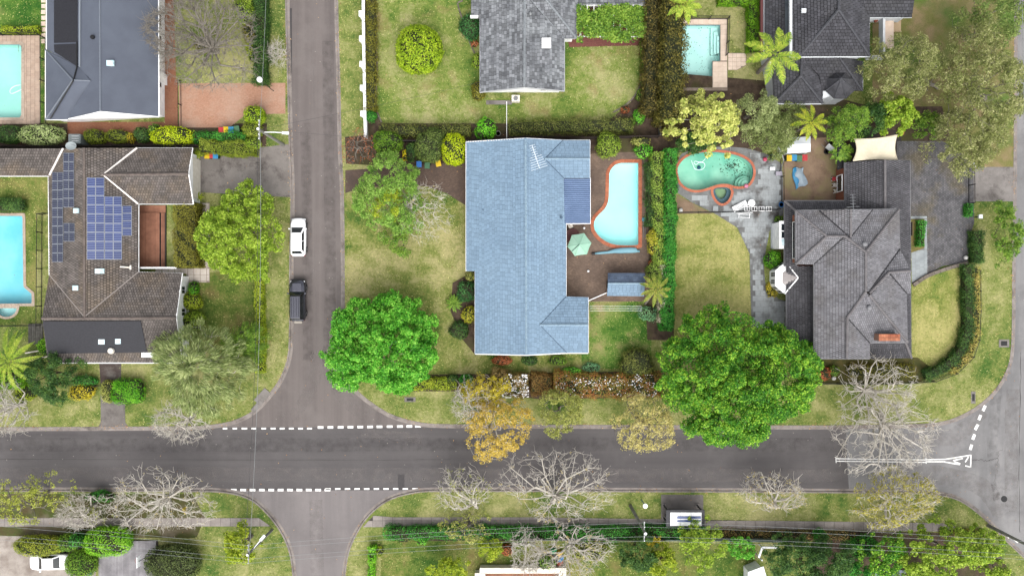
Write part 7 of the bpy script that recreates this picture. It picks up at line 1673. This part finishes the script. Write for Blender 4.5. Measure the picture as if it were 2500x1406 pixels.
tree('sparse street tree right of the bus shelter', 1895, 1205, 86, 46, 5.5, BUD, BARKW, billow=0, twigs=2, N=280, per=6, leaf=(.12, .08), spread=.22, leaffrac=.5, r0=.02, z0=.3, bf=.7, trunk=.18, base=(1895, 1240))
tree('yellow-olive leafing tree at the right end of the lower verge', 2195, 1222, 104, 72, 6.5, leafmat('spring_olive', C(122, 124, 44), C(164, 158, 66), C(190, 180, 92)), BARKW, billow=0, twigs=3, N=430, per=26, leaf=(.15, .09), spread=.33, leaffrac=.75, r0=.02, z0=.3, trunk=.2, base=(2150, 1240))
tree('yellow-green leafing tree at the lower left kerb', 62, 1225, 98, 64, 6.0, leafmat('spring_green', C(112, 122, 40), C(156, 164, 62), C(182, 186, 96)), BARKG, N=360, per=24, leaf=(.15, .09), spread=.34, leaffrac=.75, r0=.019, z0=.3, trunk=.2)
tree('wide leafless tree over the lower left verge', 378, 1232, 128, 78, 6.5, BUD, BARKW, billow=0, twigs=2, N=520, per=4, leaf=(.11, .07), spread=.2, leaffrac=.2, r0=.02, z0=.25, bf=.7, trunk=.26)
tree('small whitish leafless tree between the two lower left street trees', 195, 1250, 58, 46, 4.5, BUD, BARKW, billow=0, twigs=3, N=280, per=0, r0=.017, z0=.3, bf=.35)
tree('reddish brown leafless bush at the street end of the white wall', 878, 362, 50, 46, 3.0, RUST, BARKG, N=520, per=5, leaf=(.1, .06), spread=.2, leaffrac=.5, r0=.013, z0=.2, bf=.2, trunk=.1, name='bare_bush', cat='bush')
tree('small white leafless shrub on the left street verge', 674, 128, 20, 28, 2.4, BUD, BARKW, billow=0, twigs=3, N=120, per=0, r0=.014, z0=.2, bf=.2, trunk=.06, name='bare_bush', cat='bush')
tree('brown twiggy flowering shrub at the lower left path', 228, 1262, 42, 24, 2.6, OLIVE, BARKG, N=120, per=14, leaf=(.12, .08), spread=.25, leaffrac=.5, trunk=.06, name='flowering_shrub', cat='shrub')
tree('dark leafy tree between the yellowish palm and the lime tree', 2138, 288, 42, 44, 4.5, DARK, BARKB, N=70, per=95, leaf=(.2, .09), spread=.48)
tree('olive bushy tree hidden behind the yellowish palm', 1932, 278, 40, 34, 4.0, MATS['dull_green'], BARKG, N=60, per=95, leaf=(.2, .08), spread=.48)
tree('low dark undergrowth tree below the pale tree beside the green pool', 1705, 345, 50, 26, 3.0, DARK, BARKB, N=70, per=90, leaf=(.2, .1), spread=.45, trunk=.1)
tree('green undergrowth tree at the garden edge under the gum trees', 2275, 300, 40, 36, 3.5, MID, BARKB, N=60, per=85, leaf=(.2, .09), spread=.46, trunk=.1)
tree('dark shrubby tree at the foot of the tall conifer hedge', 1640, 310, 26, 30, 3.0, CONIF, BARKB, N=50, per=95, leaf=(.18, .09), spread=.42, trunk=.1)
tree('lime leafy bush at the far bottom right corner', 2445, 1390, 40, 30, 3.5, LIME, BARKG, N=60, per=80, leaf=(.18, .12), spread=.42, trunk=.1)
tree('dark leafy bush at the bottom edge below the conifer clump', 2085, 1400, 44, 28, 3.5, FERN, BARKB, N=60, per=85, leaf=(.18, .1), spread=.42, trunk=.1)
tree('mid green bush at the bottom edge below the bright corner tree', 2240, 1405, 44, 26, 3.2, MID, BARKB, N=60, per=80, leaf=(.18, .1), spread=.42, trunk=.1)
# palms
palm('tall palm leaning over the dark roof beside the aqua pool', 1892, 132, 74, 8.0, PALMG, 9, .2, droop=.35, leaflet=(.62, .06), base=(1850, 178), np_leaf=52)
palm('yellowish palm beside the white shed', 1980, 300, 46, 5.0, leafmat('yellow_palm', C(98, 120, 30), C(140, 154, 44), C(182, 178, 60)), 10, .14, droop=.45, leaflet=(.55, .05))
palm('date palm with long arching fronds at the left edge', 22, 882, 82, 4.5, PALMG, 13, .3, droop=.5, leaflet=(.34, .05), np_leaf=60)
palm('thin palm at the top edge over the conifer hedge', 1672, 12, 44, 6.0, PALMG, 9, .14, droop=.45, leaflet=(.7, .07))
palm('drooping palm beside the tiled shed roof', 1602, 706, 44, 4.0, leafmat('dry_palm', C(80, 106, 34), C(118, 134, 50), C(160, 156, 72)), 11, .12, droop=.55, leaflet=(.5, .05), base=(1575, 742))
palm('small cycad below the brown bed at the blue house', 1108, 740, 22, .6, MID, 14, .1, name='cycad', droop=.4, leaflet=(.5, .06), np_leaf=24)
palm('tuft palm beside the dark shade strip', 2058, 372, 30, 2.2, MID, 9, .1, droop=.6, leaflet=(.9, .08), np_leaf=30)
for lab, x, y in (('spiky pot plant at the upper corner of the white garage front', 482, 378), ('spiky pot plant at the lower corner of the white garage front', 484, 481)): palm(lab, x, y, 13, .7, YELG, 11, .08, name='spiky_plant', droop=.4, leaflet=(.5, .08), np_leaf=14)
# ---------------------------------------------------------------- hedges
hedge('tall dark green hedge along the upper left street', [(634, -120), (634, 60), (633, 200)], 27, 2.2, DARK)
hedge('long narrow lime hedge along the left street verge', [(632, 650), (633, 760), (636, 850), (632, 905)], 20, 1.0, YELG, dens=260, rough=.05)
hedge('brown-green clipped hedge block beside the timber deck', [(454, 500), (455, 650)], 56, 2.6, BROWNG, dens=170, rough=.06, soft=.5)
hedge('low bright clipped hedge above the mint pool', [(6, 72), (94, 72)], 13, .9, YELG, rough=.04)
hedge('brown and green shrub strip behind the white wall', [(905, -120), (905, 120), (903, 265)], 24, 1.1, BROWNG, rough=.16)
hedge('ragged dark hedge above the clipped shrubs by the brown drive', [(930, 318), (1040, 320), (1145, 318)], 24, 1.3, leafmat('dull_hedge', C(62, 72, 30), C(96, 106, 44), C(124, 126, 64)), rough=.2, dens=150)
hedge('ragged dark hedge along the soil bed above the blue roof', [(1248, 312), (1400, 308), (1540, 306)], 30, 1.4, MATS['dull_hedge'], rough=.2, dens=150)
hedge('tall dark brown conifer hedge beside the pergola lawn', [(1593, -140), (1592, 100), (1588, 268)], 32, 3.6, CONIF, rough=.18, leaf=(.19, .1), dens=95)
hedge('thin bright edge hedge on the lawn side of the conifer hedge', [(1572, 100), (1574, 180), (1578, 240)], 10, 1.2, MID, rough=.08)
hedge('very tall olive-brown conifer hedge beside the aqua pool', [(1640, -140), (1646, 60), (1642, 160), (1640, 285)], 52, 5.5, leafmat('olive_conifer', C(46, 52, 20), C(82, 80, 32), C(122, 112, 48)), rough=.25, leaf=(.21, .11), dens=85)
hedge('bright clipped hedge beside the maroon fascia of the charcoal house', [(1839, -120), (1840, 60), (1840, 122)], 24, 1.4, leafmat('clipped_bright', C(62, 110, 16), C(98, 146, 24), C(130, 170, 40)), rough=.05, dens=230)
hedge('bright clipped hedge along the top edge above the aqua pool lawn', [(1756, 0), (1824, 2)], 16, 1.4, MATS['clipped_bright'], rough=.05, dens=230)
hedge('light green clipped hedge between the two kidney pools', [(1604, 378), (1606, 480), (1610, 560), (1613, 640)], 24, 1.9, leafmat('soft_green', C(88, 116, 40), C(130, 158, 60), C(164, 184, 88)), rough=.1)
hedge('long dark shiny hedge down the edge of the striped lawn', [(1637, 372), (1636, 520), (1633, 660), (1628, 800)], 26, 2.2, FERN, rough=.1, leaf=(.2, .09))
hedge('pale flowering hedge column beside the long dark hedge', [(1617, 650), (1618, 720), (1613, 785)], 12, 1.8, leafmat('pale_flowering', C(110, 116, 70), C(176, 172, 140), C(210, 200, 184)), rough=.1)
hedge('dark shrubs beside the brick coping of the aqua pool', [(1588, 400), (1590, 480), (1588, 550)], 18, 1.5, DARK, rough=.18)
hedge('long yellow-green front hedge left of the white blossom hedge', [(1000, 938), (1060, 937), (1112, 936)], 24, 1.1, YELG, rough=.1)
rh = hedge('long red and green photinia hedge dotted with white flowers', [(1355, 935), (1450, 942), (1530, 944), (1612, 940)], 52, 2.0, PHOT, rough=.15, dens=150)
blossom(rh, 330, 1480, 942, 122, 27, 2.0, FLOW, .12)
wh = hedge('photinia hedge block covered in white blossom behind the golden tree', [(1200, 928), (1240, 935), (1284, 945)], 50, 2.1, leafmat('blossom_green', C(84, 96, 40), C(140, 110, 60), C(168, 150, 100)), rough=.15, dens=150)
blossom(wh, 300, 1258, 942, 32, 28, 2.15, FLOW, .13)
hedge('brown-leaved hedge section between the blossom and red hedges', [(1298, 938), (1345, 938)], 46, 1.8, leafmat('brown_hedge', C(88, 70, 32), C(124, 90, 46), C(140, 120, 60)), rough=.15, dens=150)
hedge('long dark green hedge along the lower footpath', [(948, 1302), (1150, 1301), (1400, 1302), (1560, 1303)], 26, 1.6, FERN, rough=.12, dens=150)
hedge('dark green hedge behind the bus shelter', [(1566, 1300), (1640, 1300), (1720, 1302)], 26, 1.6, FERN, rough=.12, dens=150)
hedge('narrow vivid green hedge beside the lower side street', [(908, 1335), (906, 1410), (904, 1480)], 14, 1.2, leafmat('vivid', C(60, 130, 10), C(104, 172, 20), C(140, 196, 50)), rough=.06)
hedge('curved hedge round the corner lawn of the grey house', [(2364, 650), (2366, 740), (2364, 810), (2345, 860), (2310, 895), (2262, 918)], 22, 1.2, DARK, rough=.14)
hedge('yellow-flecked outer hedge along the curved black fence', [(2382, 655), (2384, 760), (2382, 820), (2362, 872), (2325, 905)], 15, .8, leafmat('fleck', C(96, 112, 42), C(164, 152, 76), C(206, 186, 110)), rough=.12)
hedge('dark hedge block beside the letterbox at the right road', [(2388, 565), (2389, 640)], 24, 1.4, DARK, rough=.1)
hedge('small bright hedge inside the island bed of the cobbled drive', [(2250, 540), (2249, 600)], 15, .9, FERN, rough=.08)
hedge('small dark green hedge below the upper gate of the cobbled drive', [(2367, 498), (2366, 528)], 13, .9, FERN, rough=.06)
hedge('shady low hedge below the grey house', [(2075, 905), (2150, 905), (2230, 905)], 28, .8, BROWNG, rough=.14, dens=140)
hedge('dark ivy hedge below the four bins of the brick drive', [(475, 336), (545, 333), (600, 335)], 22, 1.3, FERN, rough=.12)
hedge('clipped olive hedge above the stained concrete drive', [(492, 358), (560, 362), (620, 362)], 32, 1.8, leafmat('clipped_olive', C(84, 100, 24), C(118, 134, 38), C(146, 156, 60)), rough=.07)
hedge('brown-green low hedge under the large gum trees', [(2300, 1300), (2400, 1302)], 12, .6, BROWNG, rough=.1)
hedge('brown shrubby hedge below the footpath right of the bus shelter', [(1760, 1304), (1900, 1306), (2080, 1308)], 16, .8, leafmat('dry_brown', C(112, 92, 50), C(148, 118, 74), C(120, 130, 60)), rough=.16, dens=120)
# ---------------------------------------------------------------- clipped balls and shrubs
surf_bush('large round clipped lime shrub in the middle of the front lawn', 1022, 120, 57, 58, 3.6, leafmat('topiary', C(88, 116, 14), C(136, 164, 26), C(172, 190, 52)), lobes=.02, rough=.05, leaf=(.17, .11), dens=190)
for lab, x, y, rx, ry, h, m_, p in (
    ('upper clipped olive ball at the mouth of the pink brick drive', 620, 282, 25, 24, 2.4, MATS['topiary'], 2.4), ('lower clipped olive ball at the mouth of the pink brick drive', 616, 316, 24, 20, 2.2, MATS['clipped_olive'], 2.4),
    ('long bright yellow-green clipped dome between the two left houses', 420, 332, 51, 23, 2.2, leafmat('acid', C(128, 150, 8), C(174, 192, 16), C(200, 212, 50)), 3.0),
    ('dark green clipped ball in the row between the two left houses', 346, 329, 19, 19, 1.9, DARK, 2.3), ('olive clipped shrub left of the dark ball between the left houses', 288, 333, 30, 16, 1.6, MATS['clipped_olive'], 2.6),
    ('olive rounded shrub beside the grey steel cover', 230, 334, 27, 18, 1.7, MATS['clipped_olive'], 2.4), ('small mid green shrub above the acid dome row', 376, 318, 16, 14, 1.8, MID, 2.2), ('golden flecked small shrub in the row between the left houses', 318, 337, 10, 13, 1.3, GOLDG, 2.2),
    ('pale variegated rounded shrub at the foot of the mint pool', 100, 330, 57, 24, 2.2, leafmat('variegated', C(104, 126, 66), C(160, 178, 112), C(196, 206, 150)), 2.4), ('dark green shrub left of the pale variegated shrub', 20, 328, 36, 22, 2.0, DARK, 2.4),
    ('dark green clipped block at the grass above the turquoise pool', 20, 500, 42, 17, 1.5, DARK, 4.0), ('bright green clipped block beside the garden path', 312, 955, 42, 32, 1.8, leafmat('box_green', C(44, 104, 14), C(80, 146, 22), C(120, 176, 44)), 3.2),
    ('olive clipped shrub on the left end of the bright garden-path hedge', 263, 956, 14, 28, 1.6, OLIVE, 3.0), ('yellow shrub on the front lawn edge left of the garden path', 198, 957, 34, 20, 1.2, leafmat('yellow_shrub', C(140, 134, 24), C(184, 168, 34), C(206, 192, 70)), 2.2), ('bright green low shrub above the yellow shrub on the front lawn', 205, 930, 34, 12, 1.0, FERN, 2.2),
    ('lime shrub under the date palm', 25, 925, 38, 28, 1.6, leafmat('box_lime', C(70, 130, 14), C(116, 172, 30), C(150, 196, 60)), 2.2), ('yellow-green low shrub right of the lime shrub under the date palm', 62, 958, 30, 20, 1.2, YELG, 2.2),
    ('mid green rounded clipped shrub right of the bare bush', 945, 348, 36, 29, 2.6, leafmat('clip_mid', C(54, 92, 18), C(94, 132, 32), C(126, 158, 52)), 2.4), ('dark round clipped shrub above the blue and green bins', 1046, 360, 34, 37, 2.8, leafmat('clip_dark', C(52, 72, 28), C(86, 106, 46), C(118, 134, 70)), 2.4), ('dark shrub behind the dark round shrub by the brown drive', 1062, 333, 26, 20, 2.4, MATS['clip_dark'], 2.2),
    ('lime clipped dome against the corner of the blue roof', 1108, 365, 29, 38, 2.8, MATS['acid'], 2.8), ('small yellow flowering shrub between the clipped shrubs', 990, 380, 10, 13, 1.4, YFLOW, 2.0), ('dull green shrub between the two round clipped shrubs', 1003, 372, 16, 22, 1.8, DARK, 2.2),
    ('vivid green round shrub above the blue roof left of the white screen', 1186, 314, 26, 28, 2.4, leafmat('vivid_ball', C(50, 120, 14), C(92, 176, 28), C(140, 206, 60)), 2.1),
    ('dark green shrub at the left wall of the grey roof house', 1147, 66, 27, 32, 2.0, leafmat('blue_dark', C(28, 70, 32), C(52, 104, 50), C(84, 136, 74)), 2.2), ('brown-green shrub at the gable corner of the grey house', 1168, 222, 17, 24, 1.6, BROWNG, 2.3), ('small lime shrub on the left wall of the grey house', 1164, 150, 12, 18, 1.3, LIME, 2.2), ('small rust shrub on the left edge of the grey house', 1157, 107, 10, 9, .8, RUST, 2.2), ('green shrub at the lower end of the white wall flower strip', 905, 284, 13, 15, 1.2, FERN, 2.2),
    ('mid green round clipped shrub right of the blue roof', 1485, 354, 31, 31, 2.4, leafmat('round_mid', C(80, 106, 26), C(120, 146, 44), C(154, 174, 70)), 2.2), ('bright low shrub at the top of the brick coping', 1572, 368, 22, 20, 1.4, leafmat('low_bright', C(50, 124, 24), C(92, 164, 40), C(130, 190, 70)), 2.1), ('olive shrub above the bright low shrub beside the hedge', 1566, 346, 24, 14, 1.3, OLIVE, 2.1), ('small green shrub in the soil corner of the conifer hedge', 1565, 232, 12, 14, 1.2, MID, 2.2), ('small bright shrub in the brown soil bed', 1560, 285, 14, 18, .9, MATS['low_bright'], 2.0), ('salmon red shrub in the brown soil bed', 1527, 268, 11, 9, .8, RUST, 2.0), ('small green rosette in the brown soil bed', 1538, 300, 12, 12, .7, MID, 2.0),
    ('yellow-leaved bush between the aqua pool and the light hedge', 1597, 590, 17, 32, 1.8, leafmat('yellow_bush', C(112, 122, 20), C(164, 164, 40), C(200, 186, 80)), 2.4), ('soft green round shrub at the end of the light hedge', 1604, 660, 26, 24, 1.9, MATS['soft_green'], 2.2), ('orange-tinged small shrub above the soft green round shrub', 1594, 640, 12, 8, .9, RUST, 2.0),
    ('dark glossy shrub at the step of the blue house wall', 1140, 712, 24, 27, 1.7, MATS['blue_dark'], 2.2), ('yellow variegated shrub at the left wall of the blue house', 1145, 768, 19, 20, 1.3, MATS['yellow_bush'], 2.1), ('dull low shrub below the variegated shrub at the blue house', 1120, 806, 26, 22, .8, DARK, 2.0), ('small olive shrub tucked in the notch of the blue house', 1148, 675, 12, 10, 1.2, OLIVE, 2.2),
    ('rust red shrub below the lower eave of the blue house', 1226, 880, 24, 11, 1.0, RUST, 2.3), ('dark green shrub below the lower eave of the blue house', 1292, 880, 20, 12, 1.0, DARK, 2.3), ('olive shrub below the lower right eave of the blue house', 1360, 880, 22, 12, .9, MID, 2.2), ('blue-green succulent clump on the lower lawn of the blue house', 1444, 897, 22, 13, .7, SUCC, 2.0), ('vivid green shrub on the left of the red hedge', 1398, 908, 24, 13, 1.2, MATS['low_bright'], 2.1), ('olive bushy shrub at the left edge of the very large tree', 1555, 885, 44, 34, 2.4, MATS['dull_hedge'], 2.2), ('dark clipped ball on the yellow-green front hedge', 1103, 926, 16, 12, 1.2, DARK, 2.3), ('dark green ball left of the white blossom hedge', 1138, 930, 18, 16, 1.4, FERN, 2.3),
    ('blue-green leafy plants below the drooping palm', 1582, 765, 26, 20, 1.0, SUCC, 2.0), ('bright round bush between the slate terrace steps and the conservatory', 1888, 634, 23, 21, 1.5, MATS['box_green'], 2.1), ('golden low bush below the conservatory bay', 1885, 706, 16, 22, .6, GOLDG, 2.0), ('green low bush beside the bay window steps', 1905, 537, 12, 11, 1.0, MID, 2.1),
    ('rust shrubs in the shady bed right of the very large tree', 2010, 912, 22, 16, .9, RUST, 2.1), ('mossy green shrub in the shady bed right of the very large tree', 2036, 905, 14, 13, .7, MID, 2.1),
    ('vivid leafy shrub on the upper street side of the lower bare tree', 245, 1212, 34, 14, 1.3, FERN, 2.2), ('olive rounded shrub above the white sedan', 92, 1332, 60, 26, 2.2, leafmat('sedan_olive', C(88, 104, 22), C(130, 142, 40), C(164, 166, 60)), 2.3), ('mid green bush right of the olive shrub above the sedan', 165, 1325, 26, 22, 2.0, MATS['clip_mid'], 2.2), ('fern green palm-like bush between the deck and the sedan shrubs', 188, 1318, 18, 16, 2.4, FERN, 2.1), ('bright leafy bush above the grey deck', 262, 1322, 60, 36, 2.6, MATS['box_lime'], 2.4), ('dense green bush beside the white sedan nose', 196, 1376, 38, 34, 2.2, MATS['clip_mid'], 2.3),
    ('large dark spreading conifer beside the grey deck', 420, 1376, 68, 46, 3.2, leafmat('juniper', C(44, 58, 26), C(74, 88, 44), C(104, 116, 66)), 2.3), ('lime leafy bush by the garage corner at the left drive', 618, 350, 18, 14, 2.2, LIME, 2.1), ('lime flowering shrub at the white wall windows upper clump', 466, 735, 26, 22, 1.8, YELG, 2.1), ('lime flowering shrub at the white wall windows lower clump', 466, 785, 32, 26, 1.8, LIME, 2.1), ('bright clipped block at the corner of the white window wall', 472, 705, 10, 18, 1.4, MATS['box_green'], 3.0), ('lime clump beside the solar mat corner of the brown roof', 106, 846, 14, 20, 1.4, MATS['box_lime'], 2.1),
    ('lime shrub hanging over the top of the tall street hedge', 598, 20, 26, 34, 2.4, LIME, 2.1), ('brown-leaved shrub beside the tall street hedge', 608, 80, 16, 24, 1.8, BROWNG, 2.1), ('yellow-green shrub at the lower end of the tall street hedge', 614, 125, 14, 22, 1.7, YELG, 2.1),
    ('dark green bush at the bottom of the lower hedge left end', 985, 1310, 40, 14, 1.2, MATS['dull_hedge'], 2.2), ('small bright bush below the lower hedge', 1030, 1318, 14, 13, 1.0, MATS['low_bright'], 2.0), ('yellow flowering plant beside the narrow vivid hedge', 927, 1345, 10, 12, .9, YELG, 2.0), ('rust coloured shrub on the lower lawn beside the weeping tree', 1238, 1342, 16, 14, .9, RUST, 2.0),
    ('leafy green bush between conifers and the bright corner tree', 2110, 1335, 40, 26, 2.2, FERN, 2.2), ('tall fern green bush on the steel fence end', 2004, 1312, 16, 20, 2.4, FERN, 2.2), ('rounded bush beside the sparse toys under the bare tree', 1330, 1375, 26, 20, 1.4, MID, 2.1), ('mossy bush beneath the wide leafless centre tree', 1440, 1345, 46, 26, 1.4, OLIVE, 2.1), ('dark low shrub under the large leafless top left tree', 495, 108, 26, 16, .8, BROWNG, 2.0)):
    surf_bush(lab, x, y, rx, ry, h, m_, p=p, rough=.07 if p >= 2.3 else .14, leaf=(.15, .09), dens=185, lobes=.03 if p >= 2.3 else .1, name='clipped_shrub' if p >= 2.3 else 'shrub')

# ---------------------------------------------------------------- grass blades, fallen leaves and wear
def in_poly(px, py, poly):
    c = np.zeros(len(px), bool); n = len(poly)
    for i in range(n):
        (x0, y0), (x1, y1) = poly[i - 1], poly[i]
        if y0 == y1: continue
        k = ((y0 > py) != (y1 > py)) & (px < (x1 - x0) * (py - y0) / (y1 - y0) + x0); c ^= k
    return c
def surface(px, py):
    best = np.full(len(px), -9.0); idx = np.full(len(px), -1)
    for q, (nm, poly, z, holes) in enumerate(REG):
        if nm in ('water', 'balcony_floor'): continue
        k = in_poly(px, py, poly)
        for h in holes: k &= ~in_poly(px, py, h)
        k &= z > best; best[k] = z; idx[k] = q
    return best, idx
rg = np.random.default_rng(77); n = 230000
gx = rg.uniform(-63, 63, n); gy = rg.uniform(-37, 36, n); gz, gi = surface(gx, gy)
names = np.array([r_[0] for r_ in REG] + ['']); lw = names[gi] == 'lawn'
gx, gy, gz = gx[lw], gy[lw], gz[lw]; n = len(gx)
cl = np.sin(gx * 1.3 + 2 * np.sin(gy * .7)) * np.sin(gy * 1.1 + 1.7 * np.sin(gx * .5)) + rg.normal(0, .6, n); kp = cl > -.35; gx, gy, gz = gx[kp], gy[kp], gz[kp]; n = len(gx)
gx = gx + rg.normal(0, .12, n); gy = gy + rg.normal(0, .12, n); cen = np.stack([gx, gy, gz + .035], axis=1); ax = rg.normal(0, 1, (n, 3)); ax[:, 2] = np.abs(ax[:, 2]) * .7
GRS = leafmat('grass_blade', C(92, 116, 50), C(150, 160, 84), C(206, 198, 138), .3, 2.5)
tag(leaf_obj('grass', leaf_quads(cen, np.array([0, 0, .6]) + rg.normal(0, .6, (n, 3)), ax, .17, .045), GRS, None, 'stuff'), 'short mixed green and straw grass on the lawns and verges', 'grass')
# fallen leaves along the kerbs
pts = []
for path in (NW[1:-1], NM[1:-1], SW[1:-2], SM[1:-2]):
    q = [P(*a_) for a_ in smooth_curve(path, 4, False)]
    for a_, b_ in zip(q, q[1:]):
        L = (b_ - a_).length
        for k in range(rg.poisson(L * 7)):
            p_ = a_.lerp(b_, rg.uniform()); pts.append((p_.x + rg.normal(0, .22), p_.y + rg.normal(0, .22)))
pts = np.array(pts); sel = (np.abs(pts[:, 0]) < 64) & (np.abs(pts[:, 1]) < 38); clump = np.sin(pts[:, 0] * .9) + np.sin(pts[:, 1] * 1.1 + 1) + rg.normal(0, .5, len(pts)) > .2; pts = pts[sel & clump]
sx = np.concatenate([pts[:, 0], rg.uniform(-62, 62, 900)]); sy = np.concatenate([pts[:, 1], rg.uniform(-36, 36, 900)]); sz, si = surface(sx, sy); n = len(sx)
cen = np.stack([sx, sy, np.maximum(sz, -.12) + .028], axis=1)
FAL = leafmat('fallen_leaf', C(96, 70, 46), C(142, 104, 66), C(184, 150, 104), .1, 3)
ok = cen[:, 2] > -.2; tag(leaf_obj('fallen_leaves', leaf_quads(cen, np.array([0, 0, 1.]) + rg.normal(0, .25, (n, 3)), rg.normal(0, 1, (n, 3)), .12, .08), FAL, None, 'stuff'), 'small brown fallen leaves scattered along kerbs and paving', 'leaves')
# cracks, seams and patches in the asphalt
CRK = M('asphalt_crack', C(62, 58, 58), C(78, 74, 73), 3, .95); PCH = M('asphalt_patch', C(84, 81, 82), C(92, 89, 90), 2, .92, fine=.2, fscale=18); SEAM = M('asphalt_seam', C(136, 130, 128), C(120, 114, 112), 2, .95)
def strip(parent, nm, path, w, mat, wob=.05, z=-.1165, even=.3):
    q = [P(*a_) for a_ in smooth_curve(path, 10, False)]; L = []; Rr = []
    for i, p_ in enumerate(q):
        d_ = (q[min(i + 1, len(q) - 1)] - q[max(i - 1, 0)]); d_ = Vector((-d_.y, d_.x, 0)).normalized(); o_ = d_ * rg.normal(0, wob); hw = w * rg.uniform(even, 1) / 2
        L.append((p_.x + o_.x + d_.x * hw, p_.y + o_.y + d_.y * hw, z)); Rr.append((p_.x + o_.x - d_.x * hw, p_.y + o_.y - d_.y * hw, z))
    m_ = len(q); MB().add(L + Rr, [(i, i + 1, m_ + i + 1, m_ + i) for i in range(m_ - 1)]).build(nm, mat, parent)
strip(main, 'seam', [(-200, 1121), (400, 1122), (800, 1123), (1100, 1122)], .05, CRK, .015)
strip(north, 'seam', [(763, -50), (765, 200), (768, 400), (768, 640), (772, 860)], .06, SEAM, .02)
strip(east, 'crack', [(2375, 1123), (2395, 1122), (2410, 1125), (2425, 1121), (2437, 1119)], .08, CRK)
strip(east, 'crack', [(2450, 1095), (2440, 1105), (2437, 1130), (2433, 1160), (2430, 1180), (2440, 1190), (2460, 1191)], .07, SEAM, .08)
strip(east, 'crack', [(2493, 860), (2492, 1000), (2490, 1150), (2491, 1300)], .08, CRK, .03)
for pth in ([(905, 985), (925, 1000), (945, 1013), (965, 1022)], [(700, 0), (703, 60), (704, 120), (706, 180)], [(710, 500), (711, 560), (710, 660), (710, 690)]): strip(north, 'crack', pth, .16, CRK, .06)
for (x0, y0, x1, y1), par in (((971, 1158, 987, 1196), main), ((700, 20, 712, 180), north)): a_, b_ = P(x0, y0), P(x1, y1); MB().box(((a_.x + b_.x) / 2, (a_.y + b_.y) / 2, -.118), (abs(b_.x - a_.x), abs(b_.y - a_.y), .006)).build('patch', PCH, par)

def wear(name, col, lo, hi, amt):
    t = NT(name); t.out(col, .95, 0, .1)
    tr = t.n.new('ShaderNodeBsdfTransparent'); mx = t.n.new('ShaderNodeMixShader')
    f = t.math('MULTIPLY', t.ramp(t.noise(1.1, 6, .72), [(lo, (0, 0, 0)), (hi, (1, 1, 1))]), amt)
    t.l.new(f, mx.inputs[0]); t.l.new(tr.outputs[0], mx.inputs[1]); t.l.new(t.b.outputs[0], mx.inputs[2]); t.l.new(mx.outputs[0], t.n['Material Output'].inputs['Surface']); return t.m
WL1 = wear('pale_tyre_wear', C(170, 162, 159), .40, .75, .45); WD1 = wear('dark_tyre_wear', C(92, 88, 87), .42, .75, .32)
for par, pth, w, m_ in ((north, [(775, 860), (765, 930), (735, 990), (690, 1030)], 1.1, WL1), (north, [(800, 860), (815, 930), (860, 990), (930, 1030)], 1.3, WL1), (north, [(745, 300), (748, 500), (750, 700), (752, 880)], .9, WD1), (north, [(800, 100), (803, 400), (806, 700), (800, 900)], 1.0, WD1), (main, [(880, 1055), (940, 1062), (1000, 1066), (1030, 1072)], .9, WL1), (main, [(-100, 1085), (500, 1087), (1200, 1085), (2060, 1086)], 1.2, WD1), (main, [(-100, 1160), (500, 1158), (1200, 1160), (2060, 1161)], 1.2, WL1),
    (south, [(770, 1220), (772, 1300), (775, 1420)], 1.2, WL1), (east, [(2180, 1150), (2300, 1160), (2400, 1190), (2450, 1260)], 1.6, WL1), (east, [(2440, 900), (2430, 1000), (2425, 1100), (2440, 1220)], 1.0, WD1), (east, [(2120, 1075), (2250, 1075), (2340, 1060), (2400, 1000)], 1.4, WL1), (east, [(2475, 950), (2470, 1100), (2472, 1250)], 1.2, WL1)):
    strip(par, 'tyre_wear', pth, w * 1.4, m_, .02, -.1160 if m_ is WL1 else -.1158, .88)
